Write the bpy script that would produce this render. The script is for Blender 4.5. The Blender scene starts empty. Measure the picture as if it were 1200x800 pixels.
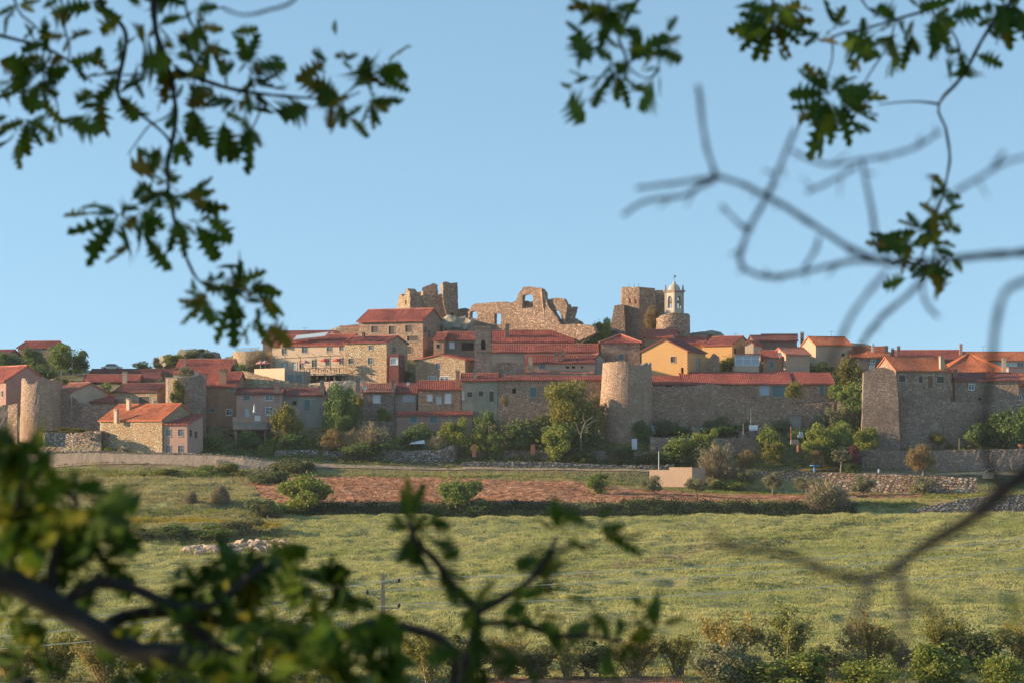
import bpy, bmesh, math, random
import numpy as np
from mathutils import Vector, Matrix, noise as mnoise

# ------------------------------------------------------------------ camera, sky, sun, exposure
S = bpy.context.scene
COL = S.collection
F = 80.0 / 36.0 * 1200.0          # focal length in photo pixels
H0 = 520.0                        # eye level in the photo
SUN_AZ, SUN_EL = math.radians(-91.0), math.radians(15.0)   # clockwise from +Y

cam_d = bpy.data.cameras.new("camera")
cam_d.lens = 80.0
cam_d.sensor_width = 36.0
cam_d.shift_y = (H0 - 400.0) / 1200.0
cam_d.clip_start = 0.1
cam_d.clip_end = 20000.0
cam_d.dof.use_dof = True
cam_d.dof.focus_distance = 400.0
cam_d.dof.aperture_fstop = 7.1
cam = bpy.data.objects.new("camera", cam_d)
cam.rotation_euler = (math.radians(90), 0, 0)
COL.objects.link(cam)
S.camera = cam

W = bpy.data.worlds.new("World")
S.world = W
W.use_nodes = True
wn = W.node_tree.nodes
sky = wn.new("ShaderNodeTexSky")
sky.sky_type = 'NISHITA'
sky.sun_disc = False
sky.sun_elevation = SUN_EL
sky.sun_rotation = SUN_AZ
sky.altitude = 700.0
sky.air_density = 1.0
sky.dust_density = 0.6
sky.ozone_density = 0.35
# the clear evening sky keeps its blue right down to the hill: look it up a little higher than the view
tc = wn.new("ShaderNodeTexCoord"); lift = wn.new("ShaderNodeVectorMath"); lift.operation = 'MULTIPLY_ADD'
lift.inputs[1].default_value = (0.8, 0.8, 0.75); lift.inputs[2].default_value = (0, 0, 0.2)
nrm_ = wn.new("ShaderNodeVectorMath"); nrm_.operation = 'NORMALIZE'
W.node_tree.links.new(tc.outputs['Generated'], lift.inputs[0]); W.node_tree.links.new(lift.outputs[0], nrm_.inputs[0])
W.node_tree.links.new(nrm_.outputs[0], sky.inputs[0])
hs_ = wn.new("ShaderNodeHueSaturation"); hs_.inputs['Saturation'].default_value = 0.88
W.node_tree.links.new(sky.outputs[0], hs_.inputs['Color'])
tint = wn.new("ShaderNodeMix"); tint.data_type = 'RGBA'; tint.blend_type = 'MULTIPLY'; tint.inputs[0].default_value = 1.0
tint.inputs[7].default_value = (0.78, 0.97, 1.0, 1)
W.node_tree.links.new(hs_.outputs[0], tint.inputs[6])
W.node_tree.links.new(tint.outputs[2], wn["Background"].inputs[0])
wn["Background"].inputs[1].default_value = 0.15

sun_d = bpy.data.lights.new("sun", 'SUN')
sun_d.energy = 4.5
sun_d.angle = math.radians(0.5)
sun_d.color = (1.0, 0.74, 0.46)
sun = bpy.data.objects.new("sun", sun_d)
to_sun = Vector((math.sin(SUN_AZ) * math.cos(SUN_EL), math.cos(SUN_AZ) * math.cos(SUN_EL), math.sin(SUN_EL)))
sun.rotation_euler = to_sun.to_track_quat('Z', 'Y').to_euler()
COL.objects.link(sun)

S.view_settings.view_transform = 'Standard'
S.view_settings.look = 'None'
S.view_settings.exposure = 0.9
S.view_settings.gamma = 1.0
S.render.engine = 'CYCLES'
S.cycles.max_bounces = 5
S.cycles.diffuse_bounces = 3
S.cycles.transparent_max_bounces = 6
S.cycles.use_denoising = True

R = random.Random(11)

# ------------------------------------------------------------------ helpers
def px2w(px, py, D):
    return Vector(((px - 600.0) * D / F, D, (H0 - py) * D / F))

def tag(o, label=None, cat=None, group=None, kind=None):
    if label: o['label'] = label
    if cat: o['category'] = cat
    if group: o['group'] = group
    if kind or label: o['kind'] = kind or 'thing'
    return o

def empty(name, loc, label=None, cat=None, group=None):
    o = bpy.data.objects.new(name, None)
    o.location = loc
    o.empty_display_size = 0.5
    COL.objects.link(o)
    return tag(o, label, cat, group)

def wloc(o):
    v = Vector((0, 0, 0))
    while o is not None:
        v = v + o.location
        o = o.parent
    return v

class MB:
    """collects faces in world coordinates, then links them as ONE mesh object"""
    def __init__(self):
        self.v = []; self.f = []; self.uv = []
    def add(self, vs, fs, uvs=None):
        b = len(self.v)
        self.v.extend([tuple(x) for x in vs])
        for f in fs:
            self.f.append(tuple(b + i for i in f))
        if uvs is not None:
            self.uv.extend(uvs)
        else:
            self.uv.extend([(0.0, 0.0)] * len(vs))
    def quad(self, a, b, c, d):
        self.add([a, b, c, d], [(0, 1, 2, 3)])
    def box(self, o, ux, uy, uz):
        """o = corner, ux/uy/uz = edge vectors"""
        o, ux, uy, uz = map(Vector, (o, ux, uy, uz))
        vs = [o, o + ux, o + ux + uy, o + uy, o + uz, o + ux + uz, o + ux + uy + uz, o + uy + uz]
        self.add(vs, [(0, 3, 2, 1), (4, 5, 6, 7), (0, 1, 5, 4), (1, 2, 6, 5), (2, 3, 7, 6), (3, 0, 4, 7)])
    def cbox(self, c, sx, sy, sz, rz=0.0):
        """box standing on centre-bottom c"""
        ca, sa = math.cos(rz), math.sin(rz)
        ux = Vector((ca, sa, 0)) * sx; uy = Vector((-sa, ca, 0)) * sy
        self.box(Vector(c) - ux / 2 - uy / 2, ux, uy, (0, 0, sz))
    def tube(self, pts, radii, n=6, cap=True):
        pts = [Vector(p) for p in pts]
        rings = []
        up = Vector((0.31, 0.2, 0.93))
        for i, p in enumerate(pts):
            t = (pts[min(i + 1, len(pts) - 1)] - pts[max(i - 1, 0)])
            if t.length < 1e-6: t = Vector((0, 0, 1))
            t.normalize()
            a = t.cross(up)
            if a.length < 1e-3: a = t.cross(Vector((1, 0, 0)))
            a.normalize(); b = t.cross(a)
            rings.append([p + (a * math.cos(k * 2 * math.pi / n) + b * math.sin(k * 2 * math.pi / n)) * radii[i] for k in range(n)])
        vs = [q for r in rings for q in r]
        fs = []
        for i in range(len(pts) - 1):
            for k in range(n):
                k2 = (k + 1) % n
                fs.append((i * n + k, i * n + k2, (i + 1) * n + k2, (i + 1) * n + k))
        if cap:
            fs.append(tuple(range(n - 1, -1, -1)))
            fs.append(tuple((len(pts) - 1) * n + k for k in range(n)))
        self.add(vs, fs)
    def lathe(self, c, prof, n=16):
        """profile [(r,z)] round the vertical through c"""
        c = Vector(c); vs = []; fs = []
        for r, z in prof:
            for k in range(n):
                a = 2 * math.pi * k / n
                vs.append(c + Vector((r * math.cos(a), r * math.sin(a), z)))
        for i in range(len(prof) - 1):
            for k in range(n):
                k2 = (k + 1) % n
                fs.append((i * n + k, i * n + k2, (i + 1) * n + k2, (i + 1) * n + k))
        fs.append(tuple(range(n - 1, -1, -1)))
        fs.append(tuple((len(prof) - 1) * n + k for k in range(n)))
        self.add(vs, fs)
    def mesh(self, name, off=Vector((0, 0, 0)), smooth=False):
        me = bpy.data.meshes.new(name)
        me.from_pydata([(x - off.x, y - off.y, z - off.z) for x, y, z in self.v], [], self.f)
        uvl = me.uv_layers.new(name="uv")
        li = np.empty(len(me.loops), dtype=np.int32)
        me.loops.foreach_get("vertex_index", li)
        uvl.data.foreach_set("uv", np.array(self.uv, dtype=np.float32)[li].ravel())
        if smooth:
            me.polygons.foreach_set("use_smooth", [True] * len(me.polygons))
        me.update()
        return me
    def build(self, name, mat, parent=None, smooth=False, loc=None):
        off = wloc(parent) if parent is not None else Vector((0, 0, 0))
        own = Vector((0, 0, 0))
        if loc is not None:
            own = Vector(loc) - off
        me = self.mesh(name, off + own, smooth)
        me.materials.append(mat)
        o = bpy.data.objects.new(name, me)
        o.location = own
        o.parent = parent
        COL.objects.link(o)
        return o

def np_mesh(name, V, Fc, mat, smooth=False):
    """big triangle / quad soups"""
    V = np.asarray(V, np.float32); Fc = np.asarray(Fc, np.int32)
    me = bpy.data.meshes.new(name)
    k = Fc.shape[1]
    me.vertices.add(len(V)); me.vertices.foreach_set("co", V.ravel())
    me.loops.add(Fc.size); me.loops.foreach_set("vertex_index", Fc.ravel())
    me.polygons.add(len(Fc))
    me.polygons.foreach_set("loop_start", np.arange(0, Fc.size, k, dtype=np.int32))
    me.polygons.foreach_set("loop_total", np.full(len(Fc), k, np.int32))
    if smooth:
        me.polygons.foreach_set("use_smooth", np.ones(len(Fc), bool))
    me.materials.append(mat)
    me.update(calc_edges=True)
    return me

def link(name, me, parent=None, loc=(0, 0, 0)):
    o = bpy.data.objects.new(name, me)
    o.location = loc; o.parent = parent
    COL.objects.link(o)
    return o

def copy_tree(o, parent=None):
    c = o.copy(); COL.objects.link(c); c.parent = parent
    for ch in o.children:
        copy_tree(ch, c)
    return c

rng = np.random.default_rng(5)
_nd = [(rng.normal(size=2), rng.uniform(0, 6.28)) for _ in range(28)]
def fnoise(x, y, scale, octs=3):
    """smooth pseudo noise about -1..1 from sums of sines"""
    out = 0.0; amp = 1.0; tot = 0.0; k = 0
    for o in range(octs):
        acc = 0.0
        for j in range(5):
            d, ph = _nd[(k + j) % len(_nd)]
            d = d / (np.hypot(*d) + 1e-6) * (0.7 + 0.12 * j)
            acc = acc + np.sin((x * d[0] + y * d[1]) * (2 * math.pi / scale) * 2 ** o + ph + 3.1 * np.sin((x * d[1] - y * d[0]) * 1.7 / scale * 2 ** o + ph))
        out = out + acc / 5 * amp * 1.7; tot += amp; amp *= 0.55; k += 5
    return out / tot

# ------------------------------------------------------------------ materials
def new_mat(name):
    m = bpy.data.materials.new(name); m.use_nodes = True
    nt = m.node_tree
    return m, nt, nt.nodes["Principled BSDF"]

def N(nt, t, **kw):
    n = nt.nodes.new(t)
    for k, v in kw.items(): setattr(n, k, v)
    return n

def ramp(nt, fac, stops):
    r = N(nt, "ShaderNodeValToRGB")
    el = r.color_ramp.elements
    while len(el) < len(stops): el.new(0.5)
    for e, (p, c) in zip(el, stops):
        e.position = p; e.color = (*c, 1) if len(c) == 3 else c
    nt.links.new(fac, r.inputs[0])
    return r.outputs[0]

def mixc(nt, fac, a, b, mode='MIX'):
    m = N(nt, "ShaderNodeMix", data_type='RGBA', blend_type=mode)
    if isinstance(fac, (int, float)): m.inputs[0].default_value = fac
    else: nt.links.new(fac, m.inputs[0])
    for s, x in ((6, a), (7, b)):
        if isinstance(x, tuple): m.inputs[s].default_value = (*x, 1)
        else: nt.links.new(x, m.inputs[s])
    return m.outputs[2]

def pos(nt, sc=(1, 1, 1)):
    g = N(nt, "ShaderNodeNewGeometry")
    mp = N(nt, "ShaderNodeMapping")
    mp.inputs['Scale'].default_value = sc
    nt.links.new(g.outputs['Position'], mp.inputs[0])
    return mp.outputs[0]

def noise(nt, vec, scale, detail=4, rough=0.6):
    n = N(nt, "ShaderNodeTexNoise")
    n.inputs['Scale'].default_value = scale; n.inputs['Detail'].default_value = detail
    n.inputs['Roughness'].default_value = rough
    nt.links.new(vec, n.inputs['Vector'])
    return n.outputs['Fac']

def bump(nt, b, height, strength, dist):
    n = N(nt, "ShaderNodeBump")
    n.inputs['Strength'].default_value = strength; n.inputs['Distance'].default_value = dist
    nt.links.new(height, n.inputs['Height'])
    nt.links.new(n.outputs[0], b.inputs['Normal'])

def per_object(nt, col, lo, hi, warm=0.0):
    # every house is laid in its own batch of stone, render or tile
    oi = N(nt, "ShaderNodeObjectInfo")
    return mixc(nt, 1.0, col, ramp(nt, oi.outputs['Random'], [(0.0, (lo, lo, lo)), (0.5, ((lo + hi) / 2 + warm, (lo + hi) / 2, (lo + hi) / 2 - warm)), (1.0, (hi, hi, hi))]), 'MULTIPLY')

def mul(nt, a, k):
    n = N(nt, "ShaderNodeMath", operation='MULTIPLY')
    nt.links.new(a, n.inputs[0]); n.inputs[1].default_value = k
    return n.outputs[0]

def mat_stone(name, c1, c2, c3, mortar, size=0.5, rel=0.12, flat=1.5, stain=(0.10, 0.085, 0.06)):
    m, nt, b = new_mat(name)
    v = pos(nt, (1 / size, 1 / size, flat / size))
    # wobble the courses
    nz = N(nt, "ShaderNodeTexNoise"); nz.inputs['Scale'].default_value = 1.2; nt.links.new(v, nz.inputs['Vector'])
    va = N(nt, "ShaderNodeVectorMath", operation='MULTIPLY_ADD')
    nt.links.new(nz.outputs['Color'], va.inputs[0]); va.inputs[1].default_value = (0.6, 0.6, 0.6); nt.links.new(v, va.inputs[2])
    vo = N(nt, "ShaderNodeTexVoronoi"); vo.inputs['Scale'].default_value = 1.0
    ve = N(nt, "ShaderNodeTexVoronoi", feature='DISTANCE_TO_EDGE'); ve.inputs['Scale'].default_value = 1.0
    nt.links.new(va.outputs[0], vo.inputs['Vector']); nt.links.new(va.outputs[0], ve.inputs['Vector'])
    sx = N(nt, "ShaderNodeSeparateXYZ"); nt.links.new(vo.outputs['Color'], sx.inputs[0])
    col = ramp(nt, sx.outputs[0], [(0.0, c1), (0.45, c2), (0.85, c3), (1.0, tuple(min(1, x * 1.12) for x in c3))])
    big = noise(nt, pos(nt), 0.16, 6, 0.65)
    col = mixc(nt, ramp(nt, big, [(0.47, (0, 0, 0)), (0.72, (0.75, 0.75, 0.75))]), col, stain)
    patch = noise(nt, pos(nt, (1, 1, .7)), 0.33, 3)
    col = mixc(nt, ramp(nt, patch, [(0.56, (0, 0, 0)), (0.64, (0.4,) * 3)]), col, c3)
    damp = noise(nt, pos(nt, (1.1, 1.1, 0.13)), 0.9, 4)
    col = mixc(nt, ramp(nt, damp, [(0.52, (0, 0, 0)), (0.78, (0.5,) * 3)]), col, tuple(x * .45 for x in c1))
    fine = noise(nt, pos(nt), 5.0, 3)
    col = mixc(nt, 0.35, col, ramp(nt, fine, [(0.3, (0.2, 0.2, 0.2)), (0.7, (0.9, 0.9, 0.9))]), 'OVERLAY')
    edge = ramp(nt, ve.outputs['Distance'], [(0.02, (0, 0, 0)), (0.13, (1, 1, 1))])
    col = mixc(nt, edge, mortar, col)
    col = per_object(nt, col, 0.84, 1.0, 0.03)
    nt.links.new(col, b.inputs['Base Color'])
    b.inputs['Roughness'].default_value = 0.92
    hs = N(nt, "ShaderNodeMath", operation='MULTIPLY_ADD')
    nt.links.new(edge, hs.inputs[0]); hs.inputs[1].default_value = 0.8
    nt.links.new(mul(nt, sx.outputs[1], 0.7), hs.inputs[2])
    bump(nt, b, hs.outputs[0], 0.9, rel)
    return m

def mat_plain(name, col, var=0.25, scale=0.5, rough=0.9, streak=0.3, dark=None, bs=0.3):
    """render, plaster, concrete, wood: one colour with wear"""
    m, nt, b = new_mat(name)
    dk = dark or tuple(x * (1 - var) * 0.75 for x in col)
    n1 = noise(nt, pos(nt), scale, 6, 0.65)
    c = mixc(nt, ramp(nt, n1, [(0.35, (0, 0, 0)), (0.75, (var * 2,) * 3)]), col, dk)
    n2 = noise(nt, pos(nt, (1.6, 1.6, 0.16)), 1.2, 4)
    c = mixc(nt, ramp(nt, n2, [(0.5, (0, 0, 0)), (0.8, (streak,) * 3)]), c, tuple(x * 0.5 for x in col))
    n3 = noise(nt, pos(nt), 7.0, 2)
    c = mixc(nt, 0.18, c, ramp(nt, n3, [(0.3, (0.15,) * 3), (0.7, (0.85,) * 3)]), 'OVERLAY')
    nt.links.new(c, b.inputs['Base Color'])
    b.inputs['Roughness'].default_value = rough
    bump(nt, b, n3, bs, 0.04)
    return m

def mat_tile(name, col, dark, light):
    """clay roof tiles: UV is metres along the ridge / down the slope; the ribs are geometry"""
    m, nt, b = new_mat(name)
    uv = N(nt, "ShaderNodeUVMap")
    sc = N(nt, "ShaderNodeVectorMath", operation='MULTIPLY'); sc.inputs[1].default_value = (1 / 0.4, 1 / 0.42, 0)
    nt.links.new(uv.outputs[0], sc.inputs[0])
    fl = N(nt, "ShaderNodeVectorMath", operation='FLOOR'); nt.links.new(sc.outputs[0], fl.inputs[0])
    pp = pos(nt, (0.01, 0.01, 0.01))
    ad = N(nt, "ShaderNodeVectorMath", operation='ADD'); nt.links.new(fl.outputs[0], ad.inputs[0])
    wnz = N(nt, "ShaderNodeTexWhiteNoise", noise_dimensions='2D'); nt.links.new(fl.outputs[0], wnz.inputs['Vector'])
    c = ramp(nt, wnz.outputs['Value'], [(0.0, dark), (0.3, col), (0.8, col), (1.0, light)])
    n1 = noise(nt, pos(nt), 0.35, 5)
    c = mixc(nt, ramp(nt, n1, [(0.42, (0, 0, 0)), (0.75, (0.7,) * 3)]), c, dark)
    n4 = noise(nt, pos(nt), 0.9, 4)
    c = mixc(nt, ramp(nt, n4, [(0.52, (0, 0, 0)), (0.75, (0.6,) * 3)]), c, light)
    n5 = noise(nt, pos(nt), 1.7, 3)
    c = mixc(nt, ramp(nt, n5, [(0.6, (0, 0, 0)), (0.72, (0.55,) * 3)]), c, (0.16, 0.12, 0.075))
    c = per_object(nt, c, 0.68, 1.0, 0.02)
    fr = N(nt, "ShaderNodeVectorMath", operation='FRACTION'); nt.links.new(sc.outputs[0], fr.inputs[0])
    sp = N(nt, "ShaderNodeSeparateXYZ"); nt.links.new(fr.outputs[0], sp.inputs[0])
    nt.links.new(c, b.inputs['Base Color'])
    b.inputs['Roughness'].default_value = 0.85
    bump(nt, b, sp.outputs[1], 0.6, 0.05)
    return m

def mat_leaf(name, a, c, d, scale=0.35, trans=0.35, rough=0.6):
    """foliage: per-place hue variation, a little light through the leaf"""
    m, nt, b = new_mat(name)
    n1 = noise(nt, pos(nt), scale, 3)
    n2 = noise(nt, pos(nt), scale * 9, 2)
    col = ramp(nt, n1, [(0.32, a), (0.5, c), (0.7, d)])
    col = mixc(nt, ramp(nt, n2, [(0.4, (0, 0, 0)), (0.7, (0.7,) * 3)]), col, tuple(x * 0.75 for x in a))
    nt.links.new(col, b.inputs['Base Color'])
    b.inputs['Roughness'].default_value = rough
    b.inputs['Specular IOR Level'].default_value = 0.12
    tr = N(nt, "ShaderNodeBsdfTranslucent"); nt.links.new(col, tr.inputs[0])
    mx = N(nt, "ShaderNodeMixShader"); mx.inputs[0].default_value = trans
    out = nt.nodes["Material Output"]
    nt.links.new(b.outputs[0], mx.inputs[1]); nt.links.new(tr.outputs[0], mx.inputs[2])
    nt.links.new(mx.outputs[0], out.inputs[0])
    return m

def mat_flat(name, col, rough=0.6, metal=0.0, spec=0.5):
    m, nt, b = new_mat(name)
    n1 = noise(nt, pos(nt), 3.0, 4)
    c = mixc(nt, ramp(nt, n1, [(0.35, (0, 0, 0)), (0.75, (0.5,) * 3)]), col, tuple(x * 0.7 for x in col))
    nt.links.new(c, b.inputs['Base Color'])
    b.inputs['Roughness'].default_value = rough; b.inputs['Metallic'].default_value = metal
    b.inputs['Specular IOR Level'].default_value = spec
    return m

M = {}
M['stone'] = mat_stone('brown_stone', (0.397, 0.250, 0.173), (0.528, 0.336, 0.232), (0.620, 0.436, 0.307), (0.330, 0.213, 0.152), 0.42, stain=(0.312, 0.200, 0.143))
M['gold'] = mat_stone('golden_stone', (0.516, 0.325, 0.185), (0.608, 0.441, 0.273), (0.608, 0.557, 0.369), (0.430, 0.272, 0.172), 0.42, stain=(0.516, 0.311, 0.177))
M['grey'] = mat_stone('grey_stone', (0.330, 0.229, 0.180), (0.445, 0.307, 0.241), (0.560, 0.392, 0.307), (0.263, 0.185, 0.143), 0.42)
M['tower'] = mat_stone('tower_stone', (0.461, 0.299, 0.209), (0.574, 0.384, 0.273), (0.608, 0.468, 0.351), (0.361, 0.237, 0.166), 0.38, flat=1.8, stain=(0.361, 0.226, 0.166))
M['ruin'] = mat_stone('castle_stone', (0.372, 0.234, 0.157), (0.501, 0.325, 0.226), (0.608, 0.429, 0.308), (0.258, 0.168, 0.117), 0.45, 0.2, stain=(0.330, 0.201, 0.138))
M['dry'] = mat_stone('dry_stone', (0.282, 0.220, 0.178), (0.412, 0.327, 0.271), (0.541, 0.451, 0.396), (0.106, 0.083, 0.066), 0.55, 0.2, 1.7, stain=(0.165, 0.143, 0.106))
M['ochredry'] = mat_stone('ochre_dry_stone', (0.376, 0.238, 0.158), (0.529, 0.368, 0.251), (0.608, 0.535, 0.422), (0.188, 0.119, 0.079), 0.6, 0.2, 1.4, stain=(0.306, 0.190, 0.106))
M['rock'] = mat_plain('pale_rock', (0.389, 0.335, 0.259), 0.5, 0.7, dark=(0.140, 0.124, 0.076), streak=0.6, bs=1.0)
M['retain'] = mat_plain('weathered_retaining_wall', (0.52, 0.385, 0.285), 0.3, 0.35, streak=0.8, bs=0.5)
M['pink'] = mat_plain('pink_render', (0.540, 0.324, 0.254), 0.2)
M['pinkdk'] = mat_plain('dull_pink_render', (0.389, 0.227, 0.184), 0.25)
M['orange'] = mat_plain('dull_orange_render', (0.454, 0.243, 0.146), 0.3)
M['ochre'] = mat_plain('ochre_render', (0.66, 0.37, 0.145), 0.12, streak=0.15)
M['tan'] = mat_plain('tan_render', (0.52, 0.355, 0.245), 0.15, streak=0.2)
M['brownr'] = mat_plain('brown_render', (0.227, 0.157, 0.119), 0.15)
M['beige'] = mat_plain('beige_render', (0.508, 0.410, 0.302), 0.25)
M['cream'] = mat_plain('cream_render', (0.60, 0.445, 0.31), 0.15, streak=0.25)
M['white'] = mat_plain('white_paint', (0.620, 0.620, 0.551), 0.15, streak=0.2)
M['lime'] = mat_plain('weathered_limewash', (0.50, 0.45, 0.37), 0.25, streak=0.5)
M['greyr'] = mat_plain('grey_render', (0.367, 0.319, 0.270), 0.3, streak=0.5)
M['green_r'] = mat_plain('mossy_grey_render', (0.356, 0.324, 0.243), 0.35, streak=0.6)
M['tile'] = mat_tile('red_clay_tile', (0.385, 0.082, 0.054), (0.212, 0.048, 0.037), (0.463, 0.144, 0.095))
M['tileo'] = mat_tile('orange_clay_tile', (0.560, 0.151, 0.056), (0.370, 0.095, 0.045), (0.620, 0.246, 0.112))
M['tiled'] = mat_tile('dark_clay_tile', (0.231, 0.063, 0.054), (0.125, 0.044, 0.037), (0.327, 0.115, 0.085))
M['tilef'] = mat_tile('faded_clay_tile', (0.470, 0.162, 0.101), (0.291, 0.095, 0.062), (0.560, 0.269, 0.179))
M['glass'] = mat_flat('window_glass', (0.05, 0.07, 0.085), 0.12, 0.0, 0.9)
M['frame'] = mat_flat('pale_window_frame', (0.42, 0.36, 0.29), 0.7)
M['wframe'] = mat_flat('white_window_frame', (0.7, 0.7, 0.7), 0.5)
M['shutter'] = mat_flat('brown_shutter', (0.10, 0.065, 0.05), 0.6)
M['wood'] = mat_plain('door_wood', (0.281, 0.140, 0.065), 0.3)
M['teal'] = mat_flat('teal_paint', (0.10, 0.20, 0.22), 0.5)
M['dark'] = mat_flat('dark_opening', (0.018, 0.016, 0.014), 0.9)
M['metal'] = mat_flat('grey_steel', (0.22, 0.23, 0.24), 0.45, 0.5)
M['darkmetal'] = mat_flat('dark_steel', (0.05, 0.045, 0.045), 0.5, 0.3)
M['rust'] = mat_flat('rusty_iron', (0.22, 0.09, 0.05), 0.8)
M['concrete'] = mat_plain('pole_concrete', (0.36, 0.27, 0.19), 0.25)
M['wire'] = mat_flat('bare_wire', (0.9, 0.80, 0.60), 0.7, 0.0)
M['redcloth'] = mat_flat('red_canvas', (0.62, 0.08, 0.06), 0.8)
M['pinkcloth'] = mat_flat('faded_red_canvas', (0.60, 0.28, 0.25), 0.8)
M['wcloth'] = mat_flat('white_cloth', (0.8, 0.79, 0.77), 0.8)
M['blue'] = mat_flat('blue_plastic', (0.07, 0.25, 0.50), 0.4)
M['palebl'] = mat_flat('pale_blue_sheet', (0.42, 0.50, 0.58), 0.5)
M['terra'] = mat_flat('terracotta_block', (0.45, 0.16, 0.09), 0.8)
M['bark'] = mat_plain('bark', (0.16, 0.115, 0.08), 0.35, 2.0)
M['pbark'] = mat_plain('pale_bark', (0.33, 0.27, 0.20), 0.3, 2.0)
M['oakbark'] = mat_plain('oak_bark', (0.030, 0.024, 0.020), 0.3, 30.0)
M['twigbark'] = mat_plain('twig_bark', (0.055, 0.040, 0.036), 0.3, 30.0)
M['wool'] = mat_flat('wool', (0.50, 0.38, 0.29), 0.95)
M['lf_green'] = mat_leaf('green_leaves', (0.145, 0.210, 0.048), (0.233, 0.293, 0.070), (0.335, 0.365, 0.091))
M['lf_dark'] = mat_leaf('dark_leaves', (0.111, 0.169, 0.061), (0.167, 0.240, 0.074), (0.250, 0.316, 0.089))
M['lf_yellow'] = mat_leaf('yellow_green_leaves', (0.200, 0.207, 0.043), (0.286, 0.264, 0.064), (0.381, 0.328, 0.074))
M['lf_olive'] = mat_leaf('olive_leaves', (0.200, 0.200, 0.106), (0.272, 0.272, 0.147), (0.367, 0.344, 0.189))
M['lf_bare'] = mat_leaf('dry_twigs', (0.264, 0.212, 0.131), (0.349, 0.286, 0.179), (0.423, 0.349, 0.212), trans=0.1)
M['lf_rust'] = mat_leaf('rusty_leaves', (0.295, 0.204, 0.085), (0.347, 0.243, 0.109), (0.312, 0.263, 0.085))
M['lf_purple'] = mat_leaf('purple_leaves', (0.116, 0.043, 0.046), (0.169, 0.059, 0.064), (0.212, 0.085, 0.085))
M['lf_fresh'] = mat_leaf('fresh_green_leaves', (0.196, 0.237, 0.049), (0.294, 0.329, 0.070), (0.393, 0.399, 0.098))
M['lf_gold'] = mat_leaf('golden_spring_leaves', (0.323, 0.236, 0.066), (0.435, 0.340, 0.095), (0.549, 0.435, 0.151), 0.5, 0.35)
M['lf_hedge_shade'] = mat_leaf('shade_dark_hedge_leaves', (0.022, 0.040, 0.020), (0.036, 0.058, 0.026), (0.055, 0.078, 0.030))  # leaf colour darkened to hold the shade of the hedge bank
M['lf_scrub'] = mat_leaf('scrub_leaves', (0.098, 0.133, 0.049), (0.183, 0.200, 0.074), (0.304, 0.268, 0.121), 0.12)
M['lf_weed'] = mat_leaf('weed_leaves', (0.213, 0.261, 0.066), (0.332, 0.332, 0.099), (0.450, 0.379, 0.142), 0.15)
M['lf_flower'] = mat_leaf('yellow_flowers', (0.40, 0.31, 0.04), (0.50, 0.38, 0.03), (0.33, 0.30, 0.06), 0.3)
M['grassblade'] = mat_leaf('meadow_grass', (0.367, 0.393, 0.133), (0.513, 0.494, 0.199), (0.604, 0.558, 0.253), 0.06, 0.4)
M['palegrass'] = mat_leaf('pale_seeding_grass', (0.42, 0.39, 0.18), (0.52, 0.47, 0.24), (0.45, 0.43, 0.17), 0.1, 0.35)
M['drygrass'] = mat_leaf('dry_grass', (0.358, 0.314, 0.134), (0.470, 0.403, 0.190), (0.347, 0.336, 0.112), 0.08, 0.35)
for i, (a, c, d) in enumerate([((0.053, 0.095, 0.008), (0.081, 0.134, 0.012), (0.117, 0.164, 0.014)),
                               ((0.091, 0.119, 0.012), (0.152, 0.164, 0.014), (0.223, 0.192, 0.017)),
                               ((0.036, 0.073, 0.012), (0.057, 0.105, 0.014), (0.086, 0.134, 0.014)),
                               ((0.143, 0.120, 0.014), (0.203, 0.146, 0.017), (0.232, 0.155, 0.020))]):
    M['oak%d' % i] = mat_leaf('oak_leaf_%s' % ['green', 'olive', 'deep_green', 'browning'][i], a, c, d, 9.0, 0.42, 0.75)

def mat_ground(name, stops, scale, fine, relief=0.15, stain=None, mixk=0.5):
    m, nt, b = new_mat(name)
    n1 = noise(nt, pos(nt), scale, 6, 0.65)
    c = ramp(nt, n1, stops)
    n2 = noise(nt, pos(nt, (1, 0.6, 1)), fine, 4, 0.7)
    c = mixc(nt, mixk, c, ramp(nt, n2, [(0.3, (0.12,) * 3), (0.7, (0.88,) * 3)]), 'OVERLAY')
    if stain:
        n3 = noise(nt, pos(nt), scale * 0.3, 4)
        c = mixc(nt, ramp(nt, n3, [(0.5, (0, 0, 0)), (0.65, (1, 1, 1))]), c, stain)
    nt.links.new(c, b.inputs['Base Color']); b.inputs['Roughness'].default_value = 0.95
    b.inputs['Specular IOR Level'].default_value = 0.1
    bump(nt, b, n2, 1.0, relief)
    return m
M['meadow'] = mat_ground('meadow_ground', [(0.3, (0.169, 0.179, 0.063)), (0.5, (0.232, 0.234, 0.091)), (0.7, (0.295, 0.268, 0.126))], 0.07, 1.6)
M['hill'] = mat_ground('hill_ground', [(0.3, (0.108, 0.113, 0.049)), (0.5, (0.194, 0.167, 0.086)), (0.7, (0.302, 0.238, 0.151))], 0.12, 1.2)
M['soil'] = mat_ground('red_soil', [(0.3, (0.292, 0.127, 0.065)), (0.5, (0.369, 0.174, 0.092)), (0.7, (0.427, 0.238, 0.140))], 0.25, 0.9, 0.5, None, 0.9)
M['track'] = mat_ground('dirt_track', [(0.3, (0.292, 0.216, 0.146)), (0.5, (0.367, 0.275, 0.189)), (0.7, (0.216, 0.200, 0.086))], 0.3, 1.5, 0.1)
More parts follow.
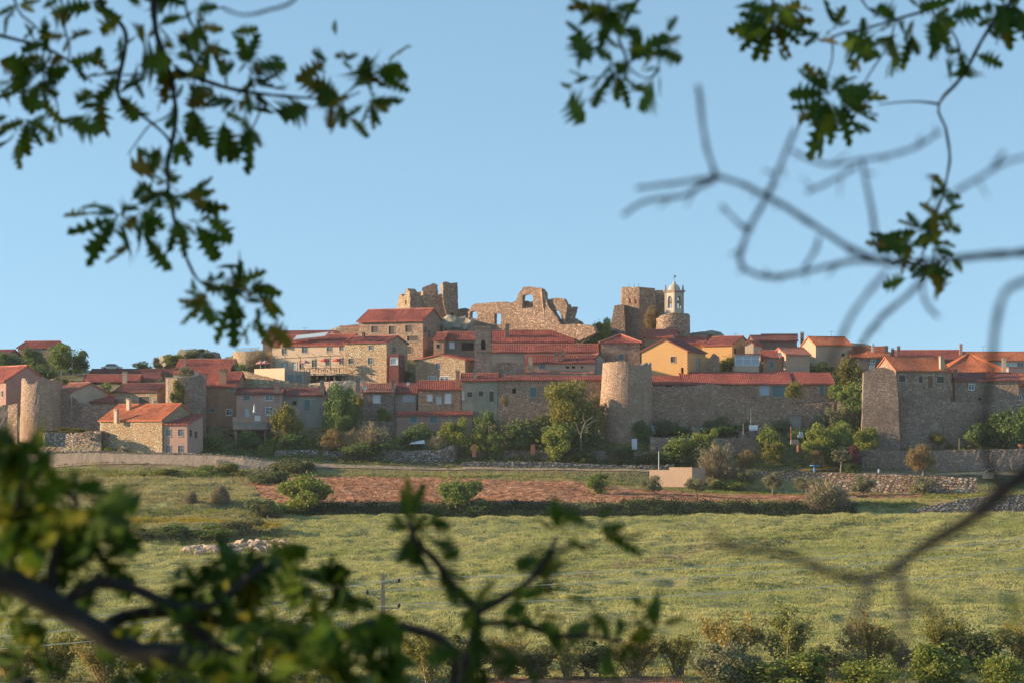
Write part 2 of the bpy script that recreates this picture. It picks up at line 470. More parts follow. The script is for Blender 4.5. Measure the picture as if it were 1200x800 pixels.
# ------------------------------------------------------------------ terrain
COLS = [-1500, -500, 0, 200, 320, 600, 900, 1200, 1800, 2900]
def row(*v):          # six inner columns -> ten
    return [v[0] + 130, v[0] + 30, *v, v[5] + 20, v[5] + 120]
TAB = {
    160: row(808, 808, 808, 808, 808, 808), 180: row(785, 785, 785, 785, 785, 785), 200: row(752, 752, 752, 752, 752, 752),
    240: row(704, 704, 704, 704, 704, 704), 290: row(652, 652, 652, 650, 648, 645), 305: row(638, 638, 637, 635, 633, 630),
    312: row(627, 618, 628, 628, 626, 623), 330: row(604, 605, 608, 609, 608, 606), 341: row(592, 592, 602, 604, 603, 600),
    344: row(589, 589, 592, 590, 589, 592), 376: row(553, 553, 555, 557, 578, 577), 379: row(551, 548, 550, 552, 555, 558),
    382: row(550, 540, 543, 548, 552, 554), 384.5: row(549, 531, 541, 547, 551, 553), 387: row(530, 529, 538, 545, 549, 552), 390: row(528, 526, 533, 541, 545, 529),
    393: row(526, 524, 528, 528, 531, 525), 398: row(518, 516, 518, 518, 520, 518), 406: row(495, 495, 492, 490, 490, 495),
    415: row(470, 465, 460, 460, 465, 470), 425: row(452, 448, 440, 437, 437, 442), 440: row(442, 441, 420, 413, 415, 424),
    455: row(436, 436, 410, 390, 408, 419), 470: row(434, 434, 409, 388, 407, 418)}
DK = sorted(TAB)
ZT = {D: [(H0 - y) * D / F for y in TAB[D]] for D in DK}
NEAR = [(-80, -1.2), (0, -1.7), (20, -4.6), (60, -10), (110, -15.6), (145, -17.6)]
FARZ = [(520, 1.0, -4), (600, 0.6, -12), (900, 0.0, -40), (2500, 0, -80), (7000, 0, -90)]
KD = [d for d, _ in NEAR] + DK + [d for d, _, _ in FARZ]
KZ = np.array([[z] * len(COLS) for _, z in NEAR] + [ZT[D] for D in DK] +
              [[z * k + o for z in ZT[470]] for _, k, o in FARZ])
def tz(X, D):
    """ground height (arrays or floats)"""
    X = np.asarray(X, float); D = np.asarray(D, float)
    px = np.clip(600 + F * X / np.maximum(D, 100), COLS[0], COLS[-1])
    i = np.clip(np.searchsorted(KD, D, side='right') - 1, 0, len(KD) - 2)
    j = np.clip(np.searchsorted(COLS, px, side='right') - 1, 0, len(COLS) - 2)
    kd = np.array(KD, float); kc = np.array(COLS, float)
    a = np.clip((D - kd[i]) / (kd[i + 1] - kd[i]), 0, 1); b = (px - kc[j]) / (kc[j + 1] - kc[j])
    b = b * b * (3 - 2 * b)
    z = (KZ[i, j] * (1 - b) + KZ[i, j + 1] * b) * (1 - a) + (KZ[i + 1, j] * (1 - b) + KZ[i + 1, j + 1] * b) * a
    amp = np.where((D > 150) & (D < 600), 1.0, 0.3)
    z = z + np.where((D > 175) & (D < 345), 1.0, 0.0) * (0.22 * fnoise(X * .7 + D * .3, D * .7 + 90, 10.5, 2) + 0.24 * fnoise(X * .8 + 40, D * .6 + X * .2, 4.2, 2))
    band = np.sin(2 * math.pi * (-0.5 * X + 0.85 * D) / 10.0 + 2.2 * fnoise(X, D, 46, 2)) * np.clip(0.5 + fnoise(X + 200, D, 60, 2), 0, 1)
    z = z + np.where((D > 180) & (D < 336), 0.17, 0.0) * band
    return z + amp * (0.22 * fnoise(X, D, 24.0, 2) + 0.06 * fnoise(X + 31, D, 5.0, 2))
def tzp(px, D): return float(tz((px - 600) * D / F, D))
def gpt(px, D): return Vector(((px - 600) * D / F, D, tzp(px, D)))
_scan = np.concatenate([np.arange(163, 345, 0.5), np.arange(345, 480, 0.25)])
def gD(px, py):
    """distance at which the ground is seen at photo point (px,py)"""
    zs = tz((px - 600) * _scan / F, _scan)
    yy = H0 - zs * F / _scan
    k = np.nonzero(yy <= py)[0]
    return float(_scan[k[0]]) if len(k) else 470.0

def sheet(name, us, Ds, mat, off=0.0, kind='structure', uv_off=None, mats=None):
    """ground sheet on the grid (column px us) x (distance Ds)"""
    P_, D_ = np.meshgrid(us, Ds)
    X_ = (P_ - 600) * np.maximum(D_, 100) / F
    Z_ = tz(X_, D_) + off
    V = np.stack([X_, D_, Z_], -1).reshape(-1, 3)
    n, m = len(us), len(Ds)
    ii = (np.arange(m - 1)[:, None] * n + np.arange(n - 1)[None, :]).ravel()
    Fc = np.stack([ii, ii + 1, ii + n + 1, ii + n], -1)
    me = np_mesh(name, V, Fc, mat, True)
    if mats:
        for mt in mats[0]: me.materials.append(mt)
        dd = V[Fc[:, 0], 1]
        me.polygons.foreach_set("material_index", mats[1](V[Fc].mean(1)).astype(np.int32))
    o = link(name, me)
    o['kind'] = kind
    return o
us = np.concatenate([np.linspace(-4200, -200, 41)[:-1], np.linspace(-200, 1400, 321)[:-1], np.linspace(1400, 4700, 34)])
Ds = np.concatenate([np.linspace(-80, 150, 40)[:-1], np.arange(150, 345, 1.2), np.arange(345, 475, 0.75), np.linspace(475, 620, 20)[1:], [700, 900, 1400, 2500, 4500, 7000]])
sheet('ground', us, Ds, M['meadow'], 0, mats=([M['hill']], lambda c: (c[:, 1] > 378)))

def strip(name, pa, pb, fa, fb, mat, off=0.07, nu=160, nv=24):
    """ground sheet between two distance curves fa(px) < fb(px), lying above the ground"""
    us_ = np.linspace(pa, pb, nu)
    V = []; Fc = []
    for k in range(nv):
        t = k / (nv - 1)
        D_ = np.array([fa(u) * (1 - t) + fb(u) * t for u in us_])
        X_ = (us_ - 600) * D_ / F
        V.append(np.stack([X_, D_, tz(X_, D_) + off + 0.11 * fnoise(X_ * .6, D_, 1.7, 2) * (1 if 'soil' in name else 0.2)], -1))
    V = np.concatenate(V)
    ii = (np.arange(nv - 1)[:, None] * nu + np.arange(nu - 1)[None, :]).ravel()
    Fc = np.stack([ii, ii + 1, ii + nu + 1, ii + nu], -1)
    return tag(link(name, np_mesh(name, V, Fc, mat, True)), kind='structure')
def wob(px, s, a): return a * math.sin(px / s) + a * 0.6 * math.sin(px / s * 2.7 + 1)
strip('red_soil_field', 285, 960, lambda u: 345.5 + max(0, (330 - u) * 0.25) + wob(u, 40, 0.5),
      lambda u: 372.5 - max(0, (u - 560) * 0.022) - max(0, (330 - u) * 0.15) + wob(u, 55, 0.6), M['soil'], 0.12, 240, 60)
strip('red_soil_field', 870, 1130, lambda u: 362 + wob(u, 40, 0.5), lambda u: 375.2, M['soil'], 0.10, 80, 16)
strip('red_soil_field', 560, 800, lambda u: 164 + wob(u, 30, 0.3), lambda u: 171.0 + wob(u, 37, 0.5), M['soil'], 0.12, 100, 16)
strip('dirt_track', -60, 1240, lambda u: 379.6 + max(0, 4 - u / 60), lambda u: 381.6 + max(0, 3 - u / 80), M['track'], 0.12, 200, 6)

# ------------------------------------------------------------------ houses
class Wall:
    def __init__(self, P, u, L):
        self.P = Vector((P[0], P[1])); self.u = Vector(u).normalized(); self.L = L
        self.n = Vector((self.u.y, -self.u.x))
    def sz(self, px, py):
        t = (px - 600) / F
        # P + u s = D (t,1)
        s = (t * self.P.y - self.P.x) / (self.u.x - t * self.u.y)
        D = self.P.y + self.u.y * s
        return s, (H0 - py) * D / F
    def at(self, s, z, out=0.0):
        q = self.P + self.u * s + self.n * out
        return Vector((q.x, q.y, z))

def wall_rect(mb, w, z0, z1, holes, rec=0.16):
    ss = sorted({0.0, w.L, *[h[0] for h in holes], *[h[1] for h in holes]})
    zs = sorted({z0, z1, *[h[2] for h in holes], *[h[3] for h in holes]})
    ss = [s for s in ss if -1e-6 <= s <= w.L + 1e-6]; zs = [z for z in zs if z0 - 1e-6 <= z <= z1 + 1e-6]
    for a, b in zip(ss, ss[1:]):
        for c, d in zip(zs, zs[1:]):
            mx, mz = (a + b) / 2, (c + d) / 2
            if any(h[0] < mx < h[1] and h[2] < mz < h[3] for h in holes): continue
            mb.quad(w.at(a, c), w.at(b, c), w.at(b, d), w.at(a, d))
    for h in holes:
        r = h[4] if len(h) > 4 else rec
        a, b, c, d = h[:4]
        for (s0, q0), (s1, q1) in (((a, c), (b, c)), ((b, c), (b, d)), ((b, d), (a, d)), ((a, d), (a, c))):
            mb.quad(w.at(s0, q0), w.at(s0, q0, -r), w.at(s1, q1, -r), w.at(s1, q1))

def tile_plane(mb, A, B, C, Dd, pitch=0.32, thick=0.13):
    """ribbed tile surface, A-B along the eave, Dd-C along the ridge"""
    A, B, C, Dd = map(Vector, (A, B, C, Dd))
    L = max((B - A).length, 0.5); Sl = ((Dd + C) / 2 - (A + B) / 2).length
    nrm = (B - A).cross(Dd - A) if (Dd - A).length > 0.01 else (B - A).cross(C - A)
    nrm.normalize()
    if nrm.z < 0: nrm = -nrm
    k = max(2, int(L / pitch)); rows = 3
    vs = []; uvs = []
    ph = R.uniform(0, 50)
    for r in range(rows + 1):
        t = r / rows
        for i in range(2 * k + 1):
            s = i / (2 * k)
            p = (A.lerp(B, s)).lerp(Dd.lerp(C, s), t)
            sag = -0.10 * math.sin(math.pi * t) * (0.5 + 0.5 * math.sin(s * 5 + ph)) + 0.05 * math.sin(s * L * 0.9 + ph + t * 2)
            e = R.uniform(-0.05, 0.05) if r == 0 else 0
            p = p + nrm * ((0.09 if i % 2 else 0.035) + sag + R.uniform(-.012, .012)) + (A - Dd).normalized() * e if (A - Dd).length > 0.01 else p
            vs.append(p); uvs.append((s * L + ph, t * Sl))
    fs = []
    n = 2 * k + 1
    for r in range(rows):
        for i in range(2 * k):
            fs.append((r * n + i, r * n + i + 1, (r + 1) * n + i + 1, (r + 1) * n + i))
    mb.add(vs, fs, uvs)
    dn = Vector((0, 0, -thick - 0.06))
    lo = [A + dn, B + dn, C + dn, Dd + dn]
    mb.quad(lo[3], lo[2], lo[1], lo[0])
    # eave board and both verges
    b = len(mb.v)
    fr = [Vector(mb.v[b - 4 - len(vs) + i]) for i in range(n)]
    bot = [lo[0].lerp(lo[1], i / (2 * k)) for i in range(n)]
    mb.add(fr + bot, [(i, n + i, n + i + 1, i + 1) for i in range(n - 1)])
    up = Vector((0, 0, 0.05))
    mb.quad(A + up, Dd + up, lo[3], lo[0]); mb.quad(B + up, lo[1], lo[2], C + up)

def chimney(roof, px, yt, yb, wpx, D, mat='brownr', rot=0.0, pot=True):
    w = wpx * D / F
    c = px2w(px, yb, D); top = px2w(px, yt, D)
    h = top.z - c.z + 0.6
    mb = MB(); b0 = c - Vector((0, 0, 0.6))
    mb.cbox(b0, w, w * 0.9, h - 0.28, rot)
    mb.cbox(b0 + Vector((0, 0, h - 0.279)), w * 1.25, w * 1.15, 0.12, rot)
    if pot:
        for k in (-1, 1):
            mb.cbox(b0 + Vector((k * w * 0.28, 0, h - 0.158)), w * 0.18, w * 0.7, 0.16, rot)
        mb.cbox(b0 + Vector((0, 0, h + 0.003)), w * 1.1, w * 1.0, 0.07, rot)
    return mb.build('chimney', M[mat], roof)

def window(house, w, s0, s1, z0, z1, st, fr=None):
    rec = 0.5 if st == 'h' else 0.16
    isdoor = st in ('dw', 'dg', 'db', 'dt', 'gar')
    name = 'door' if isdoor else ('opening' if st == 'h' else 'window')
    fw = 0.10
    if st != 'h':
        mb = MB()
        for (a, b, c, d) in ((s0 - fw, s0, z0 - fw, z1 + fw), (s1, s1 + fw, z0 - fw, z1 + fw), (s0, s1, z1, z1 + fw * 1.3), (s0, s1, z0 - fw, z0)):
            if isdoor and d == z0: continue
            o = w.at(a, c, -0.05); mb.box(o, w.at(b, c, -0.05) - o, w.at(a, c, 0.045) - o, w.at(a, d, -0.05) - o)
        if not isdoor:                                     # sill
            o = w.at(s0 - fw * 1.4, z0 - fw - 0.07, -0.03); mb.box(o, w.at(s1 + fw * 1.4, z0 - fw - 0.07, -0.03) - o, w.at(s0 - fw * 1.4, z0 - fw - 0.07, 0.11) - o, Vector((0, 0, 0.066)))
        if st in ('g', 'W'):                               # casement bars
            mid = (s0 + s1) / 2
            o = w.at(mid - 0.035, z0, -0.13); mb.box(o, w.at(mid + 0.035, z0, -0.13) - o, w.at(mid - 0.035, z0, -0.07) - o, Vector((0, 0, z1 - z0)))
            o = w.at(s0, z0 + (z1 - z0) * 0.62, -0.125); mb.box(o, w.at(s1, z0 + (z1 - z0) * 0.62, -0.125) - o, w.at(s0, z0 + (z1 - z0) * 0.62, -0.08) - o, Vector((0, 0, 0.05)))
        win = mb.build(name, M[fr or ('wframe' if st in ('W', 'w') else 'frame')], house)
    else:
        mb = MB(); mb.quad(w.at(s0, z0, -rec), w.at(s1, z0, -rec), w.at(s1, z1, -rec), w.at(s0, z1, -rec))  # near-black panel closes the recess; the unlit interior is put into its colour
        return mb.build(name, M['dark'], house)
    pm = {'g': 'glass', 'W': 'glass', 's': 'shutter', 'w': 'wcloth', 'dw': 'white', 'dg': 'teal', 'db': 'wood', 'dt': 'shutter', 'gar': 'palebl', 't': 'teal'}[st]
    mb = MB(); mb.quad(w.at(s0, z0, -0.14), w.at(s1, z0, -0.14), w.at(s1, z1, -0.14), w.at(s0, z1, -0.14))
    if st in ('s', 'dw', 'dg', 'db', 'dt', 'gar', 't'):        # boards
        n = max(2, int((s1 - s0) / 0.3))
        for k in range(n):
            a = s0 + (s1 - s0) * (k + 0.06) / n; b = s0 + (s1 - s0) * (k + 0.94) / n
            o = w.at(a, z0 + 0.03, -0.138); mb.box(o, w.at(b, z0 + 0.03, -0.138) - o, w.at(a, z0 + 0.03, -0.10) - o, Vector((0, 0, z1 - z0 - 0.06)))
    mb.build('leaf' if isdoor else ('shutter' if st in ('s', 't') else 'pane'), M[pm], win)
    return win

def house(name, label, cat, x0, x1, ye, yb, D, rot=0.0, depth=7.0, roof='gx', yr=None, wm='stone', rm='tile', wins=(), side=(), left=(), chim=(), over=0.35, group=None, sink=2.5, cap=True, ye1=None):
    """front wall from photo column x0 to x1, eave at row ye, base at row yb (sunk by sink metres), ridge at row yr"""
    a = math.radians(rot)
    u = Vector((math.cos(a), -math.sin(a))); b = Vector((math.sin(a), math.cos(a)))
    X0 = (x0 - 600) * D / F; t1 = (x1 - 600) / F
    L = (t1 * D - X0) / (math.cos(a) + t1 * math.sin(a))
    P0 = Vector((X0, D)); P1 = P0 + u * L
    Dm = (P0.y + P1.y) / 2
    z1 = (H0 - ye) * Dm / F; zb = (H0 - yb) * Dm / F; z0 = zb - sink
    root = empty(name, (*(P0 + u * L / 2 + b * depth / 2), zb), label, cat, group)
    Wf = Wall(P0, u, L); Wr = Wall(P1, b, depth); Wb = Wall(P1 + b * depth, -u, L); Wl = Wall(P0 + b * depth, -b, depth)
    mb = MB(); opens = []
    for w, lst in ((Wf, wins), (Wr, side), (Wl, left)):
        hs = []
        for (cx, cy, ww, hh, st) in lst:
            s, z = w.sz(cx, cy); k = Dm / F
            fs = max(0.25, abs(w.n.y)) if w is not Wf else 1.0
            hw = ww * k / 2 / max(abs(w.n.dot(Vector((0, 1)))), 0.3); hh_ = hh * k / 2
            h = [max(0.15, s - hw), min(w.L - 0.15, s + hw), max(z0 + 0.1, z - hh_), min(z1 - 0.12, z + hh_), 0.5 if st == 'h' else 0.16]
            if h[1] - h[0] < 0.15 or h[3] - h[2] < 0.15: continue
            hs.append(h); opens.append((w, *h[:4], st))
        wall_rect(mb, w, z0, z1, hs)
    wall_rect(mb, Wb, z0, z1, [])
    zr = z1 + 1.5
    if yr is not None:
        Dr = {'gx': Dm + depth / 2 * math.cos(a), 'hip': Dm + depth / 2, 'mono': Dm + depth * math.cos(a), 'gy': Dm, 'flat': Dm}[roof]
        zr = (H0 - yr) * Dr / F
    up = Vector((0, 0, 1))
    rb = MB(); capm = MB()
    def V3(q, z): return Vector((q.x, q.y, z))
    if roof == 'gx':
        rise = zr - z1; sl = rise / (depth / 2)
        e = over; g = 0.22
        for s in (0, 1):
            A = P0 - u * g - b * e if s == 0 else P1 + u * g + b * (depth + e)
            B = P1 + u * g - b * e if s == 0 else P0 - u * g + b * (depth + e)
            C = P1 + u * g + b * depth / 2 if s == 0 else P0 - u * g + b * depth / 2
            E = P0 - u * g + b * depth / 2 if s == 0 else P1 + u * g + b * depth / 2
            ez = z1 - sl * e + 0.16
            tile_plane(rb, V3(A, ez), V3(B, ez), V3(C, zr + 0.16), V3(E, zr + 0.16))
        capm.tube([V3(P0 - u * g + b * depth / 2, zr + 0.17), V3(P1 + u * g + b * depth / 2, zr + 0.17)], [0.17, 0.17])
        for w, o in ((Wr, P1), (Wl, P0 + b * depth)):
            mb.add([w.at(0, z1), w.at(w.L, z1), w.at(w.L / 2, zr)], [(0, 1, 2)])
    elif roof == 'gy':
        rise = zr - z1; sl = rise / (L / 2); e = over; g = 0.25
        for s in (0, 1):
            A = P0 - u * e + b * (depth + g) if s == 0 else P1 + u * e - b * g
            B = P0 - u * e - b * g if s == 0 else P1 + u * e + b * (depth + g)
            C = P0 + u * L / 2 - b * g if s == 0 else P0 + u * L / 2 + b * (depth + g)
            E = P0 + u * L / 2 + b * (depth + g) if s == 0 else P0 + u * L / 2 - b * g
            ez = z1 - sl * e + 0.16
            tile_plane(rb, V3(A, ez), V3(B, ez), V3(C, zr + 0.16), V3(E, zr + 0.16))
        capm.tube([V3(P0 + u * L / 2 - b * g, zr + 0.17), V3(P0 + u * L / 2 + b * (depth + g), zr + 0.17)], [0.17, 0.17])
        for w in (Wf, Wb):
            mb.add([w.at(0, z1), w.at(L, z1), w.at(L / 2, zr)], [(0, 1, 2)])
    elif roof == 'mono':
        sl = (zr - z1) / depth; e = over; g = 0.2
        tile_plane(rb, V3(P0 - u * g - b * e, z1 - sl * e + 0.16), V3(P1 + u * g - b * e, z1 - sl * e + 0.16), V3(P1 + u * g + b * (depth + 0.15), zr + sl * .15 + 0.16), V3(P0 - u * g + b * (depth + 0.15), zr + sl * .15 + 0.16))
        mb.add([Wr.at(0, z1), Wr.at(depth, z1), Wr.at(depth, zr)], [(0, 1, 2)])
        mb.add([Wl.at(0, z1), Wl.at(depth, z1), Wl.at(0, zr)], [(0, 1, 2)])
        mb.quad(Wb.at(0, z1), Wb.at(L, z1), Wb.at(L, zr), Wb.at(0, zr))
        cap = False
    elif roof == 'hip':
        e = over
        c = [P0 - u * e - b * e, P1 + u * e - b * e, P1 + u * e + b * (depth + e), P0 - u * e + b * (depth + e)]
        half = max(0.05, (L - depth) / 2)
        r0 = P0 + u * (L / 2 - half) + b * depth / 2; r1 = P0 + u * (L / 2 + half) + b * depth / 2
        ez = z1 - 0.1 + 0.12; rz = zr + 0.12
        tile_plane(rb, V3(c[0], ez), V3(c[1], ez), V3(r1, rz), V3(r0, rz))
        tile_plane(rb, V3(c[1], ez), V3(c[2], ez), V3(r1, rz), V3(r1, rz))
        tile_plane(rb, V3(c[2], ez), V3(c[3], ez), V3(r0, rz), V3(r1, rz))
        tile_plane(rb, V3(c[3], ez), V3(c[0], ez), V3(r0, rz), V3(r0, rz))
        for q, r in ((c[0], r0), (c[1], r1), (c[2], r1), (c[3], r0)):
            capm.tube([V3(q, ez + 0.06), V3(r, rz + 0.08)], [0.14, 0.14])
    else:
        rb.box(V3(P0, z1), V3(u, 0) * L, V3(b, 0) * depth, (0, 0, 0.2))
        cap = False
    mb.build('wall', M[wm], root)
    rf = rb.build('roof', M[rm], root)
    if cap: capm.build('ridge_cap', M['tilef' if rm == 'tile' else rm], rf)
    for o in opens: window(root, *o)
    for ch in chim:
        cpx, cyt, cyb, cw = ch[:4]
        chimney(rf, cpx, cyt, cyb, cw, Dm + depth * (ch[5] if len(ch) > 5 else 0.3), ch[4] if len(ch) > 4 else 'brownr', -a)
    root['_D'] = Dm
    return root, Wf, Wr, rf
# ------------------------------------------------------------------ the village, left to right
house('stone_house', 'red roofed house at the left picture edge with a broad pink gable', 'house', -26, 7, 446, 472, 416, 48, 8.5, yr=430, wm='pinkdk', over=0.5,
      wins=[(-6, 458, 6, 7, 'g'), (3, 461, 3, 7, 'g')])
house('stone_house', 'distant stone house with red roof on the left skyline above the trees', 'house', 21, 60, 407.5, 432, 455, 12, 8, yr=401, rm='tile',
      wins=[(47, 411.5, 4.5, 5.5, 'g'), (47.5, 423, 4.5, 5, 'g')], wm='grey')
house('house', 'low roof tip of a house rising at the far left skyline edge', 'house', -25, 4, 420, 432, 450, 20, 8, yr=411, wm='grey', rm='tiled')
house('house', 'long low house with brick chimney right behind the left round tower', 'house', 60, 84, 459.5, 474, 402, 35, 9, yr=449.5, wm='beige', rm='tilef',
      wins=[(70, 463, 4, 3.5, 'W'), (76, 463, 4, 3.5, 'W'), (81.5, 463, 3, 3.5, 'W')], chim=[(104, 446, 466, 5, 'orange', 0.9)])
house('outbuilding', 'small red roof with a sunlit orange wall between tower and stone barn', 'outbuilding', 98, 132, 470.5, 480, 403, 12, 6, roof='mono', yr=463, wm='orange')
house('house', 'open sided building with red roof over a dark gallery at left', 'house', 97, 160, 447, 461, 425, 4, 7, yr=440, wm='orange', rm='tile',
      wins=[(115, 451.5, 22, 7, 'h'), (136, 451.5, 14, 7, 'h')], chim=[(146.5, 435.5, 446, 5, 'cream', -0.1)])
house('house', 'farthest left long dark red roof below the skyline bushes', 'house', 104, 201, 441, 449, 440, 2, 7, yr=433.5, wm='beige', rm='tiled')
house('house', 'low wide house with dull red roof behind the ivy tower top', 'house', 162, 184, 446, 462, 428, 3, 7, yr=437, wm='beige', rm='tiled', wins=[(172, 451, 4, 6, 'db')])
house('stone_house', 'small stone house with dark shuttered window beside the ivy tower', 'house', 134, 184, 458.5, 487, 404, 20, 7, yr=450.5, rm='tiled', wm='gold',
      wins=[(169, 468.5, 13, 8, 's')])
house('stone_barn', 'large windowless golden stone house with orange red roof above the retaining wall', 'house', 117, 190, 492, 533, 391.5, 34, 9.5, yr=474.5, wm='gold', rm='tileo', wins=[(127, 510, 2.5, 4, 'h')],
      side=[(201, 486, 3, 5, 'g')], chim=[(151, 467, 479, 4.5, 'cream', 0.5), (136.5, 479.5, 491.5, 4.5, 'cream', 0.05)])
house('pink_house', 'small two storey pink house with four stone framed windows against the barn', 'house', 191, 219.5, 497, 533, 383.8, 16, 6.5, roof='mono', yr=486.5, wm='pink', rm='tile', over=0.3,
      wins=[(197.5, 506.5, 5.5, 7.5, 'g'), (211.5, 506.3, 5.5, 7.5, 'g'), (197.5, 525.5, 5.5, 7.5, 'g'), (211.5, 525.5, 5.5, 7.5, 'g')], side=[(223.5, 507, 2.2, 8, 's'), (229.5, 509, 2.2, 7.5, 's')])
house('tall_house', 'tall dull orange house with a broad chimney right of the ivy tower', 'house', 239, 277, 452.5, 512, 404, 6, 9, yr=437, wm='orange', rm='tile',
      wins=[(249, 480, 6, 4.5, 't'), (268.5, 482.5, 6, 6, 'W'), (272, 456, 5, 3, 't')], chim=[(261.5, 432, 449, 9, 'orange', 0.1)])
house('house', 'wide red roof climbing to the skyline behind the ivy tower', 'house', 203, 268, 437, 452, 422, 8, 9, yr=422, wm='beige', rm='tile', chim=[(217, 419, 432, 3, 'grey', 0.3)])
house('pink_house', 'pink house with blue framed windows and a walled balcony', 'house', 277, 330, 461.5, 504, 401, 1, 7, yr=456, wm='pink', rm='tiled',
      wins=[(289, 465.5, 7, 5, 't'), (315.5, 465.5, 8.5, 5.5, 'W'), (289.5, 483, 6.5, 11, 'dw'), (315.5, 481.5, 7.5, 8.5, 'W')], chim=[(324.5, 448.5, 467, 5, 'pinkdk', 0.02)])
house('house', 'low grey house with dark door joined to the pink balcony house', 'house', 331, 378, 463, 486, 403, 0, 7, yr=456, wm='greyr', rm='tiled', wins=[(360, 474, 6.5, 12, 'dg'), (345, 472, 5, 5, 'h')], chim=[(377.5, 445, 460, 4.5, 'grey', 0.1), (338, 451, 458, 3, 'grey', 0.4)])
# restaurant terrace block
house('long_house', 'far red roof stretching behind the long sunlit restaurant', 'house', 308, 392, 401, 420, 450, 10, 9, yr=389, wm='brownr', rm='tiled')
r_rest, W_rest, _, rf_rest = house('restaurant_house', 'long sunlit cream house above the pergola terrace', 'house', 319, 405, 404.5, 440, 428, 22, 9, yr=393.5, wm='cream', rm='tile',
      wins=[(333, 411.5, 5.5, 6.5, 'g'), (357, 409.5, 6.5, 7, 'g'), (386, 409, 6, 4.5, 'g'), (400, 408, 4.5, 4.5, 'g'), (333.5, 429, 6, 8, 'dw'), (345, 429.5, 6, 10, 'dw'), (353, 427, 4, 8, 'g'), (368, 425.5, 5, 8, 'g'), (384, 424, 5, 8, 'g'), (400, 423, 5, 7, 'g')],
      chim=[(330.5, 392.5, 403, 3, 'orange', 0.15), (390, 389.5, 394, 3, 'cream', 0.5)])
house('stone_house', 'golden stone house with dark red roof joined to the restaurant end', 'house', 404, 453, 401.5, 438, 420.5, 24, 8.5, yr=395, wm='gold', rm='tile',
      wins=[(434.5, 407, 5, 5, 'g'), (411, 423, 5.5, 6.5, 'g'), (434, 422.5, 5.5, 7, 'g')], side=[(461.5, 409.5, 3, 6, 'g')], chim=[(426, 390, 400, 3, 'darkmetal', 0.4)])
house('conservatory', 'dark red glazed porch on the corner of the golden stone house', 'porch', 456, 467, 416, 440, 414, 10, 5, roof='flat', wm='tiled', wins=[(462, 423, 8, 7, 'w')], side=[(471, 424.5, 3, 7, 'g'), (475.5, 425, 3, 7, 'g')])
house('stone_mansion', 'three windowed stone house with bright red roof below the castle keep', 'house', 420, 495.5, 375.5, 440, 440, 22, 9.5, yr=363.5, wm='stone', rm='tile', over=0.6,
      wins=[(439, 386, 8, 8, 's'), (459, 387, 7, 10, 's'), (479, 385, 8, 8.5, 's'), (483.5, 396.5, 13, 6, 's'), (478.5, 410, 8, 8.5, 's'), (482.5, 431, 6, 11, 'dg')], side=[(498.5, 386.5, 3, 7, 'g'), (502.5, 391, 3, 8, 'g')])
house('house', 'low rubble annex left of the three windowed stone house', 'annex', 398, 421, 383, 400, 446, 14, 6, roof='flat', wm='stone')
house('orange_house', 'narrow orange house end with one dark window below the rocks', 'house', 508, 520, 398, 420, 430, 12, 6, yr=391, wm='orange', wins=[(513.5, 405.5, 4, 5, 's')])
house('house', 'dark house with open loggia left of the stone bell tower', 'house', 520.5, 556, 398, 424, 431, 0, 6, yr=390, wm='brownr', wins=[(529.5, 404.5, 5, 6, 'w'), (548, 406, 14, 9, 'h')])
house('stone_house', 'gable fronted golden stone house with a single small window', 'house', 487, 545, 422, 446, 416, 26, 8, roof='gy', yr=415.5, wm='gold', wins=[(513.5, 428.5, 5, 7, 'g'), (507, 443.2, 9, 4, 'W'), (521, 443.2, 10, 4, 'W')])
# the church
house('church', 'long church roof directly under the ruined palace wall', 'church', 576, 672, 400.5, 414, 432, 0, 7, yr=388.5, wm='beige', rm='tile', chim=[(594.5, 379.5, 394, 5, 'grey', 0.2)])
house('church_nave', 'low bright red roof and beige wall beside the stone bell tower', 'church', 576, 701, 412.5, 434, 424, 0, 6.5, yr=404.5, wm='beige', rm='tile')
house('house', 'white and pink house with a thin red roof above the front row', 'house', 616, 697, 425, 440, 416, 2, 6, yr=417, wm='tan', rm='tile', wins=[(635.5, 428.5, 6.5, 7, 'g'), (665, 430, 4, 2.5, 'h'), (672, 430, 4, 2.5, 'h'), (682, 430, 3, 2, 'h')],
      chim=[(652, 413.5, 424.5, 4, 'grey', 0.1), (659.5, 410.5, 423, 4, 'grey', 0.2), (622, 418, 435, 4.5, 'cream', -0.1)])
house('lean_to_house', 'lower pinkish red roof sloping above the front stone row', 'house', 616, 696, 443.5, 452, 411, 0, 6, roof='mono', yr=434, wm='grey', rm='tilef', chim=[(648, 433.5, 443, 4.5, 'grey', 0.1), (684, 436, 444, 4, 'cream', 0.1)])
house('house', 'slate coloured gable wall behind the main round tower', 'house', 695, 709, 421, 448, 417, -10, 7, roof='gy', yr=415, wm='greyr', rm='tiled')
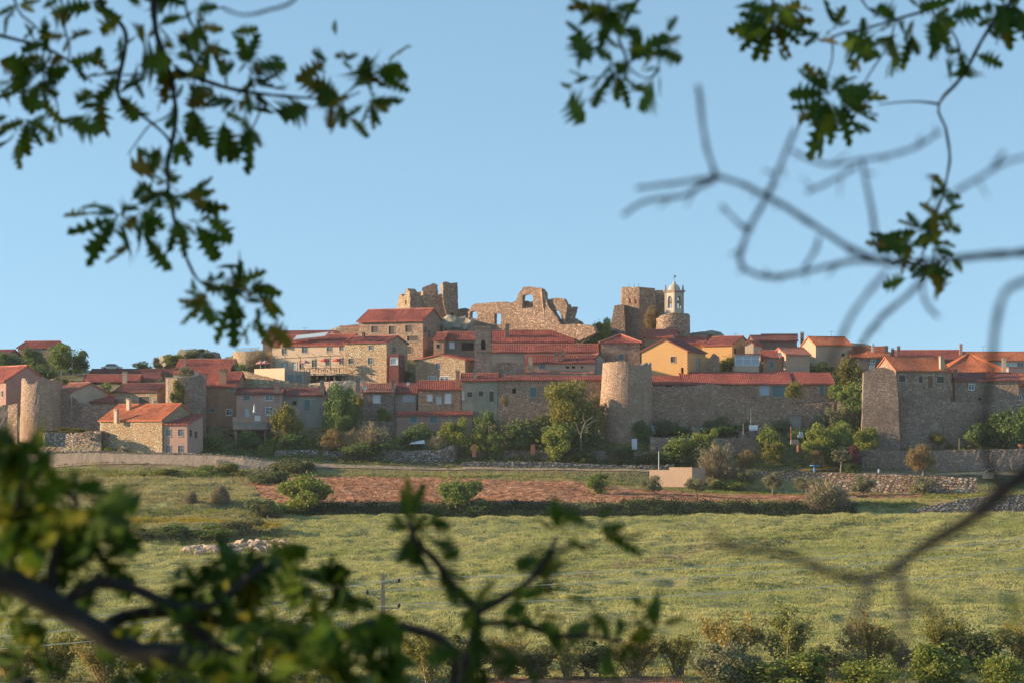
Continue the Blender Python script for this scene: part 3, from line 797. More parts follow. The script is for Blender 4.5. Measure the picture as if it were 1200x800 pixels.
# front row
house('house', 'low shadowed house with large white garage door left of centre', 'house', 425, 462, 459, 480, 406, 0, 6.5, yr=450.5, wm='grey', rm='tilef', wins=[(441.5, 467, 7, 8, 'w')], chim=[(419.5, 443.5, 455, 4.5, 'grey', 0.1), (460.5, 444.5, 461, 4, 'grey', 0.0)])
house('house', 'recessed house with wide pale garage between two stone houses', 'house', 463, 488, 460, 480, 407.5, 0, 6, yr=450, wm='greyr', rm='tiled', wins=[(479, 466.5, 14, 8, 'gar')])
house('house', 'low stone house with white door and two white blinds', 'house', 490, 540, 456, 482, 405, 0, 6, yr=447, wm='stone', rm='tile', wins=[(503.7, 465.7, 5, 6, 'w'), (514.2, 469, 6.5, 9, 'dw'), (525, 466.5, 6.5, 10, 'w')], chim=[(536.5, 433, 456, 4.5, 'orange', 0.1)])
house('green_house', 'mossy grey fronted house with a black doorway in the front row', 'house', 541, 583, 446, 482, 404, 0, 7, yr=438.5, wm='green_r', rm='tile', wins=[(550.5, 462, 6, 6, 's'), (563.5, 461, 5.5, 6, 's'), (576, 464, 5, 12, 'dt'), (542.5, 463, 2, 8, 'w')], chim=[(557, 431.5, 445, 4.5, 'grey', 0.1)])
house('row_house', 'long dark stone house with a ribbon of red roof behind the big tree', 'house', 583.5, 708, 445.5, 484, 404, 0, 6.5, yr=441.5, wm='stone', rm='tile', wins=[(602.5, 457.5, 4.5, 6, 'h'), (625, 459, 7, 11, 't'), (705, 453, 3, 8, 'h')])
house('shed', 'long low shed with thin red roof among the garden bushes', 'shed', 465, 553, 486.5, 500, 399, 0, 5, roof='mono', yr=482.8, wm='pinkdk', rm='tile', wins=[(484.5, 491, 8, 7, 't'), (508, 491.3, 8, 8, 't'), (528, 490, 4, 4, 'g')])
house('hip_roof_house', 'square grey stone house with pyramid roof behind the main round tower', 'house', 704, 750, 401.5, 442, 424, 3, 8.5, roof='hip', yr=393, wm='grey', rm='tile', wins=[(728, 418, 6, 7, 't')])
house('ochre_house', 'bright ochre house with broad plain gable right of the main tower', 'house', 752, 805.5, 411.5, 440, 414, 24, 10, roof='gy', yr=398, wm='ochre', rm='tiled', wins=[(789, 421, 5.5, 6.5, 's'), (799.5, 434, 3, 7, 'h')], side=[(818, 428, 4, 16, 'gar')])
house('house', 'small ochre house end just below the church bastion', 'house', 756, 788, 395, 412, 436, 16, 8, yr=387.5, wm='orange', rm='tile')
house('house', 'broad dark red roof between ochre gable and bastion foot', 'house', 790, 826, 403.5, 416, 434, 8, 8, yr=395.5, wm='ochre', rm='tile')
house('ochre_house', 'ochre walled house with pink gable and dark gable window', 'house', 823, 858, 404.5, 420, 428, 26, 11, yr=395.5, wm='ochre', rm='tile', side=[(861.5, 411, 4, 6, 's')])
house('house', 'dark brown walled house crossing behind the small tiled house', 'house', 884, 934, 399.5, 418, 434, -4, 8, yr=394.5, wm='brownr', rm='tiled')
house('house', 'skyline house with cream gable and chimney stack right of centre', 'house', 893, 934, 396.5, 410, 442, 6, 8, yr=393, wm='cream', rm='tile', chim=[(940, 389.5, 404, 4, 'brownr', 0.0)])
house('cream_house', 'tiny cream gable lit by the sun behind the glazed sun room', 'house', 873, 883, 403, 418, 424, 20, 7, roof='gy', yr=400, wm='cream', rm='tile')
house('house', 'low brick walled house under a dark roof left of the lit gable', 'house', 894, 917, 418.5, 436, 416, 0, 6, yr=411.5, wm='orange', rm='tile', wins=[(904, 427, 5, 8, 't')])
house('house', 'house with pale sunlit left gable and pinkish roof above the long shed', 'house', 921, 949, 415.5, 436, 415, -18, 6, yr=408.5, wm='tan', rm='tilef')
house('tan_house', 'tan house with orange roof and bright left gable on the right skyline', 'house', 956, 998, 404.5, 430, 425, -14, 7.5, yr=396, wm='tan', rm='tileo', wins=[(988, 415.5, 4, 3.5, 's')])
house('house', 'orange roofed house with chimneys and a white window behind the leaning bastion', 'house', 998, 1042, 418.5, 436, 424, 0, 8, yr=407.5, wm='grey', rm='tileo', wins=[(1023, 422.5, 4.5, 4.5, 'W'), (1022, 430, 5, 4, 'w')], chim=[(1023, 403, 414, 2.5, 'white', 0.2), (1038.5, 405.5, 414, 4, 'brownr', 0.2)])
# long shed on the curtain wall
house('long_shed', 'left end of the long red shed roof beside the main round tower', 'shed', 765, 799, 450, 458, 405, 0, 5, roof='mono', yr=441.5, wm='stone', rm='tile', wins=[(784, 452.5, 8, 3, 'h')])
house('long_shed', 'long red shed roof running on top of the dark town wall', 'shed', 799.5, 928, 449.7, 474, 405.4, 0, 6, roof='mono', yr=437, wm='stone', rm='tile', wins=[(825, 452.6, 7, 4, 'h'), (896, 457, 12, 12, 'gar'), (916, 458, 22, 13, 't')])
house('long_shed', 'right end of the long red shed roof behind the twin trees', 'shed', 929, 977, 449.6, 478, 406, 0, 6, roof='mono', yr=437.5, wm='stone', rm='tile', wins=[(963, 457, 5, 12, 'dg')])
# right side
house('stone_house', 'stone house with orange roof and brown door on the right rampart', 'house', 1050, 1113, 434, 466, 398, -16, 8.5, yr=419.5, wm='stone', rm='tileo', wins=[(1057, 443, 8, 7.5, 's'), (1079, 444, 4.5, 8, 's'), (1090, 447, 6, 14, 'db'), (1102, 444.5, 8.5, 7.5, 's')], chim=[(1103.5, 417.5, 429, 5, 'tan', 0.15)])
house('hip_roof_house', 'house with a big bright orange hipped roof at right', 'house', 1107, 1182, 436, 452, 416, 0, 14, roof='hip', yr=415.3, wm='stone', rm='tileo')
house('house', 'long dark red roof on the right skyline with white chimney', 'house', 1050, 1128, 421.5, 434, 432, 4, 9, yr=411.5, wm='brownr', rm='tile', chim=[(1126, 403, 420, 3.5, 'pink', 0.2, 0), (1053, 405.5, 416, 3.5, 'brownr', 0.2), (1037.5, 405.5, 418, 4.5, 'dark', -0.3), (1046, 408, 418, 3, 'brownr', -.3)])
house('house', 'far right skyline house with pale wall under an orange roof', 'house', 1130, 1215, 422.5, 434, 432, 0, 9, yr=413.5, wm='white', rm='tileo', wins=[(1196, 427, 7, 4, 'g')])
house('stone_house', 'stone house with one white cross framed window at right', 'house', 1119, 1194, 445.5, 476, 401, 8, 7.5, yr=438, wm='stone', rm='tiled', wins=[(1138.5, 453, 5.5, 6, 'W'), (1148, 467, 3, 3.5, 'h')], chim=[(1119.5, 432, 440, 5, 'grey', 0.3), (1163.5, 431.5, 441, 3, 'terra', 0.4), (1176.5, 419, 438, 4.5, 'cream', 0.9)])
house('house', 'orange roofed house cut by the right picture edge', 'house', 1188, 1240, 451, 476, 404, -6, 8, yr=439, wm='stone', rm='tileo', wins=[(1195, 465, 3.5, 6, 'W')])
house('house', 'grey boarded lean to below the pale skyline house at far right', 'outbuilding', 1182, 1230, 431, 442, 414, 0, 5, roof='flat', wm='greyr')

# glazed sun room
def sun_room():
    D = 415.0
    x0, x1, yt, yb = 861.5, 889.5, 415.5, 440
    a = px2w(x0, yb, D); b = px2w(x1, yb, D); top = px2w(x0, yt, D).z; mid = px2w(x0, 428, D).z
    root = empty('sun_room', ((a.x + b.x) / 2, D, a.z), 'white framed glazed sun room above the long shed roof', 'sun room')
    mb = MB(); mb.box(a - Vector((0, 0, 2)), (b.x - a.x, 0, 0), (0, 5, 0), (0, 0, mid - a.z + 2)); mb.build('wall', M['cream'], root)
    mb = MB(); mb.box((a.x - .2, D - .3, top), (b.x - a.x + .4, 0, 0), (0, 5.5, 0.3), (0, 0, 0.14)); mb.build('roof', M['tiled'], root)
    mb = MB()
    n = 3
    for k in range(n + 1):
        x = a.x + (b.x - a.x) * k / n
        mb.box((x - .08, D - .04, mid), (.16, 0, 0), (0, .16, 0), (0, 0, top - mid))
    for z in (mid, mid + (top - mid) * .6, top - .14):
        mb.box((a.x, D - .03, z), (b.x - a.x, 0, 0), (0, .1, 0), (0, 0, .12))
    mb.build('frame', M['wframe'], root)
    for k in range(n):
        x = a.x + (b.x - a.x) * k / n
        mb = MB(); mb.box((x + .08, D + .02, mid + .12), ((b.x - a.x) / n - .16, 0, 0), (0, .03, 0), (0, 0, top - mid - .26))
        mb.build('pane', M['palebl'], root)
sun_room()

# balcony of the pink house
def balcony():
    D = 396.0
    a = px2w(272.5, 494.5, D); b = px2w(313, 494.5, D); zt = px2w(0, 488, D).z; z2 = px2w(0, 502.5, D).z
    root = empty('balcony_terrace', ((a.x + b.x) / 2, D, z2), 'walled terrace with pink parapet in front of the pink house', 'terrace')
    mb = MB(); mb.box((a.x, D, a.z), (b.x - a.x, 0, 0), (0, 0.25, 0), (0, 0, zt - a.z)); mb.box((a.x, D + .25, a.z), (.25, 0, 0), (0, 3.5, 0), (0, 0, zt - a.z)); mb.build('parapet', M['pink'], root)
    mb = MB(); mb.box((a.x + .05, D + .05, z2), (b.x - a.x - .1, 0, 0), (0, 4.5, 0), (0, 0, a.z - z2 - .003)); mb.build('wall', M['greyr'], root)
    mb = MB(); mb.box((a.x + .1, D - .25, z2 - .2), (b.x - a.x, 0, 0), (0, 4.5, 0), (0, 0, .197)); mb.build('ledge', M['tiled'], root)
    mb = MB()
    for k in range(4):
        mb.box((a.x + .3 + k * (b.x - a.x - .9) / 3, D + .2, z2 - 3), (.4, 0, 0), (0, .4, 0), (0, 0, 2.78))
    mb.box((a.x + .2, D + 3.5, z2 - 3), (b.x - a.x, 0, 0), (0, .4, 0), (0, 0, 2.75))
    mb.build('lower_wall', M['grey'], root)
    # closed parasol and a sheet over the parapet
    p = px2w(298, 488, D + 1.2)
    t = empty('parasol', p, 'closed white parasol on the pink house terrace', 'parasol')
    mb = MB(); mb.tube([p + Vector((0, 0, -1)), p + Vector((0, 0, 2.3))], [.04, .03]); mb.build('pole', M['metal'], t)
    mb = MB(); mb.lathe(p, [(.03, 2.2), (.12, 1.9), (.2, 1.2), (.27, .75), (.2, .7)], 10); mb.build('canopy', M['wcloth'], t)
    s = px2w(298.5, 493, D)
    mb = MB()
    for k in range(6):
        x = s.x + k * .17
        mb.box((x, D - .06 - .03 * (k % 2), s.z), (.175, 0, 0), (0, .03, 0), (0, 0, 0.95))
    tag(mb.build('sheet', M['wcloth'], None, loc=s), 'white sheet hung over the pink terrace parapet', 'laundry')
balcony()

# restaurant terrace, pergola, parasols, tables
def terrace():
    root = empty('terrace', px2w(365, 438, 421), 'raised restaurant terrace with dark railing over a shadowed arcade', 'terrace')
    a = math.radians(14); u = Vector((math.cos(a), -math.sin(a), 0)); b = Vector((math.sin(a), math.cos(a), 0))
    o = px2w(350, 437.5, 421); Lw = 55 * 421 / F
    mb = MB(); mb.box(o - Vector((0, 0, .35)), u * Lw, b * 5.5, (0, 0, .35)); mb.build('deck', M['beige'], root)
    for k in range(6):
        mb = MB(); q = o + u * (Lw * k / 5.2) + b * .3 - Vector((0, 0, 2.6)); mb.box(q, u * .3, b * .3, (0, 0, 2.247))
        mb.build('post', M['brownr'], root)
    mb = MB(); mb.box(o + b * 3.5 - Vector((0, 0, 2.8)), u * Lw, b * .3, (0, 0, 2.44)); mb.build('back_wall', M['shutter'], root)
    mb = MB()
    for k in range(23):
        q = o + u * (Lw * k / 22.2) + b * .05; mb.box(q, u * .04, b * .04, (0, 0, .95))
    mb.box(o + Vector((0, 0, .95)) + b * .03, u * Lw, b * .08, (0, 0, .06)); mb.build('railing', M['darkmetal'], root)
    # low front wing, cream parapet to the left
    w2 = empty('terrace_wing', px2w(322, 440, 418), 'cream walled left wing of the restaurant terrace with grey window front', 'terrace')
    q = px2w(298, 436.5, 419); e = px2w(333.5, 436, 413.5); d = e - q
    mb = MB(); mb.box(q - Vector((0, 0, 2.2)), (d.x, d.y, 0), b * 5, (0, 0, 2.9)); mb.build('wall', M['cream'], w2)
    g = px2w(334, 441, 413.7)
    mb = MB(); mb.box(g - Vector((0, 0, 1.4)), (3.3, .1, 0), b * 4, (0, 0, 2.4)); mb.build('grey_front', M['greyr'], w2)
    for k in range(2):
        mb = MB(); mb.box(g + Vector((.5 + 1.5 * k, -.06, -1.2)), (1.0, .03, 0), (0, .1, 0), (0, 0, 1.5)); mb.build('window', M['glass'], w2)
    # pergola
    pg = empty('pergola', px2w(365, 437, 420), 'bare steel pergola frame over the restaurant terrace', 'pergola')
    ptop = 2.7
    tops = []
    for k, x in enumerate((321, 336, 352, 370, 387, 402)):
        base = px2w(x, 437.5 - .05 * (x - 320), 420.6 - (x - 320) * .03)
        mb = MB(); mb.box(base, (.09, 0, 0), (0, .09, 0), (0, 0, ptop)); mb.build('post', M['darkmetal'], pg)
        tops.append(base + Vector((0, 0, ptop)))
    for p, q in zip(tops, tops[1:]):
        mb = MB(); mb.tube([p, q], [.05, .05], 4); mb.build('beam', M['darkmetal'], pg)
    for p in tops:
        mb = MB(); mb.tube([p, p + Vector((-1.2, 5.2, .9))], [.045, .045], 4); mb.build('rafter', M['darkmetal'], pg)
    lab = ['faded pink parasol at the left end of the restaurant terrace', 'second faded pink parasol from the left end of the terrace', 'faded pink parasol in front of the cream house doors', 'red parasol in the middle of the restaurant terrace', 'red parasol at the right end of the restaurant terrace']
    for k, (x, y, m_) in enumerate(((305.5, 425.5, 'pinkcloth'), (311, 425, 'pinkcloth'), (357.5, 424.5, 'pinkcloth'), (380.5, 422.5, 'redcloth'), (395, 422.5, 'redcloth'))):
        DD = 418.6 if k > 1 else 418.5
        c = px2w(x, y, DD)
        t = empty('parasol', c - Vector((0, 0, 2)), lab[k], 'parasol')
        mb = MB(); mb.tube([c - Vector((0, 0, 2)), c + Vector((0, 0, .5))], [.035, .03], 5); mb.build('pole', M['metal'], t)
        mb = MB(); mb.lathe(c, [(.95, -.12), (.97, -.05), (.55, .22), (.05, .48)], 8); mb.build('canopy', M[m_], t)
    for k, x in enumerate((324, 363, 373, 388, 398)):
        base = px2w(x, 436.3, 418.9)
        t = empty('terrace_table', base, 'small dark table with chairs on the restaurant terrace', 'table', 'tables on the restaurant terrace')
        mb = MB(); mb.cbox(base + Vector((0, 0, .7)), .9, .8, .05); mb.cbox(base, .12, .12, .7); mb.build('table_top', M['wood'], t)
        for s in (-1, 1):
            mb = MB(); c = base + Vector((s * .8, 0, 0))
            mb.cbox(c + Vector((0, 0, .42)), .42, .42, .05); mb.cbox(c + Vector((s * .2, 0, .47)), .05, .42, .45)
            for i in (-1, 1):
                for j in (-1, 1): mb.cbox(c + Vector((i * .18, j * .18, 0)), .04, .04, .42)
            mb.build('chair', M['shutter'], t)
    # solar panels on the restaurant roof
    sp = MB()
    return root
terrace()
def roof_panel():
    A = px2w(343.5, 401.3, 426); B = px2w(381, 397.2, 424); up_ = Vector((0.5, 1.6, .78))
    mb = MB(); mb.box(A + Vector((0, 0, .5)), B - A, up_, (0, -.05, .1))
    mb.build('solar_panel', M['palebl'], rf_rest)
roof_panel()

# ------------------------------------------------------------------ ruins, towers, walls
def jag(pts, amp, step):
    """roughen a closed photo outline"""
    out = []
    n = len(pts)
    for i in range(n):
        (x0, y0), (x1, y1) = pts[i], pts[(i + 1) % n]
        d = math.hypot(x1 - x0, y1 - y0); k = max(1, int(d / step))
        for j in range(k):
            t = j / k
            a = amp if j else amp * .4
            out.append((x0 + (x1 - x0) * t + R.uniform(-a, a), y0 + (y1 - y0) * t + R.uniform(-a, a)))
    return out

def slab(parent, name, outline, D, rot, thick, mat, holes=(), amp=0.5, step=2.0, px_ref=None, smooth_base=None):
    """an upright stone wall of real thickness whose face shows this outline in the photo"""
    a = math.radians(rot)
    pr = px_ref if px_ref is not None else outline[0][0]
    w = Wall(((pr - 600) * D / F, D), (math.cos(a), -math.sin(a)), 1)
    loops = [jag(outline, amp, step)] + [jag(h, amp * .5, step) for h in holes]
    bm = bmesh.new()
    back = Vector((math.sin(a), math.cos(a), 0)) * thick
    edges = []; rings = []
    for lp in loops:
        vs = [bm.verts.new(w.at(*w.sz(x, y))) for x, y in lp]
        rings.append(vs)
        for i in range(len(vs)): edges.append(bm.edges.new((vs[i], vs[(i + 1) % len(vs)])))
    bmesh.ops.triangle_fill(bm, edges=edges, use_beauty=True, normal=Vector((w.n.x, w.n.y, 0)))
    front = list(bm.faces)
    mp = {}
    for v in list(bm.verts): mp[v] = bm.verts.new(v.co + back * R.uniform(.9, 1.1))
    for f in front: bm.faces.new([mp[v] for v in reversed(f.verts)])
    for vs in rings:
        for i in range(len(vs)):
            p, q = vs[i], vs[(i + 1) % len(vs)]
            bm.faces.new((p, q, mp[q], mp[p]))
    bmesh.ops.recalc_face_normals(bm, faces=bm.faces)
    off = wloc(parent) if parent else Vector((0, 0, 0))
    bmesh.ops.translate(bm, verts=bm.verts, vec=-off)
    me = bpy.data.meshes.new(name); bm.to_mesh(me); bm.free()
    me.materials.append(mat)
    return link(name, me, parent)

def round_tower(name, label, cat, x0, x1, yt, yb, D, mat, x0b=None, x1b=None, rag=lambda a: 0.0, n=72, wall_t=0.9, sink=3.0, a0=0, part='wall', parent=None, rough=0.05):
    """hollow round tower; rag(a) = metres the rim drops at angle a (0 = towards the camera, negative = left)"""
    k = D / F
    cx = ((x0 + x1) / 2 - 600) * k; r = (x1 - x0) / 2 * k; rb = ((x1b or x1) - (x0b or x0)) / 2 * k
    cxb = (((x0b or x0) + (x1b or x1)) / 2 - 600) * k
    zt = (H0 - yt) * k; zb = (H0 - yb) * k
    root = parent or empty(name, (cx, D + r, zb), label, cat)
    mb = MB(); vs = []; rows = 9
    for j in range(rows + 1):
        t = j / rows
        for i in range(n):
            a = 2 * math.pi * i / n + a0
            rr = rb + (r - rb) * t + rough * math.sin(a * 5 + j * .7) * .3 + R.uniform(-rough, rough) * .5
            top = zt - rag(((a + math.pi) % (2 * math.pi)) - math.pi)
            z = (zb - sink) + (top - (zb - sink)) * t
            c = cxb + (cx - cxb) * t
            vs.append((c + rr * math.sin(a), D + r - rr * math.cos(a), z))
    fs = [(j * n + i, j * n + (i + 1) % n, (j + 1) * n + (i + 1) % n, (j + 1) * n + i) for j in range(rows) for i in range(n)]
    top0 = rows * n; inn = len(vs)
    for i in range(n):
        x, y, z = vs[top0 + i]; f = max(.2, (r - wall_t) / r)
        vs.append((cx + (x - cx) * f, D + r + (y - D - r) * f, z + R.uniform(-.15, .1)))
    flo = len(vs)
    zf = min(v[2] for v in vs[top0:]) - 0.8
    for i in range(n):
        x, y, z = vs[inn + i]; vs.append((x, y, zf))
    for i in range(n):
        j = (i + 1) % n
        fs.append((top0 + i, top0 + j, inn + j, inn + i)); fs.append((inn + i, inn + j, flo + j, flo + i))
    fs.append(tuple(flo + i for i in range(n)))
    mb.add(vs, fs); mb.build(part, mat, root)
    return root

def interp(pts):
    xs = [p[0] for p in pts]; ys = [p[1] for p in pts]
    return lambda a: float(np.interp(a, xs, ys))

round_tower('round_tower', 'broken round tower at far left with sunlit left flank and jagged rim', 'tower', 20.5, 68, 442, 510, 396, M['tower'], 18, 69,
            interp([(-3.1, 1.2), (-1.5, .8), (-1.0, 0.0), (-.75, .2), (-.5, 1.2), (-.2, 1.1), (0.05, .2), (.3, -.1), (.6, .5), (.9, .2), (1.5, .6), (3.1, 1.2)]))
round_tower('ivy_tower', 'square shouldered old tower overgrown with ivy left of the orange house', 'tower', 190.5, 238.5, 441.5, 492, 397, M['grey'], None, None,
            interp([(-3.1, .3), (-1, .1), (-.4, .5), (-.2, -.4), (.2, .1), (.7, .0), (1.0, -.6), (1.3, .2), (3.1, .3)]), n=10, a0=math.pi / 10)
round_tower('main_round_tower', 'big round stone tower in the centre of the town wall', 'tower', 707.5, 765, 423.5, 502, 397.5, M['tower'], 701, 768,
            interp([(-3.1, .4), (-1.2, .1), (-.3, -.1), (0.0, 0), (.1, .55), (.7, .5), (.78, .15), (.95, .1), (1.05, .5), (1.15, .1), (1.4, .0), (3.1, .4)]))
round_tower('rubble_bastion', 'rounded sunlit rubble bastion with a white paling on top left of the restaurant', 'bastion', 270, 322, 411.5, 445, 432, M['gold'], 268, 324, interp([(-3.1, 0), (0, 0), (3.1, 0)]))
def paling():
    root = empty('paling', px2w(290, 411, 433), 'white paling fence on top of the rounded rubble bastion', 'fence')
    for k in range(14):
        p = px2w(277 + k * 2.0, 412.5 - .12 * k, 434.2 + .0 * k)
        mb = MB(); mb.box(p, (.14, 0, 0), (0, .05, 0), (0, 0, .75)); mb.build('paling_board', M['white'], root)
paling()
# right leaning bastion (square buttress tower)
def bastion():
    root = empty('leaning_bastion', px2w(1033, 525, 383), 'tall battered stone bastion at right between bushes and rampart house', 'bastion')
    slab(root, 'wall', [(1012, 436), (1020, 431), (1036, 430), (1048, 434), (1051, 445), (1053, 475), (1055, 540), (1008, 540), (1011, 480)], 392, 7, 6, M['grey'], amp=.35, step=4)
bastion()
# curtain walls
def wallrun(name, label, cat, pts, thick, mat, amp=.5, step=3, sink=1.5):
    jy = .015 if mat is M['retain'] else .05
    """free-standing wall following points (px, ytop, ybottom, D)"""
    root = None
    mb = MB(); P = []
    for (x0, a0, b0, d0), (x1, a1, b1, d1) in zip(pts, pts[1:]):
        k = max(1, int(abs(x1 - x0) / step))
        for j in range(k):
            t = j / k; P.append((x0 + (x1 - x0) * t, a0 + (a1 - a0) * t, b0 + (b1 - b0) * t, d0 + (d1 - d0) * t))
    P.append(pts[-1])
    n = len(P); fr = []; rows = 5
    vs = []
    for r_ in range(rows + 1):
        for i, (x, a, b, d) in enumerate(P):
            t = r_ / rows
            y = b + (a + (R.uniform(-amp, amp)) - b) * t
            q = px2w(x, y, d)
            if r_ == 0: q.z -= sink
            q.y += R.uniform(-jy, jy) + t * 0.15
            vs.append(q)
    fs = [(r_ * n + i, r_ * n + i + 1, (r_ + 1) * n + i + 1, (r_ + 1) * n + i) for r_ in range(rows) for i in range(n - 1)]
    bk = len(vs)
    for i in range(n):
        q = vs[rows * n + i]; vs.append(q + Vector((0, thick, R.uniform(-.1, .1))))
    for i in range(n):
        q = vs[i]; vs.append(q + Vector((0, thick, 0)))
    for i in range(n - 1):
        fs.append((rows * n + i, rows * n + i + 1, bk + i + 1, bk + i))
        fs.append((bk + i, bk + i + 1, bk + n + i + 1, bk + n + i))
    for i in (0, n - 1):
        fs.append((*[r_ * n + i for r_ in range(rows + 1)], bk + i, bk + n + i))
    mb.add(vs, fs)
    mid = P[n // 2]
    o = mb.build(name, mat, None, loc=px2w(mid[0], mid[2], mid[3]))
    if mat is M['retain']:                                          # rough coping stones along the top
        top = vs[rows * n:rows * n + n]
        for i in range(n - 1):
            p, q = top[i], top[i + 1]; d = q - p; h = R.uniform(.12, .26)
            cm = MB(); cm.box(p + d * .04 + Vector((0, -.12, R.uniform(-.05, .03))), d * .9, (0, thick + .15, 0), (0, 0, h)); cm.build('coping_stone', M['dry'], o)
    return tag(o, label, cat)
wallrun('town_wall', 'broken dark town wall stepping down right of the left round tower', 'town wall', [(62, 452, 508, 398), (78, 458, 508, 399), (92, 471, 508, 399), (108, 474, 506, 399), (122, 474, 504, 399), (140, 474, 502, 399)], 1.2, M['grey'])
wallrun('rubble_wall', 'ruined low wall left of the broken round tower', 'wall', [(-40, 476, 510, 393), (0, 475, 510, 393), (9, 474, 510, 393), (20, 473, 510, 392)], 1.0, M['stone'], .8)
wallrun('town_wall', 'long dark town wall under the red shed roof right of the main tower', 'town wall', [(760, 452, 502, 402), (800, 453, 502, 402.5), (830, 449, 502, 403), (845, 451, 502, 403), (868, 461, 502, 403), (888, 471, 502, 403), (940, 474, 502, 403), (980, 470, 502, 403), (1015, 465, 505, 402)], 1.2, M['stone'], .4)
wallrun('rampart', 'rough rubble rampart below the right stone houses', 'rampart', [(1046, 462, 520, 393), (1080, 463, 520, 393), (1113, 470, 520, 393), (1160, 473, 520, 393), (1240, 474, 520, 393)], 1.5, M['grey'], .5)
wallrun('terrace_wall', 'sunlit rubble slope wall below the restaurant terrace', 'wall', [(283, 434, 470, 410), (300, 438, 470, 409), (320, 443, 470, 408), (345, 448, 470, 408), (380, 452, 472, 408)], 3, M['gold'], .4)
wallrun('parapet', 'low pale wall topping the slope under the terrace pergola', 'wall', [(362, 449, 456, 412), (390, 446, 455, 411), (418, 445, 454, 411), (430, 447, 454, 411)], .5, M['cream'], .1)
wallrun('rubble_wall', 'rough stone wall in shade beside the bell tower foot', 'wall', [(582, 426, 446, 413), (590, 424, 446, 413), (600, 424.5, 446, 413), (616, 425, 446, 413)], 2, M['stone'], .3)
wallrun('retaining_wall', 'long weathered retaining wall along the lower left lane', 'retaining wall', [(-60, 531, 552, 387), (40, 530, 551.5, 384.6), (100, 529, 551, 383), (190, 531, 549, 380.6), (240, 531.5, 547, 379.4), (285, 535, 547, 378.4), (330, 541, 549, 378)], .7, M['retain'], .5)
wallrun('parapet', 'golden stone parapet on the retaining wall left of the barn', 'wall', [(38, 522, 532, 387), (60, 523, 532, 386.4), (90, 522, 532, 385.6), (118, 519, 532, 385)], .8, M['gold'], .7)
wallrun('stone_bank', 'overgrown pale rubble bank between left tower and barn', 'wall', [(45, 507, 528, 395), (60, 504, 528, 393.5), (90, 503, 528, 391), (118, 505, 528, 389)], 2.5, M['dry'], .7)
wallrun('dry_stone_wall', 'short grey dry stone wall under the yellow green tree', 'dry stone wall', [(322, 527.5, 535, 389.5), (372, 526.5, 535, 389.5)], .6, M['dry'], .4)
wallrun('dry_stone_wall', 'curved dry stone garden wall below the bare bushes', 'dry stone wall', [(378, 528, 535, 389), (405, 527, 535, 389), (426, 528, 536, 388.5), (436, 526, 537, 388), (480, 528, 537, 387.5), (515, 526.5, 537, 387.5), (530, 521, 537, 388), (536, 519, 535, 390), (537, 518, 530, 393)], .6, M['dry'], .4)
wallrun('dry_stone_wall', 'shaded garden wall behind the two round green bushes', 'dry stone wall', [(553, 527, 541, 391), (640, 527, 542, 391), (700, 528, 543, 391), (765, 529, 545, 391)], .7, M['grey'], .3)
wallrun('dry_stone_wall', 'tumbled rubble wall along the lane below the centre gardens', 'dry stone wall', [(540, 543, 551, 383), (553, 540, 551, 383), (640, 541, 552, 383), (680, 543, 553, 383), (740, 545, 554, 383), (790, 544, 555, 383)], 1.0, M['dry'], .7)
wallrun('dry_stone_wall', 'grey terrace wall behind the small garden trees right of the tower', 'dry stone wall', [(762, 512, 522, 392.5), (830, 513, 523, 392.5), (900, 513, 527, 392.5)], .7, M['grey'], .4)
wallrun('dry_stone_wall', 'upper terrace wall in the gardens left of the biggest tree', 'dry stone wall', [(560, 511, 522, 396), (600, 510, 522, 396), (655, 512, 522, 396)], .6, M['dry'], .5)
wallrun('dry_stone_wall', 'low terrace wall under the white blind house gardens', 'dry stone wall', [(425, 492, 510, 400.5), (470, 494, 510, 400), (560, 496, 512, 400)], .6, M['grey'], .5)
wallrun('dry_stone_wall', 'upper terrace wall behind the pale olive trees', 'dry stone wall', [(775, 499, 512, 399.5), (840, 500, 512, 399.5), (905, 501, 514, 399)], .6, M['dry'], .5)
wallrun('garden_wall', 'tall grey garden wall below the right rampart', 'garden wall', [(1010, 527, 556, 386.5), (1060, 527, 557, 386.5), (1120, 527, 560, 386), (1240, 525, 560, 386)], .7, M['grey'], .25)
wallrun('dry_stone_wall', 'ochre rubble wall in sunlight along the lower right lane', 'dry stone wall', [(866, 553, 572, 379.5), (900, 551.5, 574, 378.6), (1000, 554, 578, 376), (1060, 556, 578, 374.4), (1130, 559, 576, 372.6), (1145, 560, 574, 372.4)], .8, M['ochredry'], .6)
wallrun('dry_stone_wall', 'low dark dry stone wall at the right edge of the green field', 'dry stone wall', [(1066, 598, 602, 341), (1090, 592, 602, 341), (1120, 586, 603, 341), (1160, 581, 604, 341), (1240, 576, 604, 341)], .8, M['dry'], .8)
# roofless cream enclosure
def enclosure():
    D = 376.2; root = empty('cream_shelter', px2w(790, 562, D), 'roofless cream walled enclosure beside the red field', 'shelter')
    a = math.radians(24); w0 = Wall(((761 - 600) * D / F, D), (math.cos(a), -math.sin(a)), 1)
    p0 = w0.sz(761, 550); p1 = w0.sz(784, 550); p2 = w0.sz(811, 547); zb = w0.sz(800, 566)[1]
    back = Vector((math.sin(a), math.cos(a), 0))
    mb = MB()
    for s0, s1, z in ((0, p1[0], p0[1]), (p1[0], p2[0], p2[1])):
        o = w0.at(s0, zb - .6); mb.box(o, w0.at(s1, zb - .6) - o, back * .3, (0, 0, z - zb + .6))
    mb.build('front_wall', M['tan'], root)
    mb = MB(); o = w0.at(p2[0], zb - .6) + back * .301; mb.box(o, back * 3.5 + Vector((.9, 0, 0)), Vector((-.3, .1, 0)), (0, 0, p2[1] - zb + .5)); mb.build('side_wall', M['tan'], root)
enclosure()

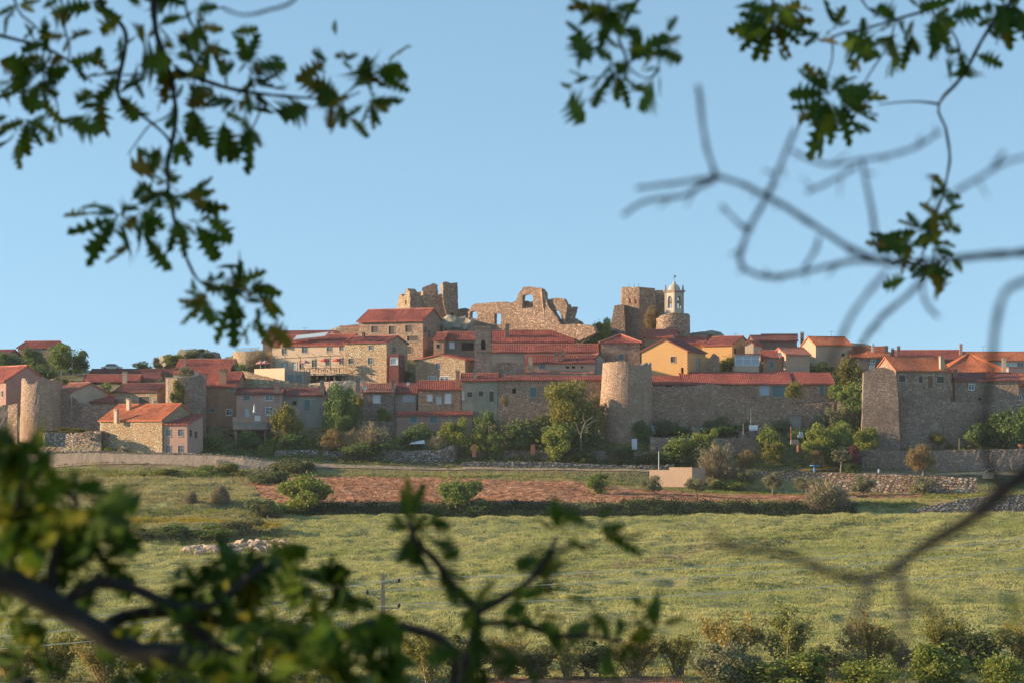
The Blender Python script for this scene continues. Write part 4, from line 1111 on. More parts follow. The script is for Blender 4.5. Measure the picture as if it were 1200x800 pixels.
# castle keep ruin, upper left
def keep():
    root = empty('castle_keep', px2w(500, 390, 455), 'ruined castle keep with jagged walls on the hilltop left', 'castle ruin')
    slab(root, 'front_wall', [(481, 347), (495, 346), (512, 345), (524, 344), (526, 370), (526, 394), (478, 394), (480, 365)], 452, -4, 3, M['ruin'], amp=.4, step=2)
    slab(root, 'side_wall', [(464.5, 364), (466, 353), (468, 345.5), (470.5, 344.5), (472, 348), (474.5, 345), (475, 340), (477.5, 338), (480, 342), (480.5, 352), (481, 394), (463.5, 394)], 456, 48, 2.2, M['gold'], holes=[[(474.6, 352), (476.4, 352), (476.2, 357), (474.8, 357)]], amp=.35, step=1.5, px_ref=481)  # sun-facing flank: the golden stone puts sunlight into the colour
    slab(root, 'broken_wall', [(480.5, 344), (486, 343), (493, 342), (494.5, 351), (481, 351)], 457, 14, 1.5, M['ruin'], amp=.3, step=1.5)
    slab(root, 'turret', [(494.5, 341), (495, 337.5), (503, 334), (508.5, 331.5), (511, 333), (511.3, 343), (511, 352), (493.5, 352)], 459, 3, 4, M['ruin'], amp=.35, step=1.5)
    slab(root, 'turret_block', [(493.3, 342), (495.8, 340.5), (496, 352), (493, 352)], 453.5, 40, 1, M['gold'], amp=.2, step=1.5)  # lit sliver of the turret, its brightness put into the paler stone
    slab(root, 'tower', [(519, 331), (523, 330), (529, 332), (536, 331), (536.5, 345), (537, 365), (537, 392), (523.5, 392), (523.5, 370), (519.5, 356)], 451, -6, 7, M['ruin'], holes=[[(527.5, 367), (531.5, 366.5), (531.5, 372.5), (527.5, 372.5)]], amp=.35, step=2)
    slab(root, 'low_wall', [(536.5, 362), (545, 361), (553, 363), (553, 374), (537, 376)], 454, 4, 2, M['ruin'], amp=.4, step=2)
keep()
def palace():
    root = empty('palace_ruin', px2w(620, 388, 449), 'roofless palace ruin with empty window openings against the sky', 'castle ruin')
    z = lambda L: [(540 + x / 5.7125, 320 + y / 5.7125) for x, y in L]
    slab(root, 'wall', z([(50, 260), (60, 240), (70, 222), (100, 205), (190, 200), (220, 195), (300, 192), (325, 205), (365, 190), (378, 165), (385, 140), (410, 108), (420, 92), (470, 92), (520, 98), (548, 108), (556, 150), (575, 190), (592, 235), (610, 255), (645, 300), (668, 345), (690, 345), (780, 340), (830, 345), (890, 355), (905, 400), (800, 450), (540, 540), (0, 540), (0, 310), (50, 310)]), 438, 30, 1.0, M['ruin'],
         holes=[z([(60, 262), (82, 255), (104, 258), (112, 285), (112, 303), (62, 303)]), z([(224, 272), (268, 270), (268, 345), (226, 343)]), z([(415, 150), (440, 142), (483, 150), (484, 232), (412, 236), (412, 190)])], amp=.35, step=2, px_ref=620)
    slab(root, 'window_back', z([(405, 188), (444, 186), (446, 196), (490, 190), (490, 250), (405, 250)]), 439.6, 30, .8, M['ruin'], amp=.3, step=2, px_ref=620)
    slab(root, 'buttress', z([(540, 104), (562, 108), (580, 132), (586, 175), (600, 225), (600, 262), (560, 300), (548, 190)]), 436.5, -28, 2.5, M['ruin'], amp=.35, step=2, px_ref=640)
    slab(root, 'window_wall', z([(588, 178), (630, 165), (690, 172), (705, 200), (712, 240), (700, 290), (690, 345), (664, 345), (640, 300), (600, 250)]), 436, 30, .9, M['ruin'], holes=[z([(624, 252), (652, 248), (668, 280), (684, 332), (676, 336), (650, 300)])], amp=.3, step=2, px_ref=650)
    slab(root, 'leaning_fragment', z([(706, 210), (735, 208), (740, 226), (786, 226), (768, 302), (815, 326), (828, 348), (690, 350), (702, 300)]), 437, -18, 2.5, M['ruin'], amp=.4, step=2, px_ref=670)
palace()
# hilltop rocks
def rock_mesh(seed, sx, sy, sz, sub=3):
    bm = bmesh.new(); bmesh.ops.create_icosphere(bm, subdivisions=sub, radius=1)
    for v in bm.verts:
        n = mnoise.fractal(v.co * 1.6 + Vector((seed * 7.1, seed, 0)), 1.0, 2.0, 4)
        m2 = mnoise.cell(v.co * 2.3 + Vector((seed, 3, 1)))
        v.co *= 1 + .35 * n + .12 * m2
        v.co = Vector((v.co.x * sx, v.co.y * sy, v.co.z * sz))
    me = bpy.data.meshes.new('rock'); bm.to_mesh(me); bm.free(); me.materials.append(M['rock'])
    return me
for k, (x, y, w, h, D, lab) in enumerate([(530, 385, 46, 19, 446, 'pale grey rock outcrop at the foot of the castle keep'), (552, 384, 22, 13, 444, 'smaller pale rock between keep and palace ruin'),
                                          (228, 429, 60, 24, 450, 'rounded boulder mound on the left skyline'), (203, 431, 40, 18, 451, 'low boulder beside the skyline mound'), (409, 388, 44, 9, 455, 'grassy rock dome behind the restaurant roof'),
                                          (828, 398, 44, 13, 450, 'dark rock shoulder right of the church bastion'), (1000, 408, 40, 8, 452, 'dark bushy knoll behind the right orange roofs'), (690, 388, 60, 10, 447, 'earthy slope rock between palace ruin and keep tower')]):
    s = D / F
    o = link('boulder', rock_mesh(k, w * s * .5, 4, h * s * .75), None, px2w(x, y, D))
    tag(o, lab, 'boulder')
# stone bell tower in the village
def bell_tower():
    D = 411.0; root = empty('bell_tower', px2w(566, 436, D), 'small shaded stone bell tower with one arched opening', 'bell tower')
    arch = [(563.5, 409.5), (563.5, 402), (564.5, 399.2), (566.2, 398), (568, 399.2), (569, 402), (569, 409.5)]
    slab(root, 'belfry', [(556.3, 383.5), (575.5, 383.5), (575.5, 410.5), (556.3, 410.5)], D, 0, .6, M['grey'], holes=[arch], amp=.05, step=6)
    k = D / F; x0 = (556.3 - 600) * k; w = 19.2 * k
    zt = (H0 - 383.5) * k; zm = (H0 - 410.5) * k; zb = (H0 - 445) * k
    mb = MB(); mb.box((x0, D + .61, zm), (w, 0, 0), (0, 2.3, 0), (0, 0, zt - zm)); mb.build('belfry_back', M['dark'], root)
    mb = MB(); mb.box((x0 - .15, D - .15, zm - .25), (w + .3, 0, 0), (0, 3.2, 0), (0, 0, .25)); mb.box((x0 - .12, D - .12, zt), (w + .24, 0, 0), (0, 3.1, 0), (0, 0, .2)); mb.build('cornice', M['stone'], root)
    mb = MB(); mb.box((x0 - .02, D + .03, zb), (w + .04, 0, 0), (0, 2.9, 0), (0, 0, zm - zb - .253)); mb.build('shaft', M['grey'], root)
bell_tower()
# octagonal keep tower and church bastion on the right of the hilltop
def keep_tower():
    D = 447.0; root = empty('keep_tower', px2w(745, 392, D), 'many sided castle tower with sunlit left faces on the hilltop', 'castle tower')
    round_tower('keep', '', '', 726.5, 771.5, 336.5, 395, D, M['ruin'], 724, 774, interp([(-3.1, 0.1), (-.5, -.2), (.1, 0), (1, .1), (3.1, .1)]), n=6, a0=0.0, parent=root, part='tower_wall', rough=.04)
    slab(root, 'lower_wall', [(716.5, 377), (720, 358), (731, 357), (733, 396), (715, 396)], D - .3, 14, 5, M['ruin'], amp=.4, step=2)
    slab(root, 'rear_wall', [(766, 340.5), (782, 340), (783, 372), (766, 376)], D + 7, 2, 3, M['ruin'], amp=.4, step=2)
    for k, x in enumerate((737, 743.3, 748.2)):
        b = px2w(x, 361, D - .55 if k == 0 else D - .35)
        t = empty('flagpole', b, ['left of three thin flagpoles on the castle tower', 'middle of three thin flagpoles on the castle tower', 'right of three thin flagpoles on the castle tower'][k], 'flagpole')
        mb = MB(); mb.tube([b, b + Vector((0, 0, 4.8))], [.05, .035], 5); mb.build('pole', M['darkmetal'], t)
        if k < 2:
            q = b + Vector((.05, -.03, .9)); mb = MB()
            for j in range(4): mb.box(q + Vector((j * .09, -.02 * (j % 2), 0)), (.092, 0, 0), (0, .02, 0), (0, 0, 1.1 - .18 * j))
            mb.build('flag', M['redcloth'], t)
    r2 = round_tower('church_bastion', 'round stone bastion carrying the white church belfry', 'bastion', 770, 810, 366.5, 400, 440, M['ruin'], 768, 811, interp([(-3.1, .2), (-1.2, 1.0), (-.8, .4), (-.3, .1), (0, 0), (1.1, .1), (1.3, .4), (3.1, .2)]))
keep_tower()
def white_belfry():
    D = 443.0; k = D / F
    root = empty('church_belfry', px2w(792, 368, D), 'white church belfry with domed top and arched bell openings', 'belfry')
    a = math.radians(32)
    u = Vector((math.cos(a), -math.sin(a), 0)); b = Vector((math.sin(a), math.cos(a), 0))
    # corner nearest the camera at px 791; left face 780..791 (towards the sun), right face 791..803
    # left face runs along -r ; build a square of side w turned so that both faces show
    th = math.radians(43)
    r = Vector((math.cos(th), math.sin(th), 0)); l = Vector((-math.sin(th), math.cos(th), 0))
    w = 2.55
    c = px2w(790.5, 368, D)
    zb = c.z - 1.2; zt = (H0 - 341) * k
    def face(o, d, name):
        mb = MB(); Lw = w
        wl = Wall((o.x, o.y), (d.x, d.y), Lw)
        s0, s1 = Lw * .32, Lw * .68; z0 = zt - 3.3; z1 = zt - 1.55
        n = 7; rad = (s1 - s0) / 2; top = [(s0 + rad - rad * math.cos(math.pi * i / n), z1 + rad * 1.1 * math.sin(math.pi * i / n)) for i in range(n + 1)]
        mb.quad(wl.at(0, zb), wl.at(s0, zb), wl.at(s0, zt), wl.at(0, zt)); mb.quad(wl.at(s1, zb), wl.at(Lw, zb), wl.at(Lw, zt), wl.at(s1, zt))
        mb.quad(wl.at(s0, zb), wl.at(s1, zb), wl.at(s1, z0), wl.at(s0, z0))
        for (p, q) in zip(top, top[1:]): mb.quad(wl.at(*p), wl.at(*q), wl.at(q[0], zt), wl.at(p[0], zt))
        lp = [(s0, z0)] + top + [(s1, z0)]
        for p, q in zip(lp, lp[1:] + lp[:1]): mb.quad(wl.at(*p), wl.at(*q), wl.at(*q, -.5), wl.at(*p, -.5))
        fw = mb.build(name, M['lime'], root)
        mb = MB()
        for p, q in zip(top, top[1:]): mb.box(wl.at(*p, -.02), wl.at(*q) - wl.at(*p), wl.at(*p, .05) - wl.at(*p), (0, 0, .16))
        for s in (s0 - .15, s1): mb.box(wl.at(s, z0, -.02), wl.at(s + .15, z0) - wl.at(s, z0), wl.at(s, z0, .05) - wl.at(s, z0), (0, 0, z1 - z0))
        mb.build('arch_trim', M['grey'], fw)
        mb = MB(); bc = wl.at((s0 + s1) / 2, z1 - .75, -.45); mb.lathe(bc, [(.34, 0), (.28, .12), (.2, .5), (.12, .62)], 12); mb.tube([bc + Vector((0, 0, .6)), bc + Vector((0, 0, 1.2))], [.04, .04], 5); mb.build('bell', M['rust'], root)
    l_start = c + l * w
    face(c, r, 'wall'); face(l_start, -l, 'wall'); face(c + r * w, l, 'wall'); face(c + r * w + l * w, -r, 'wall')
    mb = MB()
    for q, d1, d2 in ((c, r, l), (c + r * w, -r, l), (c + l * w, r, -l), (c + r * w + l * w, -r, -l)):
        mb.box(q - d1 * .05 - d2 * .05 + Vector((0, 0, zb - c.z)), d1 * .38, d2 * .38, (0, 0, zt - zb - .003))
    mb.build('corner_pilaster', M['greyr'], root)
    mb = MB(); o = c - r * .28 - l * .28; o.z = zt; mb.box(o, r * (w + .56), l * (w + .56), (0, 0, .2)); o = c - r * .15 - l * .15; o.z = zt - .25; mb.box(o, r * (w + .3), l * (w + .3), (0, 0, .247)); mb.build('cornice', M['grey'], root)
    mid = c + r * w / 2 + l * w / 2; mid.z = zt + .2
    mb = MB(); mb.lathe(mid, [(1.18, 0), (1.17, .25), (1.05, .65), (.8, 1.0), (.45, 1.22), (.3, 1.28), (.3, 1.45), (.22, 1.7), (.05, 1.85)], 20); mb.build('dome', M['lime'], root, smooth=False)
    for q in (c, c + r * w, c + l * w, c + r * w + l * w):
        p = Vector((q.x, q.y, zt + .2)); p += (Vector((mid.x, mid.y, p.z)) - p) * .06
        mb = MB(); mb.lathe(p, [(.2, 0), (.2, .35), (.1, .4), (.17, .62), (.12, .85), (.02, 1.15)], 8); mb.build('pinnacle', M['grey'], root)
    p = mid + Vector((0, 0, 1.8))
    mb = MB(); mb.tube([p, p + Vector((0, 0, 1.35))], [.035, .03], 5); mb.box(p + Vector((-.05, 0, .85)), (.45, .1, 0), (0, .04, 0), (0, 0, .25)); mb.box(p + Vector((-.3, 0, .62)), (.6, 0, 0), (0, .04, 0), (0, 0, .05)); mb.build('weather_vane', M['darkmetal'], root)
white_belfry()
def jag_ruin():
    t = empty('ruined_wall', px2w(834, 436, 407), 'jagged ruined stone wall end right of the ochre house', 'wall')
    slab(t, 'wall', [(824, 440), (824, 430), (829, 425), (832, 419), (836, 414), (838, 417), (838.5, 440)], 414, 20, 1, M['stone'], amp=.4, step=1.5)
    slab(t, 'return_wall', [(838, 414.5), (843, 418), (843.5, 440), (838, 440)], 413.5, -30, 1, M['stone'], amp=.4, step=1.5)
jag_ruin()
# ------------------------------------------------------------------ vegetation
def leaf_quads(c, size, rs, stretch=1.5, up=0.0):
    """one small diamond leaf per centre, random facing"""
    n = len(c)
    a = rs.normal(size=(n, 3)); a[:, 2] += up; a /= np.linalg.norm(a, axis=1)[:, None]
    b = np.cross(a, rs.normal(size=(n, 3))); b /= np.linalg.norm(b, axis=1)[:, None]
    s = (size * rs.uniform(.6, 1.35, n))[:, None]
    V = np.stack([c - a * s * stretch * .5, c + b * s * .5, c + a * s * stretch * .5, c - b * s * .5], 1).reshape(-1, 3)
    Fc = np.arange(4 * n).reshape(n, 4)
    return V, Fc

def crown_arr(seed, n, leaf, zlo, zhi, nb=16, rb=.2, squash=1.0, up=0.0, top=1.0, core=.55):
    rs = np.random.default_rng(seed)
    zc, hz = (zlo + zhi) / 2, (zhi - zlo) / 2
    B = []
    lobes = [(rs.uniform(-.2, .2), rs.uniform(-.2, .2), rs.uniform(-.25, .3), rs.uniform(.55, 1.0)) for _ in range(5)]
    while len(B) < nb:
        d = rs.normal(size=3); d /= np.linalg.norm(d); r = rs.uniform(core, 1.0)
        p = np.array([d[0] * r * .42, d[1] * r * .42, zc + d[2] * r * hz * .85])
        lx, ly, lz, lr = lobes[len(B) % 5]
        p = np.array([p[0] * lr + lx, p[1] * lr + ly, zc + (p[2] - zc) * lr + lz * hz])
        f = 1 - (1 - top) * max(0, (p[2] - zc) / hz)
        p[0] *= f; p[1] *= f
        B.append((p, rb * rs.uniform(.45, 1.3)))
    C = []
    for p, r in B:
        k = int(n / nb)
        d = rs.normal(size=(k, 3)); d /= np.linalg.norm(d, axis=1)[:, None]
        rr = r * rs.uniform(.35, 1.0, k) ** .6
        q = p + d * rr[:, None] * np.array([1, 1, .8 * squash])
        C.append(q)
    k = n // 8                                                   # loose leaves between the clumps
    d = rs.normal(size=(k, 3)); d /= np.linalg.norm(d, axis=1)[:, None]
    rr = rs.uniform(.2, 1.08, k)
    C.append(np.stack([d[:, 0] * rr * .46, d[:, 1] * rr * .46, zc + d[:, 2] * rr * hz], -1))
    C = np.concatenate(C); C[:, 2] = np.maximum(C[:, 2], .02)
    return leaf_quads(C, leaf, rs, up=up)

def twig_arr(seed, n, zlo, zhi, wd=.006, ln=.16):
    """fine twigs reaching up and out"""
    rs = np.random.default_rng(seed)
    d = rs.normal(size=(n, 3)); d[:, 2] = np.abs(d[:, 2]) * .9 + .1; d /= np.linalg.norm(d, axis=1)[:, None]
    r = rs.uniform(.25, 1.0, n) ** .7
    lump = 1 + .18 * np.sin(d[:, 0] * 7 + seed) * np.sin(d[:, 1] * 6 + 2 * seed)
    p = np.stack([d[:, 0] * .44 * r * lump, d[:, 1] * .44 * r * lump, zlo + d[:, 2] * (zhi - zlo) * .85 * r * lump], -1)
    a = d + rs.normal(size=(n, 3)) * .45; a[:, 2] += .35; a /= np.linalg.norm(a, axis=1)[:, None]
    b = np.cross(a, rs.normal(size=(n, 3))); b /= np.linalg.norm(b, axis=1)[:, None]
    L = (ln * rs.uniform(.5, 1.3, n))[:, None]; w = wd * rs.uniform(.7, 1.6, (n, 1))
    V = np.stack([p - a * L * .5 - b * w, p - a * L * .5 + b * w, p + a * L * .5 + b * w * .4, p + a * L * .5 - b * w * .4], 1).reshape(-1, 3)
    return V, np.arange(4 * n).reshape(n, 4)

def trunk_mb(seed, h, spread, r=.022, limbs=5, zc=.6, multi=1):
    rs = random.Random(seed); mb = MB()
    for m_ in range(multi):
        ang = rs.uniform(0, 6.28); ox, oy = (.05 * math.cos(ang), .05 * math.sin(ang)) if multi > 1 else (0, 0)
        lx, ly = rs.uniform(-.04, .04) + ox * 2, rs.uniform(-.04, .04) + oy * 2
        mb.tube([(ox, oy, -.06), (ox * 1.1 + lx * .3, oy + ly * .3, h * .5), (ox + lx, oy + ly, h)], [r * 1.4, r, r * .85])
        for k in range(limbs):
            a = 2 * math.pi * k / limbs + rs.uniform(-.4, .4); q = rs.uniform(.5, 1) * spread; z = zc + rs.uniform(-.1, .25)
            x0, y0 = ox + lx, oy + ly
            mb.tube([(x0, y0, h * .95), (x0 + q * .5 * math.cos(a), y0 + q * .5 * math.sin(a), (h + z) / 2 + .03), (x0 + q * math.cos(a), y0 + q * math.sin(a), z)], [r * .75, r * .5, r * .18], 5)
    return mb
PROTO = {}
def proto(kind, parts):
    """parts: list of (name, mesh)"""
    PROTO.setdefault(kind, []).append(parts)
def mk(kind, seeds, leafmat, barkmat, n, leaf, zlo, zhi, trunk=None, **kw):
    for s in seeds:
        V, Fc = crown_arr(s, n, leaf, zlo, zhi, **kw)
        pr = [('crown' if trunk else 'foliage', np_mesh('crown' if trunk else 'foliage', V, Fc, M[leafmat]))]
        me = (trunk_mb(s, *trunk) if trunk else trunk_mb(s, .3, .2, .015, 4, .5, 3)).mesh('trunk' if trunk else 'stem'); me.materials.append(M[barkmat])
        pr.append(('trunk' if trunk else 'stem', me))
        proto(kind, pr)
mk('bigtree', (1,), 'lf_yellow', 'bark', 11050, 0.027, .16, 1.0, (.25, .3), nb=30, rb=.15)
mk('yellow', (2, 3), 'lf_yellow', 'bark', 7140, 0.034, .15, 1.0, (.22, .3), nb=20, rb=.18)
mk('green', (4, 5), 'lf_green', 'bark', 6120, 0.037, .15, 1.0, (.22, .3), nb=18, rb=.18)
mk('fresh', (6, 7), 'lf_fresh', 'bark', 6120, 0.037, .15, 1.0, (.22, .3), nb=18, rb=.18)
mk('dark', (8, 9), 'lf_dark', 'bark', 7140, 0.037, .08, 1.0, (.2, .3), nb=18, rb=.2)
mk('olive', (10, 11), 'lf_olive', 'pbark', 5100, 0.036, .25, 1.0, (.3, .32), nb=14, rb=.17)
mk('purple', (12,), 'lf_purple', 'bark', 4080, 0.044, .35, 1.0, (.4, .25), nb=10, rb=.2)
mk('cypress', (13,), 'lf_dark', 'bark', 4420, 0.040, .0, 1.0, (.15, .1), nb=18, rb=.16, top=.35)
mk('bush_dark', (14, 15), 'lf_dark', 'bark', 4420, 0.044, .02, 1.0, nb=14, rb=.2)
mk('bush_green', (16, 17), 'lf_green', 'bark', 4420, 0.044, .02, 1.0, nb=14, rb=.2)
mk('bush_fresh', (18, 19), 'lf_fresh', 'bark', 5780, 0.036, .02, 1.0, nb=18, rb=.17)
mk('bush_yellow', (20,), 'lf_yellow', 'bark', 4420, 0.040, .02, 1.0, nb=14, rb=.2)
mk('bush_scrub', (21, 22), 'lf_scrub', 'pbark', 4420, 0.040, .02, 1.0, nb=16, rb=.18)
mk('bush_olive', (23, 24), 'lf_olive', 'pbark', 5440, 0.034, .02, 1.0, nb=18, rb=.17)
mk('rust', (25,), 'lf_rust', 'pbark', 8840, 0.024, .12, 1.0, (.2, .3), nb=24, rb=.16)
mk('pollard', (26, 27), 'lf_olive', 'pbark', 2550, 0.040, .35, 1.0, (.4, .35, .03), nb=14, rb=.13)
for s in (30, 31, 32):                                             # leafless twiggy bushes
    V, Fc = twig_arr(s, 5200, .08, 1.0)
    V2, F2 = crown_arr(s + 50, 500, .028, .15, 1.0, nb=18, rb=.16)
    me = np_mesh('twigs', V, Fc, M['lf_bare'])
    me2 = np_mesh('leaves', V2, F2, M['lf_olive'])
    t = trunk_mb(s, .22, .34, .016, 6, .55, 2).mesh('stem'); t.materials.append(M['pbark'])
    proto('bare', [('twigs', me), ('foliage', me2), ('stem', t)])
for s in (40, 41, 42, 43):                                         # upright leafy saplings with many stems
    rs = random.Random(s); mb = MB(); C = []
    for k in range(13):
        a = rs.uniform(0, 6.28); o = rs.uniform(.12, .5); z = rs.uniform(.6, 1.0) * (1.05 - o * .5)
        p0 = Vector((rs.uniform(-.05, .05), rs.uniform(-.05, .05), -.05)); p2 = Vector((o * math.cos(a), o * math.sin(a), z)); p1 = p0.lerp(p2, .5) + Vector((0, 0, .12))
        mb.tube([p0, p1, p2], [.012, .009, .003], 5)
        for j in range(3):
            t = rs.uniform(.35, .8); b0 = p0.lerp(p1, t * 2) if t < .5 else p1.lerp(p2, t * 2 - 1)
            e = b0 + Vector((rs.uniform(-.14, .14), rs.uniform(-.14, .14), rs.uniform(.06, .2))); mb.tube([b0, e], [.006, .002], 4)
            for i in range(80): C.append(b0.lerp(e, rs.random()) + Vector((rs.gauss(0, .022), rs.gauss(0, .022), rs.gauss(0, .022))))
        for i in range(190):
            t = rs.uniform(.16, 1.02); b0 = p0.lerp(p1, t * 2) if t < .5 else p1.lerp(p2, t * 2 - 1)
            C.append(b0 + Vector((rs.gauss(0, .034), rs.gauss(0, .034), rs.gauss(0, .034))))
    V, Fc = leaf_quads(np.array([tuple(c) for c in C]), .021, np.random.default_rng(s), 1.7)
    me = np_mesh('foliage', V, Fc, M[['lf_gold', 'lf_yellow', 'lf_gold', 'lf_weed'][s - 40]])
    t = mb.mesh('stems'); t.materials.append(M['pbark'])
    proto(['sapling', 'sapling', 'sapling', 'sapling'][s - 40], [('foliage', me), ('stem', t)])

NAMES = dict(bigtree='tree', yellow='tree', green='tree', fresh='tree', dark='tree', olive='olive_tree', purple='tree', cypress='cypress_tree', rust='tree', pollard='tree', bare='shrub', sapling='shrub')
_pk = {}
def plant(kind, px, yt, yb, w, label, D=None, group=None, rz=None, var=None):
    """plant seen from column px-w/2 to px+w/2 and from row yt down to yb"""
    if D is None: D = gD(px, yb)
    fixed = any(t in label for t in ('ivy tumbling', 'on top of', 'creeper', 'hanging from', 'climbing', 'blossoming', 'topping', 'side of the dark tree', 'ivy tower'))
    gy = H0 - tzp(px, D) * F / D                     # row where the ground lies under it
    if gy > yb + 12 and not fixed: D = max(D, gD(px, yb)); gy = H0 - tzp(px, D) * F / D
    if gy > yb + 1 and not fixed: yb = gy + 1
    _pk[kind] = _pk.get(kind, -1) + 1
    lst = PROTO[kind]; parts = lst[(_pk[kind] if var is None else var) % len(lst)]
    k = D / F
    nm = NAMES.get(kind, 'shrub')
    root = empty(nm, px2w(px, yb, D), label, nm.replace('_', ' '), group)
    root.rotation_euler.z = R.uniform(0, 6.28) if rz is None else rz
    root.scale = (w * k, w * k, (yb - yt) * k)
    for n_, me in parts: link(n_, me, root)
    return root
P_ = plant
# left skyline
P_('dark', 10, 412, 438, 34, 'dark tree clump at the left skyline before the distant house', 448)
P_('dark', 37, 407, 436, 27, 'dark green tree covering the left half of the distant house', 446)
P_('green', 70, 403, 447, 40, 'tall feathery light green tree on the left skyline', 440)
P_('dark', 88, 408, 446, 34, 'darker pointed tree right of the feathery light green tree', 443)
P_('bush_dark', 48, 428, 452, 34, 'dark bush behind the rim of the left round tower', 430)
P_('bush_yellow', 71, 440, 452, 26, 'yellowish bush between left tower and feathery tree', 426)
P_('bush_green', 8, 464, 476, 16, 'green bush before the far left pink gable', 397)
P_('bush_dark', 138, 432, 446, 30, 'dark bushes under the parked white car on the skyline', 446)
P_('bush_dark', 168, 424, 442, 26, 'dark rounded bush left of the skyline boulder mound', 446)
P_('pollard', 184, 417, 436, 14, 'small umbrella shaped pine on the left skyline', 445)
P_('bush_green', 207, 413, 432, 30, 'green bush climbing the left side of the boulder mound', 446)
P_('bush_scrub', 232, 408, 432, 52, 'dark scrub cap on the skyline boulder mound', 449)
P_('bush_olive', 272, 418, 440, 22, 'bush beside the dark gable at the rubble bastion', 424)
P_('bare', 303, 408, 432, 34, 'twiggy bush against the rounded sunlit bastion', 428)
P_('bush_dark', 284, 424, 446, 18, 'dark bush below the rounded sunlit bastion', 422)
P_('bush_green', 127, 450, 468, 28, 'green bush spilling from the dark gallery house', 412)
# ivy and around left houses
P_('bush_yellow', 209, 438, 480, 20, 'ivy tumbling down the corner of the old shouldered tower', 395.6)
P_('bush_olive', 219, 428, 444, 24, 'leafy bush growing on top of the ivy tower', 400)
P_('bush_dark', 63, 491, 508, 16, 'dark bush at the base of the left round tower', 388)
P_('bush_dark', 108, 487, 506, 26, 'dark bush before the stepped dark town wall', 391)
P_('bush_dark', 101, 500, 510, 18, 'low bush on the rubble bank left of the barn', 388)
P_('bush_yellow', 84, 499, 508, 56, 'yellow green weeds topping the rubble bank left of the barn', 387)
P_('bush_dark', 248, 508, 532, 34, 'dark bushes right of the small pink house', 391)
P_('bush_dark', 288, 505, 531, 34, 'dark round bush under the pink terrace', 393)
P_('bush_green', 320, 510, 534, 18, 'green bush right of the pink terrace base', 392)
P_('bush_fresh', 306, 520, 532, 10, 'small bright green bush left of the garden wall end', 389)
P_('bush_fresh', 316, 521, 532, 8, 'tiny bright green bush next to a similar slightly larger one', 389)
P_('yellow', 333, 471, 520, 44, 'large yellow green tree before the pink house', 395)
P_('bush_dark', 345, 505, 530, 50, 'dark undergrowth below the yellow green tree', 394)
P_('bush_dark', 393, 453, 500, 38, 'dense dark ivy mass left of the white blind house', 400, None)
P_('dark', 412, 453, 500, 30, 'rounded dark green tree right of the ivy mass', 400)
P_('bush_yellow', 421, 462, 478, 14, 'yellow lit bush on the side of the dark tree', 398)
P_('green', 390, 478, 525, 34, 'mid green tree in front of the dark ivy mass', 395)
P_('rust', 388, 500, 530, 36, 'broad yellowish feathery bush at the gap in the garden wall', 390.5)
P_('bush_dark', 405, 505, 531, 30, 'dark bush between two feathery bushes', 391.5)
P_('bare', 436, 492, 529, 52, 'large pale leafless bush behind the curved garden wall', 390)
P_('bare', 412, 500, 530, 30, 'smaller pale leafless bush left of the large pale one', 390)
P_('bush_dark', 432, 517, 534, 60, 'dark hedge at the foot of the pale leafless bush', 388.5)
P_('green', 449, 479, 506, 24, 'light leaved tree left of the long low shed', 396)
P_('bush_olive', 474, 489, 510, 22, 'pale bush at the left end of the long low shed', 395)
P_('bush_dark', 480, 500, 528, 36, 'dark bush before the long low shed', 392)
P_('bush_dark', 493, 497, 522, 34, 'second dark bush before the long low shed', 393)
P_('bare', 512, 507, 528, 34, 'low pale twiggy bush above the curved wall', 390)
P_('fresh', 530, 490, 530, 34, 'bright green tree at the right end of the curved wall', 391.5)
P_('bush_green', 516, 517, 532, 30, 'low green bush inside the curved wall corner', 389.5)
P_('dark', 570, 479, 508, 34, 'round dark green tree below the mossy grey house', 397)
P_('bush_fresh', 557, 501, 530, 34, 'bright green bush left of the shaded garden wall', 391)
P_('bush_green', 577, 503, 533, 26, 'second green bush left of the shaded garden wall', 390.2)
P_('bush_olive', 598, 488, 512, 50, 'grey green bushes below the row house', 395)
P_('bush_dark', 610, 493, 520, 60, 'dark undergrowth beneath the row house', 394)
P_('bush_scrub', 640, 480, 515, 60, 'grassy scrub bank left of the big tree', 398)
P_('rust', 591, 461, 479, 10, 'pale blossoming shrub against the long dark stone house', 400)
P_('bigtree', 671, 443, 528, 66, 'biggest yellow green tree left of the main round tower', 393.6)
P_('bush_olive', 646, 485, 510, 40, 'pale grey bush under the biggest tree', 392)
P_('bush_dark', 672, 495, 526, 76, 'dark shrubs in the shade under the biggest tree', 392.5)
P_('bush_rust' if False else 'rust', 700, 460, 510, 26, 'brownish creeper between biggest tree and main tower', 398)
P_('fresh', 650, 497, 541, 46, 'bright green round tree before the shaded garden wall', 388)
P_('bush_scrub', 612, 515, 530, 40, 'young vines on top of the shaded garden wall', 392.2)
P_('bush_scrub', 684, 522, 546, 40, 'low brush right of the bright green round tree', 387.5)
P_('bush_dark', 690, 531, 545, 30, 'dark low bush on the lane wall below the main tower', 387)
P_('bush_scrub', 730, 520, 546, 40, 'grey brush below the main round tower', 388)
P_('bush_scrub', 762, 527, 547, 36, 'scrubby weeds right of the grey brush below the tower', 388)
P_('bush_green', 733, 490, 510, 36, 'green bush at the foot of the main round tower', 396.5)
P_('bush_dark', 751, 494, 512, 24, 'dark bush at the right foot of the main round tower', 396.5)
